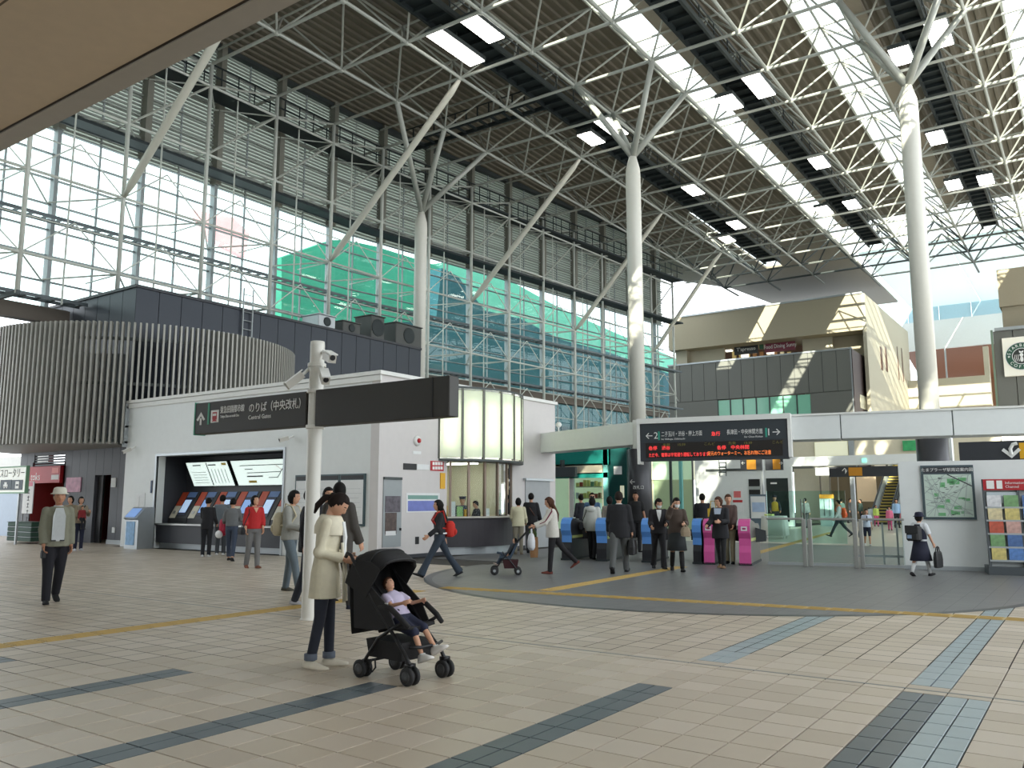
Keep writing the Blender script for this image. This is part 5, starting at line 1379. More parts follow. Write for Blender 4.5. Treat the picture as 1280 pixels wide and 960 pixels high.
# back of the court: pale band, opening with brown soffit, balustrade
YC = 100.0
x0, x1 = Fp(1128, 400, YC).x, Fp(1256, 400, YC).x
wc = struct('wall_court', label='pale band over the open upper court at the far right', cat='wall')
part(G().box((x0, YC, Fp(1190, 434, YC).z), (x1 + 6, YC + .5, Fp(1190, 398, YC).z)), 'pale_band', M_wall, wc)
zo1, zo0 = Fp(1190, 434, YC).z, Fp(1190, 480, YC).z
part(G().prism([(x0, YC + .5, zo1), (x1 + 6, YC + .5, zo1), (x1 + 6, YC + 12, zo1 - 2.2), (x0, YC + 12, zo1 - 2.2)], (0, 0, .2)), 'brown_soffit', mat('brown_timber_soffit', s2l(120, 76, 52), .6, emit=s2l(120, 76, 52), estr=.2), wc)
part(G().box((x0 - 1, YC + 12, zo0 - 6), (x1 + 6, YC + 12.2, zo1 - 2)), 'rear_panel', mat('court_rear_brown', s2l(140, 96, 66), .6), wc)
a, b = Fp(1172, 468, YC + 11.8), Fp(1228, 480, YC + 11.8)
part(G().box((a.x, YC + 11.7, b.z), (b.x, YC + 11.9, a.z)), 'bright_opening', mat('bright_opening', (1, 1, 1), .5, emit=(1, 1, 1), estr=2), wc)
for p_ in (1150, 1182): part(G().box((Fp(p_, 450, YC).x - .08, YC, zo0 - 5), (Fp(p_, 450, YC).x + .08, YC + .2, zo1)), 'post', M_silver, wc)
a, b = Fp(1228, 433, YC), Fp(1238, 475, YC); part(G().box((a.x, YC, b.z - 5), (b.x, YC + .8, a.z)), 'pier', M_tan2, wc)
YBa = 97.0
a, b = Fp(1124, 480, YBa), Fp(1240, 507, YBa)
part(G().box((a.x, YBa, b.z), (b.x, YBa + .3, Fp(1190, 472, YBa).z)), 'balustrade', M_tan2, wc)
part(G().box((a.x, YBa - .1, 2), (b.x + 8, YBa + .2, b.z)), 'lower_wall', mat('dim_brown_wall', s2l(86, 74, 60), .6), wc)
# translucent pale wall above the court
x2, x3 = Fp(1060, 380, 104).x, Fp(1300, 380, 104).x
for k in range(6):
    a_ = x2 + (x3 - x2) * k / 6; b_ = x2 + (x3 - x2) * (k + 1) / 6
    part(G().box((a_ + .03, 104, Fp(1150, 415, 104).z), (b_ - .03, 104.2, Fp(1150, 352, 104).z)), 'translucent_panel', mat('pale_blue_translucent', s2l(190, 212, 218), .5, trans=.5), wc)
# near right shop block with round sign
YS_ = 62.0
xs0 = Fp(1250.5, 400, YS_).x
wk = struct('wall_cafe', label='tan block with a round green cafe emblem at the right edge', cat='wall')
zA = Fp(1265, 335, YS_).z; zB_ = Fp(1265, 412, YS_).z
part(G().box((xs0, YS_, Fp(1265, 383, YS_).z + .05), (xs0 + 14, YS_ + 10, zA)), 'upper_band', M_tan, wk)
part(G().box((xs0 + .1, YS_ + .3, zB_), (xs0 + 14, YS_ + 10, Fp(1265, 383, YS_).z + .05)), 'middle_band', M_tan, wk)
part(G().box((xs0 - .3, YS_ - 1.2, zB_ - .2), (xs0 + 14, YS_ + 1, zB_)), 'canopy_edge', M_silver, wk)
xk = Fp(1246, 480, YS_ - 1).x
for k in range(8): part(G().box((xk + k * 1.1 + .02, YS_ - 1, 3), (xk + k * 1.1 + 1.08, YS_ + 6, zB_ - .2)), 'cladding_panel', M_gpan, wk)
part(G().box((xk - .12, YS_ - 1.1, 3), (xk, YS_ - .9, zB_ - .1)), 'corner_trim', mat('green_grey_trim', s2l(120, 140, 120), .5), wk)
# emblem
YE = YS_ - 1.3
a, b = Fp(1252, 423, YE), Fp(1306, 467, YE)
em = thing('cafe_sign', 'square cream sign box with round black and green cafe emblem', 'sign', ((a.x + b.x) / 2, YE, b.z))
part(G().box((a.x, YE, b.z), (b.x, YE + .3, a.z)), 'sign_box', mat('cream_sign', s2l(226, 222, 208), .5, emit=s2l(226, 222, 208), estr=.35), em)
c = Fp(1277, 445, YE); c.y = YE - .0; Rr = Fp(1298, 445, YE).x - c.x
def disc(r0, r1, m, nme, y0, y1):
    g = G(); rings = []
    for k in range(49):
        q = 2 * PI * k / 48; cc, ss = math.cos(q), math.sin(q)
        rings.append([(c.x + r0 * cc, y0, c.z + r0 * ss), (c.x + r1 * cc, y0, c.z + r1 * ss), (c.x + r1 * cc, y1, c.z + r1 * ss), (c.x + r0 * cc, y1, c.z + r0 * ss)])
    g.loft(rings, cap=False); part(g, nme, m, em)
M_sgreen = mat('emblem_green', s2l(40, 84, 66), .5)
disc(Rr * .58, Rr, M_sgreen, 'emblem_ring', YE - .03, YE)
disc(.01, Rr * .54, mat('emblem_black', s2l(44, 48, 46), .5), 'emblem_disc', YE - .02, YE)
disc(Rr * .96, Rr * 1.0, M_paper, 'emblem_rim', YE - .04, YE); disc(Rr * .54, Rr * .58, M_paper, 'emblem_rim', YE - .04, YE)
for s_, top in (('STARBUCKS', True), ('COFFEE', False)):
    nL = len(s_); span = math.radians(150 if top else 105)
    for k, ch in enumerate(s_):
        q = (PI / 2 + span / 2 - span * k / (nL - 1)) if top else (-PI / 2 - span / 2 + span * k / (nL - 1))
        rr = Rr * .77; p = Vector((c.x + rr * math.cos(q), YE - .035, c.z + rr * math.sin(q)))
        up = Vector((math.cos(q), 0, math.sin(q))) * (1 if top else -1)
        text(ch, Rr * .30, em, facing(p, (0, -1, 0), up), M_txtw, 'letter', 'CENTER')
for sx in (-1, 1): text('★', Rr * .22, em, facing((c.x + sx * Rr * .77, YE - .035, c.z)), M_txtw, 'letter', 'CENTER')
# emblem centre: crown, wavy hair and double tail drawn as plain white bands
g = G()
for sx in (-1, 1):
    for q in (.16, .27, .38): g.path([(c.x + sx * q * Rr, YE - .03, c.z + .12 * Rr), (c.x + sx * (q + .06) * Rr, YE - .03, c.z - .12 * Rr), (c.x + sx * (q - .03) * Rr, YE - .03, c.z - .36 * Rr)], .018 * Rr, 5)
g.ell((c.x, YE - .03, c.z + .08 * Rr), (.11 * Rr, .01, .14 * Rr)); g.prism([(c.x - .12 * Rr, YE - .03, c.z + .24 * Rr), (c.x + .12 * Rr, YE - .03, c.z + .24 * Rr), (c.x + .14 * Rr, YE - .03, c.z + .4 * Rr), (c.x, YE - .03, c.z + .32 * Rr), (c.x - .14 * Rr, YE - .03, c.z + .4 * Rr)], (0, -.01, 0))
g.ell((c.x, YE - .03, c.z - .22 * Rr), (.1 * Rr, .01, .2 * Rr))
part(g, 'emblem_figure', M_txtw, em)
# =================================================================== PEOPLE
BAKE = []
def rmesh(g, name, m, parent, voxel, smooth_it=4, label=None):
    """union of overlapping volumes grown into one continuous skin"""
    o = part(g, name, m, parent, world=False, smooth=True, label=label)
    md = o.modifiers.new('skin', 'REMESH'); md.mode = 'VOXEL'; md.voxel_size = voxel; md.use_smooth_shade = True
    ms = o.modifiers.new('relax', 'SMOOTH'); ms.factor = .5; ms.iterations = smooth_it
    BAKE.append(o); return o
SKIN = mat('skin', s2l(198, 150, 122), .55, var=.04); SKIN2 = mat('skin_tan', s2l(180, 130, 102), .55, var=.04)
M_hair = mat('black_hair', s2l(22, 19, 18), .75, var=.3, scale=40, spec=.2); M_hairb = mat('brown_hair', s2l(74, 48, 35), .7, var=.3, scale=40, spec=.2)
M_eye = mat('dark_eye', s2l(20, 16, 15), .2); M_lip = mat('lip', s2l(165, 88, 82), .5)
CL = {}
def cloth(r, g, b):
    k = 'cloth_%d_%d_%d' % (r, g, b); return mat(k, s2l(r, g, b), .85, var=.10, scale=25, bump=.15, bscale=180)
def R3(ax, deg): return Matrix.Rotation(math.radians(deg), 3, ax)
def ering(c, rx, ry, M, n=16, fr=0):
    out = []
    for k in range(n):
        q = 2 * PI * k / n; p = Vector((rx * math.cos(q), ry * math.sin(q) * (1 + (fr if math.sin(q) > 0 else 0)), 0)); out.append(Vector(c) + (M @ p))
    return out

def person(label, pos, a, H=1.65, hip=(0, 0), knee=(2, 2), lean=0, arms=((0, 8, 12, 0), (0, 8, 12, 0)), head=(0, 0), top=None, hem=.86, sleeve=1.0, topt=.02, flare=0.0,
           legs=None, legw=1.0, bell=0.0, leglen=1.0, skirt=None, shoes=(20, 20, 22), hair='short', hairm=None, skin=None, face=True, extra=None, vox=.013, zoff=None, group=None, w=1.0, mask=False, grip=.6, fat=1.0, inner=None, category='person'):
    s = H / 1.7; skin = skin or SKIN; hairm = hairm or M_hair
    pos = Vector(pos); tdir = -Vector((pos.x, pos.y, 0)).normalized(); hd = -tdir; rt = Vector((hd.y, -hd.x, 0))
    fv = tdir * math.cos(math.radians(a)) + rt * math.sin(math.radians(a))
    rz = math.atan2(fv.y, fv.x) - PI / 2
    # joints
    LR = R3('X', -lean)
    piv = Vector((0, 0, .95))
    def up(p): return piv + LR @ (Vector(p) - piv)
    J = {}
    for i, sx in ((0, -1), (1, 1)):
        h = Vector((sx * .085 * w, 0, .90)); t = math.radians(hip[i]); k = math.radians(hip[i] - knee[i])
        kn = h + Vector((sx * .005, math.sin(t), -math.cos(t))) * .42
        an = kn + Vector((sx * .003, math.sin(k), -math.cos(k))) * .405
        ft = k * .75
        fd = Vector((sx * .10, math.cos(ft), math.sin(ft))).normalized()
        J['hip%d' % i], J['knee%d' % i], J['ank%d' % i], J['fd%d' % i] = h, kn, an, fd
    low = min(min((J['ank%d' % i] + J['fd%d' % i] * .17).z - .035, J['ank%d' % i].z - .075, (J['ank%d' % i] - J['fd%d' % i] * .05).z - .06) for i in (0, 1))
    dz = -low if zoff is None else zoff / s
    for i, sx in ((0, -1), (1, 1)):
        sh = up((sx * .158 * w, 0, 1.372)); p, q, b, inn = [math.radians(v) for v in arms[i]]
        d1 = LR @ Vector((sx * math.sin(q), math.sin(p) * math.cos(q), -math.cos(p) * math.cos(q)))
        d2 = LR @ Vector((sx * (math.sin(q) * .5 - math.sin(inn)), math.sin(p + b), -math.cos(p + b))).normalized()
        el = sh + d1 * .275; wr = el + d2 * .235
        J['sh%d' % i], J['el%d' % i], J['wr%d' % i], J['hd%d' % i] = sh, el, wr, d2
        J['hand%d' % i] = wr + d2 * .09
    HR = LR @ R3('Z', head[1]) @ R3('X', -head[0])
    nk = up((0, -.005, 1.43)); hc = nk + LR @ Vector((0, .01, .07)) + HR @ Vector((0, .015, .09))
    for k_ in list(J):
        if k_[:2] not in ('fd',) and not (k_.startswith('hd')): J[k_] = J[k_] + Vector((0, 0, dz))
    nk += Vector((0, 0, dz)); hc += Vector((0, 0, dz)); piv0 = piv + Vector((0, 0, dz))
    def up2(p): return up(p) + Vector((0, 0, dz))
    root = thing('person', label, category, (pos.x, pos.y, pos.z if zoff is not None else 0), rz, group)
    def sc(g): g.v = [Vector(p) * s for p in g.v]; return g
    # body
    g = G()
    tr = [(.86, .15, .10), (.95, .158, .105), (1.08, .125, .088), (1.2, .14, .098), (1.31, .158, .10), (1.39, .135, .075), (1.44, .06, .055)]
    g.loft([ering(up2((0, 0, z)), rx * w, ry * fat, LR) for z, rx, ry in tr])
    g.path([nk - LR @ Vector((0, 0, .05)), nk + LR @ Vector((0, .01, .05)), hc - HR @ Vector((0, .02, .05))], [.055, .048, .05], 10)
    g.ell(hc, (.078, .096, .112), HR, 18, 12); g.ell(hc + HR @ Vector((0, .028, -.062)), (.052, .058, .055), HR, 12, 8)
    g.ell(hc + HR @ Vector((0, .094, -.018)), (.013, .016, .024), HR, 8, 6)
    for sx in (-1, 1): g.ell(hc + HR @ Vector((sx * .074, -.005, -.012)), (.012, .02, .03), HR, 8, 6)
    for i, sx in ((0, -1), (1, 1)):
        g.ell(J['sh%d' % i], (.048, .048, .048)); g.path([J['sh%d' % i], J['el%d' % i], J['wr%d' % i]], [.047, .037, .027], 10); g.ell(J['el%d' % i], (.037, .037, .037), None, 8, 6)
        g.path([J['hip%d' % i] + Vector((0, 0, .03)), J['hip%d' % i] * .5 + J['knee%d' % i] * .5, J['knee%d' % i], J['knee%d' % i] * .65 + J['ank%d' % i] * .35, J['ank%d' % i]], [.082, .072, .052, .052, .034], 10)
        if not shoes: g.path([J['ank%d' % i] - J['fd%d' % i] * .04 + Vector((0, 0, -.03)), J['ank%d' % i] + J['fd%d' % i] * .07 + Vector((0, 0, -.035)), J['ank%d' % i] + J['fd%d' % i] * .15 + Vector((0, 0, -.045))], [.035, .036, .025], 8)
        # hand: palm, four fingers, thumb
        d = J['hd%d' % i]; wr = J['wr%d' % i]
        inw = (Vector((-sx, .25, 0)) - d * Vector((-sx, .25, 0)).dot(d)).normalized(); thumb = inw.cross(d).normalized()
        if thumb.y < 0: thumb = -thumb
        Mh = Matrix((thumb, inw, d)).transposed()
        g.ell(wr + d * .055, (.042, .018, .055), Mh, 12, 8); g.path([wr - d * .02, wr + d * .03], [.027, .028], 8)
        for f_, (o_, L_f) in enumerate(((.031, .072), (.011, .080), (-.010, .075), (-.030, .058))):
            b0 = wr + d * .095 + thumb * o_; c_ = grip
            p1 = b0 + (d * math.cos(c_ * .7) + inw * math.sin(c_ * .7)) * L_f * .45
            p2 = p1 + (d * math.cos(c_ * 1.7) + inw * math.sin(c_ * 1.7)) * L_f * .32
            p3 = p2 + (d * math.cos(c_ * 2.5) + inw * math.sin(c_ * 2.5)) * L_f * .25
            g.path([b0 - d * .03, b0, p1, p2, p3], [.010, .0098, .0092, .0085, .007], 6)
        b0 = wr + d * .03 + thumb * .03; p1 = b0 + (d * .7 + thumb * .7 + inw * .2).normalized() * .035; p2 = p1 + (d * .9 + thumb * .2 + inw * .4).normalized() * .03
        g.path([b0 - thumb * .015, b0, p1, p2], [.014, .013, .011, .009], 6)
    body = rmesh(sc(g), 'body', skin, root, vox * .72 * s, 2)
    # clothes
    if top:
        g = G(); rings = []
        hz_ = [hem] + [z for z in (.9, .98, 1.08, 1.2, 1.31, 1.39, 1.44) if z > hem + .03]
        for z in hz_:
            if z < .95: rx, ry = .165 + flare * (1.0 - z), .115 + flare * (1.0 - z)
            else: rx, ry = {.98: (.162, .11), 1.08: (.142, .10), 1.2: (.142, .104), 1.31: (.156, .106), 1.39: (.138, .082), 1.44: (.07, .065)}.get(z, (.16, .11))
            rings.append(ering(up2((0, 0, z)) if z >= .95 else Vector((0, up2((0, 0, .95)).y * 0 + (z - .95) * 0, z + dz)), (rx + topt) * w, (ry + topt) * fat, LR if z >= .95 else Matrix.Identity(3), 18))
        g.loft(rings)
        for i in (0, 1):
            sh, el, wr = J['sh%d' % i], J['el%d' % i], J['wr%d' % i]; r = topt
            g.ell(sh, (.050 + r * .7,) * 3)
            if sleeve <= .55: g.path([sh, sh * (1 - sleeve * 2 * .9) + el * (sleeve * 2 * .9)], [.055 + r, .05 + r], 10)
            else:
                e2 = el * (1 - (sleeve - .5) * 2) + wr * ((sleeve - .5) * 2)
                g.path([sh, el, e2], [.048 + r * .8, .042 + r * .9, .034 + r], 10); g.ell(el, (.044 + r,) * 3, None, 10, 6)
        rmesh(sc(g), 'top', top, root, vox * s, 4)
        # collar
    if legs:
        g = G()
        g.loft([ering(Vector((0, 0, z + dz)), (rx + .012) * w, (ry + .012) * fat, Matrix.Identity(3)) for z, rx, ry in ((.83, .13, .095), (.88, .158, .11), (.95, .160, .108), (1.04, .142, .098))])
        for i in (0, 1):
            h, k, a_ = J['hip%d' % i], J['knee%d' % i], J['ank%d' % i]; e_ = a_ + (a_ - k).normalized() * .035
            if leglen < 1: e_ = k + (e_ - k) * leglen
            g.path([h + Vector((0, 0, .04)), h * .5 + k * .5, k, k * .5 + e_ * .5, e_], [.094 * legw, .084 * legw, .066 * legw, (.060 + bell * .4) * legw, (.055 + bell) * legw], 12); g.ell(k, (.066 * legw,) * 3, None, 10, 6)
        rmesh(sc(g), 'trousers', legs, root, vox * s, 4)
    if skirt:
        m_, zl, fl = skirt; g = G(); sy = (J['knee0'].y + J['knee1'].y) / 2
        dy = max(.0, (abs(J['knee0'].y - J['knee1'].y)) / 2)
        g.loft([ering(Vector((0, sy * t_ * .5, dz + z)), rx, ry, Matrix.Identity(3), 20) for t_, z, rx, ry in ((0, 1.06, .15, .105), (0, .95, .18, .13), (.5, .95 * .5 + zl * .5, .19 + fl * .5, .14 + fl * .5 + dy * .45), (1, zl, .20 + fl, .15 + fl + dy * .9))])
        part(sc(g), 'skirt', m_, root, world=False, smooth=True)
    if shoes:
        for i in (0, 1):
            a_, fd = J['ank%d' % i], J['fd%d' % i]; upv = Vector((0, 0, 1)); upv = (upv - fd * upv.dot(fd)).normalized(); sd = fd.cross(upv)
            rings = []
            for (u, hw, ht, lift) in ((-.065, .026, .055, 0), (-.045, .036, .075, 0), (0, .040, .085, 0), (.07, .043, .062, 0), (.13, .044, .045, 0), (.17, .034, .035, .003), (.19, .016, .022, .006)):
                c_ = a_ + fd * u - upv * .075 + upv * lift
                rings.append([c_ + sd * hw * x + upv * ht * y for x, y in ((-1, 0), (1, 0), (1.05, .35), (.7, .85), (0, 1), (-.7, .85), (-1.05, .35))])
            part(sc(G().loft(rings)), 'shoe', cloth(*shoes) if isinstance(shoes, tuple) else shoes, root, world=False, smooth=True)
    # hair
    if hair:
        g = G(); nu, nv = 26, 16; vs = []
        low_ = {'short': -.35, 'bob': -.95, 'long': -.98, 'bun': -.45, 'cap': -.1}.get(hair, -.35)
        for i in range(nv + 1):
            ph = PI / 2 - PI * i / nv
            for j in range(nu):
                th = 2 * PI * j / nu; d = Vector((math.cos(ph) * math.cos(th), math.cos(ph) * math.sin(th), math.sin(ph)))
                back = -d.y
                inn = 1.0
                side = {'short': -.15, 'bob': -.95, 'long': -.98, 'bun': -.25, 'cap': 0}.get(hair, -.2)
                nape = {'short': -.72, 'bob': -.97, 'long': -.99, 'bun': -.7, 'cap': -.6}.get(hair, -.7)
                if back > .35: lim = nape
                elif back > -.2: lim = nape + (side - nape) * (.35 - back) / .55
                elif back > -.62: lim = side + (.42 - side) * (-.2 - back) / .42
                else: lim = .42
                if d.z < lim: inn = .78
                wob = .02 * math.sin(th * 7 + ph * 5) + .015 * math.sin(th * 13)
                k_ = 1.0 if inn < 1 else 1.13 + wob
                if hair in ('bob', 'long') and d.z < .1 and inn == 1: k_ += .10
                q = Vector((d.x * .078 * k_, d.y * .097 * k_, d.z * .108 * (1.06 + wob if inn == 1 else 1))) * (inn if inn < 1 else 1)
                if hair in ('bob', 'long') and d.z < -.2 and inn == 1: q.z *= 1.25
                vs.append(hc + HR @ (q + Vector((0, -.006, .008))))
        fs = [(i * nu + j, i * nu + (j + 1) % nu, (i + 1) * nu + (j + 1) % nu, (i + 1) * nu + j) for i in range(nv) for j in range(nu)]
        g.add(vs, fs)
        if hair == 'long':
            c0 = hc + HR @ Vector((0, -.05, -.05)); ba = up2((0, -.135 * fat, 1.30)); bb = up2((0, -.14 * fat, 1.14))
            g.path([c0, c0 * .45 + ba * .55, ba, bb], [.085, .085, .075, .03], 12, squash=((0, 1, 0), .55))
        if hair == 'bun': g.ell(hc + HR @ Vector((0, -.10, .02)), (.045, .04, .045), HR, 10, 7)
        ho = part(sc(g), 'hair', hairm, root, world=False, smooth=True)
        bm = bmesh.new(); bm.from_mesh(ho.data); bmesh.ops.remove_doubles(bm, verts=bm.verts, dist=.0005); bm.to_mesh(ho.data); bm.free()
    if face:
        for sx in (-1, 1):
            part(sc(G().ell(hc + HR @ Vector((sx * .030, .078, .004)), (.013, .009, .006), HR, 8, 6)), 'eye', M_eye, root, world=False, smooth=True)
            part(sc(G().path([hc + HR @ Vector((sx * .014, .088, .026)), hc + HR @ Vector((sx * .032, .083, .030)), hc + HR @ Vector((sx * .048, .070, .024))], .004, 5)), 'eyebrow', hairm, root, world=False)
        if mask:
            rings = [[hc + HR @ Vector((.062 * math.sin(q) * ww, .028 + .074 * math.cos(q) * ww + bulge, z)) for q in [math.radians(-75 + 150 * k / 8) for k in range(9)]] for z, ww, bulge in ((-.012, 1.0, .012), (-.045, .98, .022), (-.085, .80, .022))]
            part(sc(G().loft(rings, cap=False, closed=False)), 'face_mask', M_paper, root, world=False, smooth=True)
        else: part(sc(G().ell(hc + HR @ Vector((0, .082, -.062)), (.020, .007, .006), HR, 8, 6)), 'mouth', M_lip, root, world=False, smooth=True)
    # world positions of joints
    Mw = wm(root); J['head'] = hc; J['up'] = up2
    def wpt(k_): return Mw @ ((J[k_] if isinstance(k_, str) else Vector(k_)) * s)
    return dict(root=root, J=J, w=wpt, s=s, hc=hc, HR=HR, LR=LR, up=up2, rz=rz, sc=sc, Mw=Mw, dz=dz)

def addpart(P, g, name, m, smooth=True, label=None):
    return part(P['sc'](g), name, m, P['root'], world=False, smooth=smooth, label=label)
def collar(P, m):
    c = P['up']((0, .0, 1.43)); addpart(P, G().loft([ering(c + P['LR'] @ Vector((0, 0, dz_)), r_, r_ * .92, P['LR'], 14) for dz_, r_ in ((-.03, .085), (.0, .072), (.025, .062), (.02, .057), (-.02, .06))], cap=False), 'collar', m)
def bag_at(P, hand, label, name, m, sz=(.34, .12, .26), drop=.12, kind='bag', swing=0, out=0.0, fwd=0.0, strap=False):
    """hand bag hanging from a hand: body, flap, two handles"""
    h = P['w']('hand%d' % hand) + P['Mw'].to_3x3() @ Vector(((1 if hand else -1) * out, fwd, 0)); M = Matrix.Rotation(P['rz'] + PI / 2 + swing, 3, 'Z'); c = h - Vector((0, 0, drop + sz[2] / 2))
    t = thing(name, label, 'bag', (c.x, c.y, c.z - sz[2] / 2), P['rz'] + PI / 2 + swing)
    rings = []
    for z, kx, ky in ((-.5, .86, .7), (-.46, 1, 1), (0, 1.02, 1.1), (.4, .94, .8), (.5, .88, .45)):
        rings.append([Vector((sz[0] / 2 * kx * x, sz[1] / 2 * ky * y, sz[2] * (z + .5))) for x, y in ((-1, -.6), (-.9, -1), (.9, -1), (1, -.6), (1, .6), (.9, 1), (-.9, 1), (-1, .6))])
    part(G().loft(rings), 'bag_body', m, t, world=False, smooth=False)
    for y in (-1, 1):
        part(G().path([(-sz[0] * .25, y * sz[1] * .2, sz[2] * .96), (-sz[0] * .15, y * sz[1] * .12, sz[2] + drop * .8), (0, 0, sz[2] + drop), (sz[0] * .15, y * sz[1] * .12, sz[2] + drop * .8), (sz[0] * .25, y * sz[1] * .2, sz[2] * .96)], .009, 6), 'handle', m, t, world=False)
    if strap:
        sx = 1 if hand else -1; top_ = c + Vector((0, 0, sz[2] * .45)); s_ = P['s']
        q = [P['Mw'] @ (P['up']((sx * .15, yy, 1.45 if yy == 0 else 1.3)) * s_) for yy in (.12, 0, -.12)]
        part(G().path([top_ + (q[0] - q[1]).normalized() * .06, q[0], q[1] + Vector((0, 0, .02)), q[2], top_ + (q[2] - q[1]).normalized() * .06], .011, 6), 'strap', m, t, world=True)
    part(G().box((-sz[0] * .3, -sz[1] * .55, sz[2] * .2), (sz[0] * .3, -sz[1] * .5, sz[2] * .6)), 'pocket', m, t, world=False)
    return t
def backpack(P, label, m, sz=(.27, .14, .36), z=1.2, name='backpack', back=.0):
    c = P['up']((0, -.115 - sz[1] / 2 - back, z)); wpos = P['Mw'] @ (c * P['s'])
    t = thing(name, label, 'bag', (wpos.x, wpos.y, wpos.z - sz[2] * P['s'] / 2), P['rz'])
    s = P['s']; rings = []
    for zz, kx, ky in ((-.5, .7, .6), (-.42, .97, .95), (0, 1, 1.08), (.3, .92, .95), (.46, .7, .6), (.5, .4, .3)):
        rings.append([Vector((sz[0] / 2 * kx * math.cos(q) * s, sz[1] / 2 * ky * math.sin(q) * s, sz[2] * (zz + .5) * s)) for q in [2 * PI * k / 14 for k in range(14)]])
    part(G().loft(rings), 'pack_body', m, t, world=False, smooth=True)
    part(G().ell((0, -sz[1] * .48 * s, sz[2] * .32 * s), (sz[0] * .36 * s, sz[1] * .22 * s, sz[2] * .22 * s)), 'front_pocket', m, t, world=False, smooth=True)
    for sx in (-1, 1):
        q = [P['up']((sx * .09, -.13, z + sz[2] * .4)), P['up']((sx * .105, -.07, 1.47)), P['up']((sx * .115, .06, 1.43)), P['up']((sx * .12, .15, 1.28)), P['up']((sx * .15, .06, 1.12)), P['up']((sx * .12, -.12, 1.10))]
        part(G().path([P['Mw'] @ (p * s) for p in q], .016 * s, 6), 'strap', m, t, world=True)
    return t
def suit_front(P, shirt, tie=None):
    """shirt wedge and tie showing in the jacket opening"""
    U = P['up']; pts = [(-.06, .105, 1.425), (.06, .105, 1.425), (.045, .142, 1.30), (0, .15, 1.14), (-.045, .142, 1.30)]
    addpart(P, G().prism([U(p) for p in pts], P['LR'] @ Vector((0, .012, 0))), 'shirt_front', shirt, False)
    if tie: addpart(P, G().prism([U(p) for p in ((-.018, .12, 1.41), (.018, .12, 1.41), (.026, .158, 1.22), (0, .165, 1.17), (-.026, .158, 1.22))], P['LR'] @ Vector((0, .012, 0))), 'tie', tie, False)
def gp(px, py): return atz(px, py)
black = cloth(30, 30, 34); dgrey = cloth(62, 62, 66); jeans = cloth(56, 66, 84); navy = cloth(32, 36, 58)

# ---- mother with the black stroller
P = person('woman in cream cardigan looking down beside the black stroller', gp(403, 834), 78, 1.60, hip=(5, -3), knee=(4, 8), lean=4, arms=((-8, 8, 86, 20), (-8, 8, 86, 22)), head=(36, -4),
           top=cloth(212, 204, 180), hem=.66, flare=.085, topt=.020, fat=.96, legs=cloth(34, 38, 50), legw=.88, leglen=.93, shoes=(214, 206, 190), hair='bun', hairm=mat('dark_brown_hair', s2l(32, 23, 20), .7, var=.3, scale=40, spec=.2), vox=.011, w=.88, grip=1.0)
U = P['up']
addpart(P, G().loft([ering(U((0, .005, z)), rx, ry, P['LR'], 18) for z, rx, ry in ((1.27, .175, .148), (1.34, .185, .150), (1.39, .175, .135), (1.44, .125, .11), (1.46, .10, .095), (1.43, .08, .08))], cap=False), 'hooded_collar', cloth(220, 212, 190))
addpart(P, G().prism([U(p) for p in ((-.055, .13, 1.40), (.055, .13, 1.40), (.05, .165, 1.25), (.04, .165, .98), (-.04, .165, .98), (-.05, .165, 1.25))], (0, .012, 0)), 'white_top', M_paper, False)
for sx in (-1, 1): addpart(P, G().path([U((sx * .07, .155, 1.2)), Vector((sx * .05, .19, .95)), Vector((sx * .06, .20, .62))], .014, 6), 'cardigan_edge', cloth(224, 218, 200))
addpart(P, G().path([P['hc'] + P['HR'] @ Vector((0, -.09, .02)), P['hc'] + P['HR'] @ Vector((0, -.15, -.03)), P['hc'] + P['HR'] @ Vector((0, -.16, -.14)), P['hc'] + P['HR'] @ Vector((0, -.13, -.22))], [.03, .034, .03, .01], 10), 'ponytail', MATS['dark_brown_hair'])
addpart(P, G().ell(P['hc'] + P['HR'] @ Vector((0, -.128, .03)), (.03, .012, .012), P['HR']), 'hair_clip', cloth(190, 170, 120))
for i in (0, 1):
    a_ = P['J']['ank%d' % i]; addpart(P, G().lathe(a_ + Vector((0, 0, .03)), [(.058, -.03), (.062, -.028), (.062, .03), (.058, .032)], 14), 'trouser_cuff', cloth(96, 104, 118))
h = (P['w']('hand0') + P['w']('hand1')) / 2
t = thing('wallet', 'brown wallet held in the hands of the woman in cream', 'wallet', h + Vector((-.02, .0, -.03)), P['rz'])
part(G().bbox((-.07, -.015, -.05), (.07, .02, .09), .008), 'cover', cloth(88, 62, 44), t, world=False)
part(G().box((-.065, -.018, .05), (.065, -.015, .06)), 'zip', M_chrome, t, world=False)

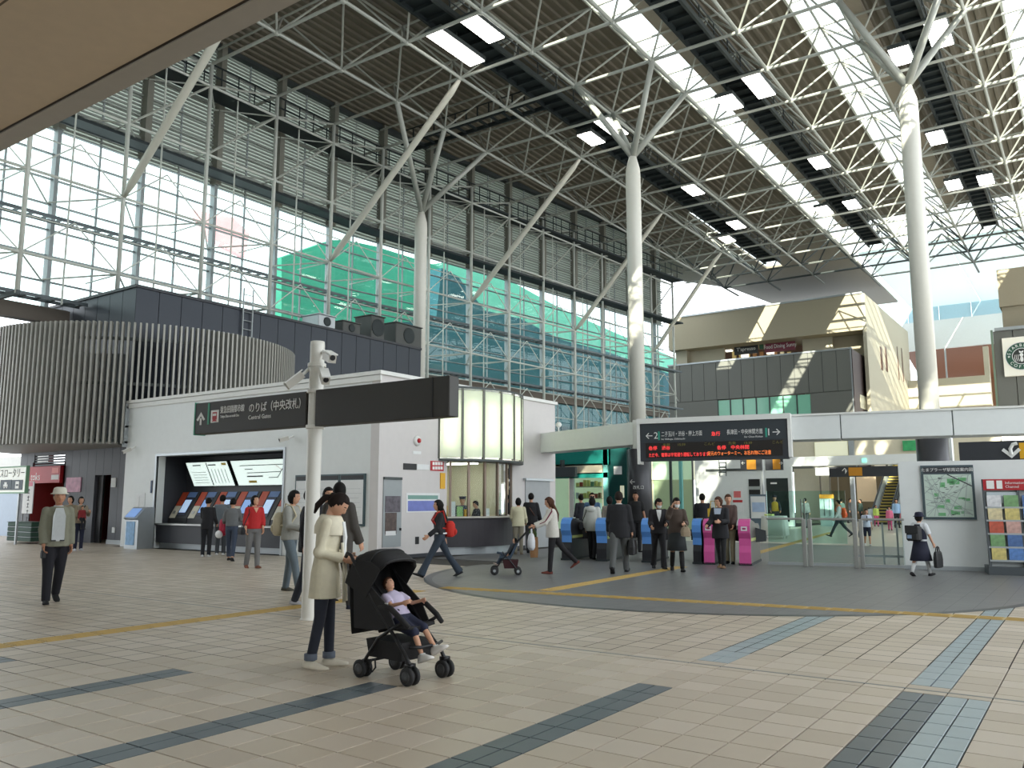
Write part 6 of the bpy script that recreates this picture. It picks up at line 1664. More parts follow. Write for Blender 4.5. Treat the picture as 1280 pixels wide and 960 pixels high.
# ---- stroller
SP = Vector((-5.02, 5.56, 0)); SA = math.radians(-93)
M_sfab = mat('stroller_black_fabric', s2l(27, 26, 28), .8, var=.15, scale=20, bump=.2, bscale=150); M_sfr = mat('stroller_frame', s2l(30, 30, 33), .4, .3)
st = thing('baby_stroller', 'black folding baby stroller with big canopy and double wheels', 'stroller', SP, SA)
def sp(g, nme, m, sm=True, par=None): return part(g, nme, m, par or st, world=False, smooth=sm)
hw, fy, ry_ = .21, .29, -.28
def sp_par(g, nme, m, par, sm=True):
    return part(g, nme, m, par, world=False, smooth=sm)
for sx in (-1, 1):
    for (yy, r_) in ((fy, .075), (ry_, .075)):
        for o_ in (-.035, .035):
            wl = sp(G().lathe((sx * hw + o_, yy, r_), [(.0, -.016), (.05, -.018), (r_ - .012, -.018), (r_, -.01), (r_, .01), (r_ - .012, .018), (.05, .018), (0, .016)], 20, axis='x'), 'wheel', mat('tyre_black', s2l(32, 32, 34), .7))
            sp_par(G().lathe((sx * hw + o_, yy, r_), [(.0, -.02), (.03, -.022), (.045, -.019), (.045, .019), (.03, .022), (0, .02)], 16, axis='x'), 'wheel_hub', mat('hub_grey', s2l(58, 58, 60), .5), wl)
        sp(G().tube((sx * hw - .03, yy, r_), (sx * hw + .03, yy, r_), .014), 'axle', M_sfr)
    sp(G().path([(sx * hw, fy, .08), (sx * hw, fy - .005, .16), (sx * hw, fy - .045, .22), (sx * .20, .10, .36), (sx * .20, -.16, .62), (sx * .21, -.40, .93), (sx * .20, -.48, 1.02), (sx * .195, -.53, 1.035), (sx * .18, -.57, 1.0)], [.02, .018, .016, .016, .016, .016, .016, .019, .017], 8), 'side_tube', M_sfr)
    sp(G().path([(sx * hw, ry_, .08), (sx * hw, ry_ + .03, .15), (sx * .205, -.10, .34), (sx * .20, .08, .44), (sx * .20, .20, .50)], .015, 8), 'rear_tube', M_sfr)
    sp(G().path([(sx * .20, -.10, .60), (sx * .215, .05, .60), (sx * .215, .18, .52), (sx * .20, .26, .46)], [.02, .024, .024, .02], 8), 'arm_pad', M_sfab)
    sp(G().box((sx * hw - .035, fy - .03, .145), (sx * hw + .035, fy + .03, .175)), 'fork_cap', M_sfr)
sp(G().tube((-hw, ry_ + .02, .13), (hw, ry_ + .02, .13), .012), 'rear_axle_bar', M_sfr)
sp(G().path([(-.2, .26, .30), (-.1, .30, .29), (.1, .30, .29), (.2, .26, .30)], .014, 8), 'footrest', M_sfr)
def sheet(pts, nme, m, th=.015):
    """cloth sheet: rows of points thickened"""
    a = [[Vector(p) for p in r] for r in pts]; g = G(); n = len(a[0])
    rings = [r + [p + Vector((0, th * .3, -th)) for p in reversed(r)] for r in a]
    g.loft(rings); return sp(g, nme, m)
sheet([[(x, .18, .44 + abs(x) * .15) for x in (-.19, -.1, 0, .1, .19)], [(x, .0, .40 + abs(x) * .25) for x in (-.19, -.1, 0, .1, .19)], [(x, -.12, .41 + abs(x) * .3) for x in (-.19, -.1, 0, .1, .19)]], 'seat', M_sfab, .03)
sheet([[(x, -.12 - .02 * (1 - abs(x) / .19), .41) for x in (-.19, -.1, 0, .1, .19)], [(x, -.27 - .03 * (1 - abs(x) / .19), .62) for x in (-.19, -.1, 0, .1, .19)], [(x, -.42 - .03 * (1 - abs(x) / .19), .92) for x in (-.19, -.1, 0, .1, .19)]], 'backrest', M_sfab, .03)
for sx in (-1, 1):   # side wings
    sp(G().prism([(sx * .2, -.12, .40), (sx * .2, .10, .46), (sx * .2, .0, .62), (sx * .2, -.25, .80), (sx * .2, -.44, .93), (sx * .2, -.40, .40)], (sx * .012, 0, 0)), 'side_wing', M_sfab, False)
# apron of cloth hanging behind the seat
sheet([[(x, -.50, .93) for x in (-.2, 0, .2)], [(x, -.48, .60) for x in (-.2, 0, .2)], [(x, -.45, .36) for x in (-.2, 0, .2)]], 'rear_cover', M_sfab, .02)
# canopy: a hooped shell from the backrest top forward over the child
hoop = []
for k in range(9):
    q = math.radians(168 - 120 * k / 8); R_ = .34; yc, zc_ = -.26, .735
    hoop.append((yc + R_ * math.cos(q), zc_ + R_ * math.sin(q)))
rows = []
for (yy, zz) in hoop:
    r_ = []
    for j in range(11):
        u = -1 + 2 * j / 10; x = .215 * u; f_ = math.sqrt(max(0, 1 - abs(u) ** 3)); bx, bz = -.26, .70
        r_.append(Vector((x, bx + (yy - bx) * (.80 + .20 * f_), bz + (zz - bz) * (.74 + .26 * f_))))
    rows.append(r_)
g = G(); inn = [[Vector((p.x * .95, -.26 + (p.y + .26) * .95, .70 + (p.z - .70) * .95)) for p in r] for r in rows]
g.loft([r + list(reversed(i_)) for r, i_ in zip(rows, inn)])
sp(g, 'canopy', M_sfab)
for sx in (-1, 1):
    sp(G().prism([(sx * .212, -.26, .66)] + [(sx * .214, p[5 if False else 0].y, p[0].z) for p in rows], (sx * .008, 0, 0)), 'canopy_side', M_sfab, False)
for k in (3, 6, 8): sp(G().path([p * 1.0 + Vector((0, 0, .004)) for p in rows[k]], .007, 6), 'canopy_rib', M_sfr)
sp(G().loft([[(x, y, .17 + dz_) for x, y in ((-.17, -.25), (.17, -.25), (.18, .16), (-.18, .16))] for dz_ in (0,)] + [[(x * 1.1, y * 1.08, .32) for x, y in ((-.17, -.25), (.17, -.25), (.18, .16), (-.18, .16))]]), 'basket', M_sfab, False)
sp(G().path([(.0 + .22, -.16, .16), (.22, -.18, .10), (.22, -.15, .06), (.22, -.11, .10), (.22, -.12, .17)], .008, 6), 'brake_loop', M_sfr)
sp(G().box((.212, -.02, .63), (.216, .02, .64)), 'name_tab', M_txtw)
for sx in (-1, 1): sp(G().path([(sx * .08, -.33, .80), (sx * .07, -.17, .66), (sx * .05, -.02, .56), (0, .03, .50)], .012, 6), 'harness_strap', M_sfab)
# ---- child in it
KP = SP + Matrix.Rotation(SA, 3, 'Z') @ Vector((0, -.03, 0))
P = person('toddler asleep in the black stroller with white shoes', (KP.x, KP.y, 0), 0, .88, hip=(80, 72), knee=(38, 44), lean=-34, arms=((30, 12, 40, 10), (30, 12, 40, 10)), head=(6, 12), top=cloth(186, 176, 200), hem=.88, sleeve=.4, topt=.018,
           legs=navy, legw=1.3, leglen=.12, shoes=None, hair='short', hairm=M_hairb, vox=.018, zoff=.0, w=1.15, fat=1.1)
P['root'].rotation_euler = (0, 0, SA); P['root'].location = (KP.x, KP.y, -.005)
for i in (0, 1):
    a_ = P['J']['ank%d' % i]; fd = P['J']['fd%d' % i]; upv = Vector((0, 0, 1)); upv = (upv - fd * upv.dot(fd)).normalized(); sd = fd.cross(upv)
    addpart(P, G().loft([[a_ + fd * u - upv * .09 + sd * hw_ * x * 1.5 + upv * ht * y * 1.3 for x, y in ((-1, 0), (1, 0), (1.05, .35), (.7, .85), (0, 1), (-.7, .85), (-1.05, .35))] for (u, hw_, ht) in ((-.09, .03, .07), (-.05, .04, .11), (.02, .044, .11), (.1, .048, .075), (.17, .048, .05), (.23, .03, .03))]), 'shoe', cloth(212, 208, 204))
    addpart(P, G().path([a_ + Vector((0, 0, .05)), a_ - upv * .02], .05, 10), 'sock', M_paper)

# ---- hat man
P = person('older man in white hat, grey jacket and black trousers walking', gp(64, 754), 8, 1.68, hip=(-10, 8), knee=(22, 4), lean=2, arms=((-4, 7, 12, 0), (0, 6, 24, 6)), head=(4, 0), top=cloth(128, 128, 112), hem=.84, topt=.024,
           legs=cloth(24, 24, 32), legw=1.12, shoes=(20, 20, 22), hair='short', hairm=mat('grey_hair', s2l(70, 68, 66), .5), skin=SKIN2, vox=.012, w=1.0, fat=1.0)
U = P['up']
addpart(P, G().prism([U(p) for p in ((-.05, .13, 1.42), (.05, .13, 1.42), (.085, .155, 1.30), (.085, .172, .95), (-.085, .172, .95), (-.085, .155, 1.30))], (0, .012, 0)), 'shirt', cloth(186, 190, 192), False)
collar(P, cloth(200, 204, 206))
addpart(P, G().box(U((-.09, .15, .93)), U((.09, .168, .965))), 'belt', M_black, False); addpart(P, G().box(U((-.025, .168, .932)), U((.025, .175, .963))), 'buckle', M_chrome, False)
addpart(P, G().lathe(P['hc'] + Vector((0, -.004, .045)), [(.125, -.01), (.13, -.005), (.098, .012), (.093, .05), (.082, .085), (.05, .098), (0, .1)], 22), 'bucket_hat', cloth(208, 204, 190))
h = P['w']('hand1')
t = thing('phone', 'small dark object in the hand of the man in the hat', 'phone', h + Vector((0, 0, -.10))); part(G().bbox((h.x - .03, h.y - .03, h.z - .12), (h.x + .03, h.y + .03, h.z + .0), .01), 'case', M_black, t); part(G().box((h.x - .02, h.y - .034, h.z - .1), (h.x + .02, h.y - .03, h.z - .03)), 'screen', M_dgrey, t)
# ---- by the shop
P = person('woman in beige top carrying a small child outside the shop', gp(97, 688), 12, 1.62, arms=((20, 14, 95, 10), (20, 14, 95, 10)), top=cloth(150, 138, 120), legs=navy, shoes=(190, 190, 195), hair='bob', grip=1.0)
addpart(P, G().path([P['up']((-.12, .1, 1.42)), P['up']((0, .17, 1.3)), P['up']((.12, .16, 1.12))], .02, 6), 'carrier_strap', black)
q = P['w']((0, .24, 1.02))
P2 = person('small child in red carried by the woman in beige', (q.x, q.y, 0), 20, .80, hip=(60, 60), knee=(70, 70), top=cloth(140, 44, 48), legs=black, hair='short', zoff=.55, vox=.022, face=True)
P2['root'].location.z = 0
person('person with dark hair standing half hidden behind the man in the hat', gp(84, 690), -30, 1.64, top=cloth(128, 116, 96), legs=navy, hair='bob', arms=((10, 10, 40, 0), (10, 10, 40, 0)))
# ---- at the ticket machines
P = person('customer in black at the ticket machines seen from behind', gp(257, 696), 165, 1.58, arms=((35, 6, 50, 10), (10, 8, 40, 0)), head=(12, 0), top=black, hem=.8, legs=cloth(28, 30, 36), shoes=(200, 200, 200), hair='short', face=False)
t = bag_at(P, 0, 'tan handbag hanging from the customer in black', 'handbag', cloth(170, 138, 104), (.26, .12, .26), .06)
P = person('customer in grey jacket at the ticket machines seen from behind', gp(275, 694), 170, 1.66, arms=((25, 8, 60, 5), (15, 8, 60, 0)), top=cloth(104, 112, 118), hem=.80, topt=.03, legs=cloth(60, 64, 68), shoes=(205, 205, 205), hair='short', face=False)
P = person('woman in grey top and blue jeans holding a red coat', gp(288, 701), 170, 1.58, hip=(16, -14), knee=(4, 10), arms=((15, 14, 55, 0), (30, 8, 50, 0)), top=cloth(104, 106, 108), hem=.95, legs=jeans, leglen=.85, shoes=(28, 28, 30), hair='bun', face=False)
h = P['w']('hand0'); t = thing('red_coat', 'crimson coat draped over the arm of the woman in jeans', 'coat', h + Vector((0, 0, -.2)))
g = G(); g.path([h + Vector((-.12, 0, .08)), h + Vector((-.02, -.04, -.02)), h + Vector((.0, -.05, -.18)), h + Vector((.03, -.03, -.3))], [.07, .12, .13, .09], 12, squash=((0, 1, 0), .6)); part(g, 'cloth_folds', cloth(170, 30, 60), t, smooth=True)
part(G().path([h + Vector((.1, -.05, .05)), h + Vector((.12, -.07, -.12)), h + Vector((.1, -.06, -.24))], [.04, .06, .05], 10), 'sleeve', cloth(178, 36, 66), t, smooth=True)
one(G().ell(h + Vector((-.05, -.12, -.26)), (.13, .07, .10)), 'white_pouch', M_paper, 'white pouch hanging below the crimson coat', 'bag')
P = person('woman in red blouse and grey trousers facing the hall', gp(315, 710), 18, 1.62, hip=(8, -6), knee=(4, 12), arms=((4, 10, 30, 12), (6, 12, 28, 0)), head=(-4, 25), top=cloth(176, 36, 38), hem=.92, sleeve=.8, topt=.028, legs=cloth(112, 112, 112), legw=1.05, shoes=(120, 70, 50), hair='bob', vox=.012)
U = P['up']; addpart(P, G().prism([U(p) for p in ((-.06, .118, 1.42), (.06, .118, 1.42), (0, .142, 1.30))], (0, .012, 0)), 'neckline', SKIN, False)
t = bag_at(P, 1, 'black shoulder bag at the hip of the woman in red', 'shoulder_bag', black, (.26, .09, .16), -.12, out=.10, strap=True)
# ---- people behind the mast
P = person('person in grey jacket and dark knit hair with a cream backpack', gp(360, 739), 62, 1.68, hip=(-5, 20), knee=(3, 8), lean=3, arms=((10, 6, 70, 0), (12, 6, 70, 8)), head=(4, 0), top=cloth(150, 150, 144), hem=.86, topt=.03, legs=cloth(96, 108, 116), legw=1.05, shoes=(88, 84, 74), hair='bob', vox=.012)
backpack(P, 'cream canvas backpack on the person in the grey jacket', cloth(196, 186, 160), (.30, .20, .40), 1.12)
P = person('person in dark suit striding just behind the sign mast', gp(383, 757), 80, 1.70, hip=(-8, 14), knee=(10, 4), arms=((-10, 6, 12, 0), (-8, 6, 14, 0)), top=cloth(26, 26, 32), hem=.78, topt=.03, legs=cloth(40, 44, 54), shoes=(180, 180, 186), hair='short', vox=.012)
P = person('man in black suit and white shirt talking near the timetable boards', gp(406, 752), 40, 1.70, top=cloth(28, 28, 34), hem=.80, topt=.03, legs=cloth(30, 30, 36), shoes=(20, 20, 22), hair='short', head=(0, -15), vox=.012); suit_front(P, M_paper, black)
P = person('tall man in grey-brown suit walking away by the sign mast', gp(420, 763), 150, 1.78, hip=(-20, 16), knee=(22, 4), arms=((-6, 8, 16, 0), (8, 10, 24, 0)), head=(2, 40), top=cloth(66, 62, 58), hem=.76, topt=.032, legs=cloth(58, 56, 56), legw=1.05, shoes=(30, 34, 50), hair='short', vox=.012, w=1.08); collar(P, M_paper)
# ---- girl walking with red bag
P = person('woman in black jacket and flared jeans striding past the ticket window', gp(549, 721), -82, 1.60, hip=(30, -28), knee=(4, 8), lean=2, arms=((14, 6, 40, 6), (-22, 8, 14, 0)), top=black, hem=.98, legs=cloth(46, 56, 68), bell=.035, shoes=(22, 22, 24), hair='long', vox=.012)
addpart(P, G().lathe(P['up']((0, 0, 1.0)), [(.165, -.015), (.17, 0), (.165, .015)], 18), 'belt', M_paper)
backpack(P, 'red bag slung behind the woman in flared jeans', cloth(190, 44, 34), (.22, .22, .34), 1.08, 'red_bag', .0)
# ---- ticket window
cxw = arc(math.radians(-22), RI - .75, 0)
P = person('station clerk in peaked cap behind the ticket window glass', (cxw[0], cxw[1], 0), 0, 1.62, arms=((20, 8, 70, 20), (20, 8, 70, 20)), head=(14, 0), top=cloth(64, 72, 84), legs=navy, hair='short')
addpart(P, G().lathe(P['hc'] + Vector((0, 0, .055)), [(.095, -.01), (.095, .02), (.12, .055), (.11, .07), (0, .075)], 18), 'peaked_cap', navy); addpart(P, G().prism([P['hc'] + Vector(p) for p in ((-.07, .07, .05), (.07, .07, .05), (.05, .14, .035), (-.05, .14, .035))], (0, 0, .01)), 'cap_peak', M_black, False)
cxw = arc(math.radians(8), RI - .9, 0)
person('second clerk in dark uniform further back in the ticket office', (cxw[0], cxw[1], 0), -70, 1.5, arms=((20, 8, 70, 20), (20, 8, 70, 20)), head=(16, 0), top=cloth(50, 52, 60), legs=navy, hair='short')
P = person('woman in cream blouse waiting at the end of the ticket counter', gp(648, 693), 178, 1.58, hip=(3, -2), arms=((12, 8, 50, 10), (12, 10, 40, 0)), top=cloth(206, 200, 170), hem=.84, topt=.03, legs=cloth(140, 134, 118), shoes=(120, 108, 92), hair='bob', face=False)
P = person('man in black jacket standing behind the woman in cream blouse', gp(664, 691), 172, 1.72, arms=((8, 10, 30, 0), (8, 12, 30, 0)), top=cloth(30, 28, 32), hem=.80, topt=.03, legs=dgrey, hair='short', face=False)
addpart(P, G().path([P['up']((-.13, -.02, 1.44)), P['up']((0, -.15, 1.25)), P['up']((.13, -.12, 1.05))], .014, 6), 'bag_strap', cloth(90, 60, 50))
# ---- woman in track top pushing the small stroller
P = person('woman in white track top with burgundy sleeve stripes pushing a small stroller', gp(691, 717), -86, 1.58, hip=(6, -34), knee=(2, 12), lean=4, arms=((38, 8, 34, 6), (36, 8, 36, 6)), head=(8, 0), top=cloth(204, 200, 192), hem=.80, topt=.036, legs=cloth(26, 24, 28), legw=.98, shoes=(96, 44, 34), hair='long', hairm=M_hairb, vox=.012)
for i in (0, 1):
    sh, el, wr = P['J']['sh%d' % i], P['J']['el%d' % i], P['J']['wr%d' % i]; o_ = Vector((-.062 if i == 0 else .062, 0, .01))
    addpart(P, G().path([sh + o_ * .6 + Vector((0, 0, .055)), sh + o_ * 1.2, el + o_ * 1.02, wr + o_ * .75], .016, 6), 'sleeve_stripe', cloth(110, 34, 56))
S2 = atz(640, 718); S2A = P['rz']
h0 = P['w']('hand0'); h1 = P['w']('hand1')
s2 = thing('small_stroller', 'small blue-grey stroller with shopping bags on its handles', 'stroller', S2, S2A)
M_s2 = cloth(56, 70, 86)
hl = wm(s2).inverted() @ ((h0 + h1) / 2)
for sx in (-1, 1):
    for yy, r_ in ((.36, .085), (-.12, .075)):
        wl = part(G().lathe((sx * .17, yy, r_), [(0, -.02), (r_ - .02, -.02), (r_, -.01), (r_, .01), (r_ - .02, .02), (0, .02)], 16, axis='x'), 'wheel', MATS['tyre_black'], s2, world=False, smooth=True)
        part(G().lathe((sx * .17, yy, r_), [(0, -.024), (.03, -.024), (.03, .024), (0, .024)], 12, axis='x'), 'wheel_hub', M_silver, wl, world=False)
    part(G().path([(sx * .17, .36, .09), (sx * .16, .22, .28), (sx * .16, .0, .55), (sx * .15, hl.y + .02, hl.z)], .014, 6), 'side_tube', M_sfr, s2, world=False)
    part(G().path([(sx * .17, -.12, .08), (sx * .16, .05, .30), (sx * .16, .2, .45)], .012, 6), 'rear_tube', M_sfr, s2, world=False)
part(G().tube((-.15, hl.y, hl.z), (.15, hl.y, hl.z), .016), 'handlebar', M_sfr, s2, world=False)
part(G().loft([[(-.15, .26, .34), (.15, .26, .34), (.15, .26, .38), (-.15, .26, .38)], [(-.16, .03, .32), (.16, .03, .32), (.16, .05, .37), (-.16, .05, .37)], [(-.16, -.12, .62), (.16, -.12, .62), (.16, -.08, .64), (-.16, -.08, .64)]]), 'seat', M_s2, s2, world=False)
part(G().loft([[(-.14, -.1, .13), (.14, -.1, .13), (.14, .16, .13), (-.14, .16, .13)], [(-.16, -.13, .3), (.16, -.13, .3), (.16, .2, .3), (-.16, .2, .3)]]), 'basket', cloth(58, 26, 30), s2, world=False)
part(G().path([(-.16, .2, .42), (-.1, .3, .44), (.1, .3, .44), (.16, .2, .42)], .018, 8), 'bumper_bar', M_s2, s2, world=False)
P3 = person('baby in dark clothes sitting in the small stroller', (S2.x, S2.y, 0), -86, .72, hip=(75, 70), knee=(45, 50), lean=-25, top=cloth(44, 52, 62), legs=cloth(60, 70, 84), shoes=(190, 170, 160), hair='short', zoff=.02, vox=.022); P3['root'].location.z = .02; P3['root'].location += Matrix.Rotation(S2A, 3, 'Z') @ Vector((0, .05, 0))
h = h0 + Vector((0, 0, -.02))
t = thing('plastic_bag', 'white plastic shopping bag hanging on the small stroller handle', 'bag', h + Vector((0, 0, -.5)), S2A)
part(G().loft([[Vector((x * k_, y * k2, z)) for x, y in ((-.13, -.05), (.0, -.07), (.13, -.05), (.15, .0), (.13, .06), (0, .08), (-.13, .06), (-.15, 0))] for z, k_, k2 in ((.06, .7, .6), (.12, 1.05, 1.1), (.25, 1.1, 1.1), (.36, .95, .8), (.40, .8, .5))]), 'bag_body', cloth(214, 216, 220), t, world=False, smooth=True)
for sx in (-1, 1): part(G().path([(sx * .1, 0, .39), (sx * .05, 0, .47), (0, 0, .5)], .016, 6), 'handle', cloth(214, 216, 220), t, world=False)
hb = h1 + (P['Mw'].to_3x3() @ Vector((0, -.06, 0)))
t = thing('paper_bag', 'brown paper grocery bag with leafy greens behind the small stroller', 'bag', hb + Vector((0, 0, -.62)), S2A)
part(G().loft([[Vector((x * k_, y * k_, z)) for x, y in ((-.11, -.08), (.11, -.08), (.12, .0), (.11, .08), (-.11, .08), (-.12, 0))] for z, k_ in ((.0, .9), (.06, 1.0), (.3, 1.05), (.42, .95))]), 'bag_body', cloth(150, 112, 76), t, world=False)
for sx in (-1, 1): part(G().path([(sx * .07, 0, .40), (sx * .05, 0, .58), (0, 0, .62)], .01, 6), 'handle', cloth(120, 92, 62), t, world=False)
rg = random.Random(4)
for k in range(9):
    x, y = rg.uniform(-.07, .07), rg.uniform(-.05, .05); part(G().path([(x, y, .36), (x * 1.4, y * 1.4 + .03, .5), (x * 1.8, y * 1.5 + .06, .56 + rg.random() * .06)], [.012, .03, .004], 5, squash=((1, 0, 0), .35)), 'leaf', mat('leek_green', s2l(66, 92, 44), .6, var=.4, scale=10), t, world=False, smooth=True)

# ---- gate crowd
P = person('businessman in black jacket and grey trousers walking to the gates', gp(775, 716), 172, 1.74, hip=(-22, 20), knee=(14, 2), lean=2, arms=((6, 8, 20, 0), (6, 10, 16, 0)), head=(4, 10), top=cloth(28, 28, 32), hem=.76, topt=.036, legs=cloth(84, 86, 86), legw=1.12, shoes=(18, 18, 20), hair='short', hairm=mat('brownish_hair', s2l(40, 33, 29), .75, spec=.2), face=False, vox=.012, w=1.1); collar(P, M_paper)
bag_at(P, 1, 'black briefcase in the hand of the walking businessman', 'briefcase', M_black, (.44, .14, .34), .06)
person('man in dark suit beyond the gates by the glazed shop', gp(727, 682), -150, 1.70, top=cloth(40, 42, 50), legs=dgrey, hair='short', arms=((5, 8, 12, 0), (5, 8, 12, 0)))
P = person('man in denim jacket and glasses coming through the gates', gp(741, 692), 5, 1.74, hip=(12, -10), knee=(4, 12), top=cloth(64, 92, 122), hem=.85, topt=.03, legs=jeans, hair='short')
for sx in (-1, 1): addpart(P, G().lathe(P['hc'] + P['HR'] @ Vector((sx * .032, .097, .003)), [(.024, -.003), (.027, 0), (.024, .003), (.02, 0)], 14, axis='y'), 'spectacle_lens', M_black)
P = person('person in white hooded jacket passing a blue-fronted gate', gp(741, 699), 165, 1.60, hip=(12, -10), knee=(4, 10), top=cloth(188, 190, 184), hem=.78, topt=.04, legs=black, hair='bob', face=False)
addpart(P, G().ell(P['up']((0, -.13, 1.38)), (.13, .07, .09)), 'hood', cloth(196, 198, 192))
bag_at(P, 0, 'black shoulder bag of the person in the white hooded jacket', 'shoulder_bag', black, (.28, .09, .22), -.24, out=.075, fwd=-.05, strap=True)
person('person in pale grey cardigan just beyond the businessman', gp(763, 695), 175, 1.62, top=cloth(140, 132, 124), legs=black, hair='bob', face=False)
P = person('man in black polo shirt facing the hall by the dark column', gp(796, 690), 12, 1.76, arms=((6, 12, 24, 0), (8, 12, 30, 0)), head=(4, -20), top=cloth(26, 26, 28), sleeve=.45, topt=.03, legs=cloth(32, 32, 36), hair='short', skin=SKIN2)
P = person('woman in white face mask and black suit leaving the gates', gp(824, 711), 10, 1.58, hip=(14, -12), knee=(6, 14), lean=4, arms=((24, 8, 60, 18), (14, 8, 60, 0)), head=(22, 10), top=cloth(30, 28, 32), hem=.84, topt=.028, legs=cloth(26, 26, 30), bell=.02, shoes=(22, 22, 24), hair='bob', mask=True)
suit_front(P, M_paper)
P = person('woman in white face mask, brown coat and dark skirt leaving the gates', gp(847, 714), 6, 1.60, hip=(18, -16), knee=(6, 12), lean=3, arms=((20, 10, 70, 20), (70, 10, 95, 25)), head=(14, 12), top=cloth(70, 58, 50), hem=.86, topt=.032, skirt=(cloth(34, 38, 40), .50, .03), shoes=(18, 16, 18), hair='long', mask=True, skin=SKIN)
for i in (0, 1): addpart(P, G().path([P['J']['knee%d' % i] - Vector((0, 0, .03)), P['J']['knee%d' % i] * .4 + P['J']['ank%d' % i] * .6, P['J']['ank%d' % i]], [.06, .058, .05], 10), 'boot_shaft', cloth(24, 22, 24))
bag_at(P, 0, 'beige handbag on the arm of the woman in the brown coat', 'handbag', cloth(150, 134, 112), (.34, .16, .2), .05, out=.02, fwd=.08)
person('man in dark suit seen from behind inside the gates', gp(880, 694), 176, 1.70, top=cloth(30, 32, 38), hem=.78, topt=.03, legs=dgrey, hair='short', face=False, arms=((14, 10, 40, 0), (14, 10, 40, 0)))
P = person('woman in black dress with pale collar between the pink gates', gp(902, 710), -20, 1.60, hip=(8, -8), knee=(4, 12), arms=((18, 8, 70, 26), (16, 8, 50, 0)), head=(14, -20), top=cloth(28, 28, 32), hem=.70, topt=.03, flare=.06, legs=cloth(26, 26, 28), legw=.9, shoes=(120, 92, 66), hair='bob', hairm=M_hairb)
addpart(P, G().prism([P['up'](p) for p in ((-.09, .125, 1.42), (.09, .125, 1.42), (.07, .155, 1.28), (-.07, .155, 1.28))], (0, .014, 0)), 'pale_collar', cloth(176, 188, 206), False)
P = person('person in brown coat and beige trousers behind the woman in black', (GP[4] + GP[5]) / 2 + nb * .42, -10, 1.66, hip=(6, -8), w=.92, arms=((14, 2, 30, 4), (14, 2, 24, 4)), head=(10, 20), top=cloth(76, 58, 54), hem=.84, topt=.034, legs=cloth(158, 148, 122), hair='short', hairm=M_hairb)
q = P['w']((.38, -.02, 1.24)); one(G().cbox(q, (.24, .14, .2), Matrix.Rotation(P['rz'], 3, 'Z')).path([q + Vector((-.08, 0, .1)), q + Vector((-.05, 0, .28)), q + Vector((.05, 0, .28)), q + Vector((.08, 0, .1))], .012, 6), 'yellow_bag', cloth(186, 156, 50), 'mustard yellow shoulder bag on the person in the brown coat', 'bag')
# ---- inside
P = person('station attendant in yellow vest behind the white cloth table', gp(970, 667), 4, 1.74, arms=((14, 12, 50, 6), (14, 12, 50, 6)), top=cloth(48, 52, 60), legs=navy, hair='short')
addpart(P, G().loft([ering(P['up']((0, 0, z)), rx, ry, P['LR'], 18) for z, rx, ry in ((1.0, .19, .14), (1.2, .18, .14), (1.36, .17, .135), (1.43, .10, .09))], cap=False), 'safety_vest', cloth(196, 160, 50)); addpart(P, G().lathe(P['hc'] + Vector((0, 0, .05)), [(.095, -.01), (.095, .02), (.115, .055), (0, .07)], 16), 'peaked_cap', navy)
TC = gp(969, 673)
t = thing('cloth_table', 'small table under a hanging white cloth beside the attendant', 'table', (TC.x, TC.y, 0))
g = G(); rings = []
for z, k_ in ((.12, 1.08), (.5, 1.03), (.86, 1.0), (.9, .97)):
    rings.append([(TC.x + k_ * .48 * math.copysign(abs(math.cos(q)) ** .4, math.cos(q)) + (.02 * math.sin(q * 11) if z < .6 else 0), TC.y + k_ * .3 * math.copysign(abs(math.sin(q)) ** .4, math.sin(q)), z) for q in [2 * PI * k / 40 for k in range(40)]])
part(g.loft(rings), 'cloth', cloth(206, 206, 200), t, smooth=True)
for sx in (-1, 1):
    for sy in (-1, 1): part(G().tube((TC.x + sx * .4, TC.y + sy * .22, 0), (TC.x + sx * .4, TC.y + sy * .22, .86), .02), 'leg', M_chrome, t)
one(G().bbox((TC.x - .35, TC.y - .2, .9), (TC.x - .02, TC.y + .1, .97), .02), 'leaflet_pile', cloth(196, 206, 120), 'pale yellow leaflets lying on the white cloth table', 'leaflets')
P = person('youth in white shirt with orange bag striding inside the gates', gp(1050, 671), -84, 1.62, hip=(30, -30), knee=(4, 14), arms=((14, 8, 20, 0), (-14, 8, 20, 0)), top=cloth(196, 198, 198), legs=cloth(50, 56, 62), shoes=(24, 24, 26), hair='short', vox=.015)
backpack(P, 'round orange bag on the back of the striding youth', cloth(224, 92, 44), (.36, .2, .46), 1.14, 'orange_bag')
P = person('schoolboy in white shirt, tie and shorts walking inside the gates', gp(1085, 682), 8, 1.22, hip=(10, -10), knee=(4, 14), top=cloth(196, 204, 222), sleeve=.5, legs=navy, leglen=.1, shoes=(210, 210, 210), hair='short', vox=.017)
addpart(P, G().prism([P['up'](p) for p in ((-.02, .135, 1.40), (.02, .135, 1.40), (.024, .155, 1.15), (0, .155, 1.10), (-.024, .155, 1.15))], (0, .012, 0)), 'tie', navy, False)
bag_at(P, 1, 'blue school bag swinging from the schoolboy', 'school_bag', cloth(50, 84, 112), (.36, .1, .26), .04, out=.06)
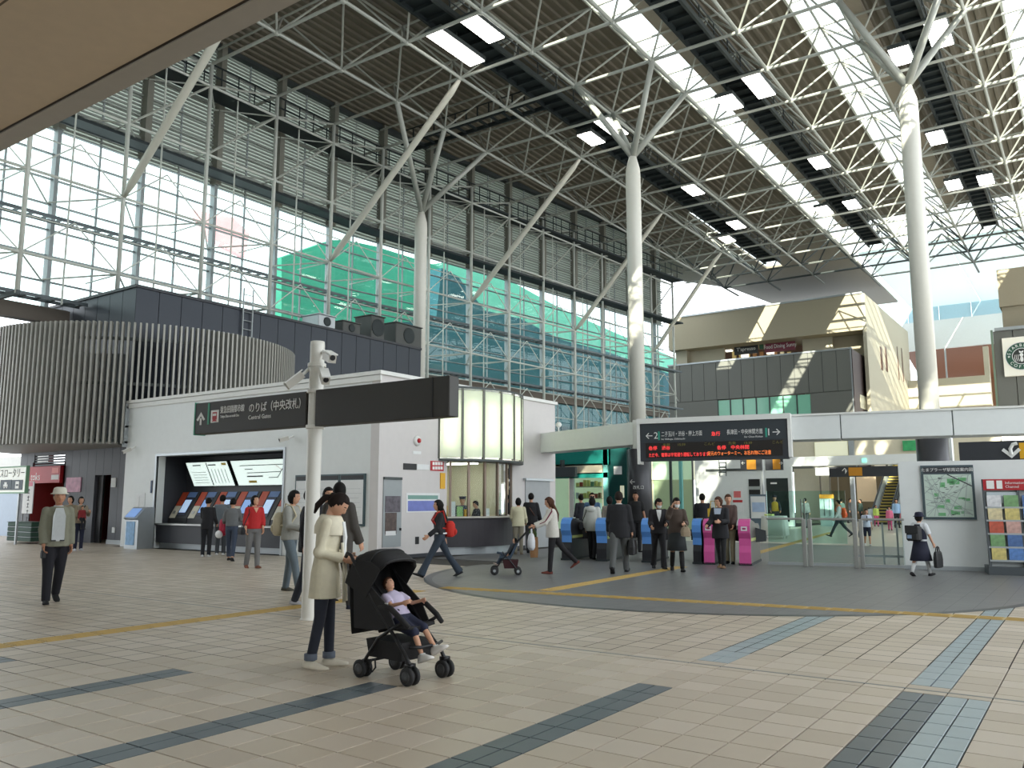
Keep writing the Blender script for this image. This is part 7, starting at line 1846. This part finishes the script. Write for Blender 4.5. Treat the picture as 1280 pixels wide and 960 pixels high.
for (px, py, lab, c1, c2, hh, aa) in [(1096, 658, 'child in lime hat and pink skirt by the escalators', (170, 190, 90), (200, 90, 130), 1.25, 20), (1122, 660, 'woman in pale blue top near the escalators', (140, 170, 200), (40, 40, 46), 1.6, 10), (1113, 663, 'child in pink near the escalators', (210, 110, 140), (190, 80, 120), 1.2, 0), (1130, 664, 'small child in pink and brown by the map wall end', (200, 110, 120), (90, 66, 56), 1.05, -10), (1064, 654, 'distant passer-by in dark coat near the far wall', (60, 62, 66), (50, 50, 54), 1.65, 60), (1008, 660, 'distant commuter in grey behind the glass screen', (120, 126, 128), (60, 60, 66), 1.65, 160), (1077, 655, 'distant passer-by in dark green beside the cream screen', (60, 80, 74), (44, 46, 52), 1.6, -60), (1053, 656, 'distant passer-by in grey-green beside the grey pier', (96, 110, 106), (52, 54, 60), 1.62, 150)]:
    person(lab, gp(px, py), aa, hh, top=cloth(*c1), legs=cloth(*c2), hair='bob' if 'child' in lab or 'woman' in lab else 'short', hip=(8, -8), knee=(4, 10), vox=.022)
# ---- schoolgirl by the map
P = person('schoolgirl in navy hat and pinafore carrying a black tote past the map', gp(1153, 720), 150, 1.28, hip=(-20, 18), knee=(6, 4), arms=((4, 10, 16, 0), (10, 16, 16, 0)), head=(0, -20), top=cloth(206, 208, 212), sleeve=.5, topt=.026, hem=.95, skirt=(cloth(30, 32, 50), .44, .06), shoes=(20, 18, 20), hair='bob', face=False, vox=.013)
addpart(P, G().loft([ering(P['up']((0, 0, z)), rx, ry, P['LR'], 18) for z, rx, ry in ((1.0, .185, .14), (1.2, .185, .14), (1.32, .17, .135), (1.40, .12, .12))], cap=False), 'pinafore_bib', cloth(30, 32, 50))
for i in (0, 1): addpart(P, G().path([P['J']['knee%d' % i] - Vector((0, 0, .06)), P['J']['knee%d' % i] * .5 + P['J']['ank%d' % i] * .5, P['J']['ank%d' % i]], [.058, .056, .042], 10), 'white_sock', M_paper)
addpart(P, G().lathe(P['hc'] + Vector((0, 0, .03)), [(.145, -.02), (.15, -.01), (.112, .01), (.106, .06), (.085, .1), (0, .115)], 22), 'school_hat', cloth(28, 30, 52))
q = P['up']((0, -.27, 1.16)); t = thing('school_satchel', 'black hard school satchel on the back of the schoolgirl', 'bag', P['Mw'] @ (q * P['s']), P['rz'])
part(G().bbox((-.13, -.09, -.15), (.13, .09, .15), .03), 'case', M_black, t, world=False); part(G().bbox((-.135, -.1, .0), (.135, -.085, .16), .006), 'flap', M_black, t, world=False); part(G().box((-.09, -.098, -.1), (.0, -.09, -.03)), 'name_card', cloth(150, 170, 200), t, world=False)
bag_at(P, 1, 'flat black tote bag carried by the schoolgirl', 'tote_bag', M_black, (.34, .08, .32), .1, swing=.2, out=.06)
# =================================================================== FINISH
bpy.context.view_layer.update()
_dg = bpy.context.evaluated_depsgraph_get()
_new = []
for o in BAKE + TEXTS: _new.append(bpy.data.meshes.new_from_object(o.evaluated_get(_dg)))
for o, me in zip(BAKE + TEXTS, _new):
    if o.type == 'MESH':
        o.modifiers.clear(); o.data = me
        me.polygons.foreach_set('use_smooth', [True] * len(me.polygons))
    else:
        n = o.name; par = o.parent; mb = o.matrix_basis.copy(); bpy.data.objects.remove(o)
        q = bpy.data.objects.new(n, me); COL.objects.link(q); q.parent = par; q.matrix_basis = mb
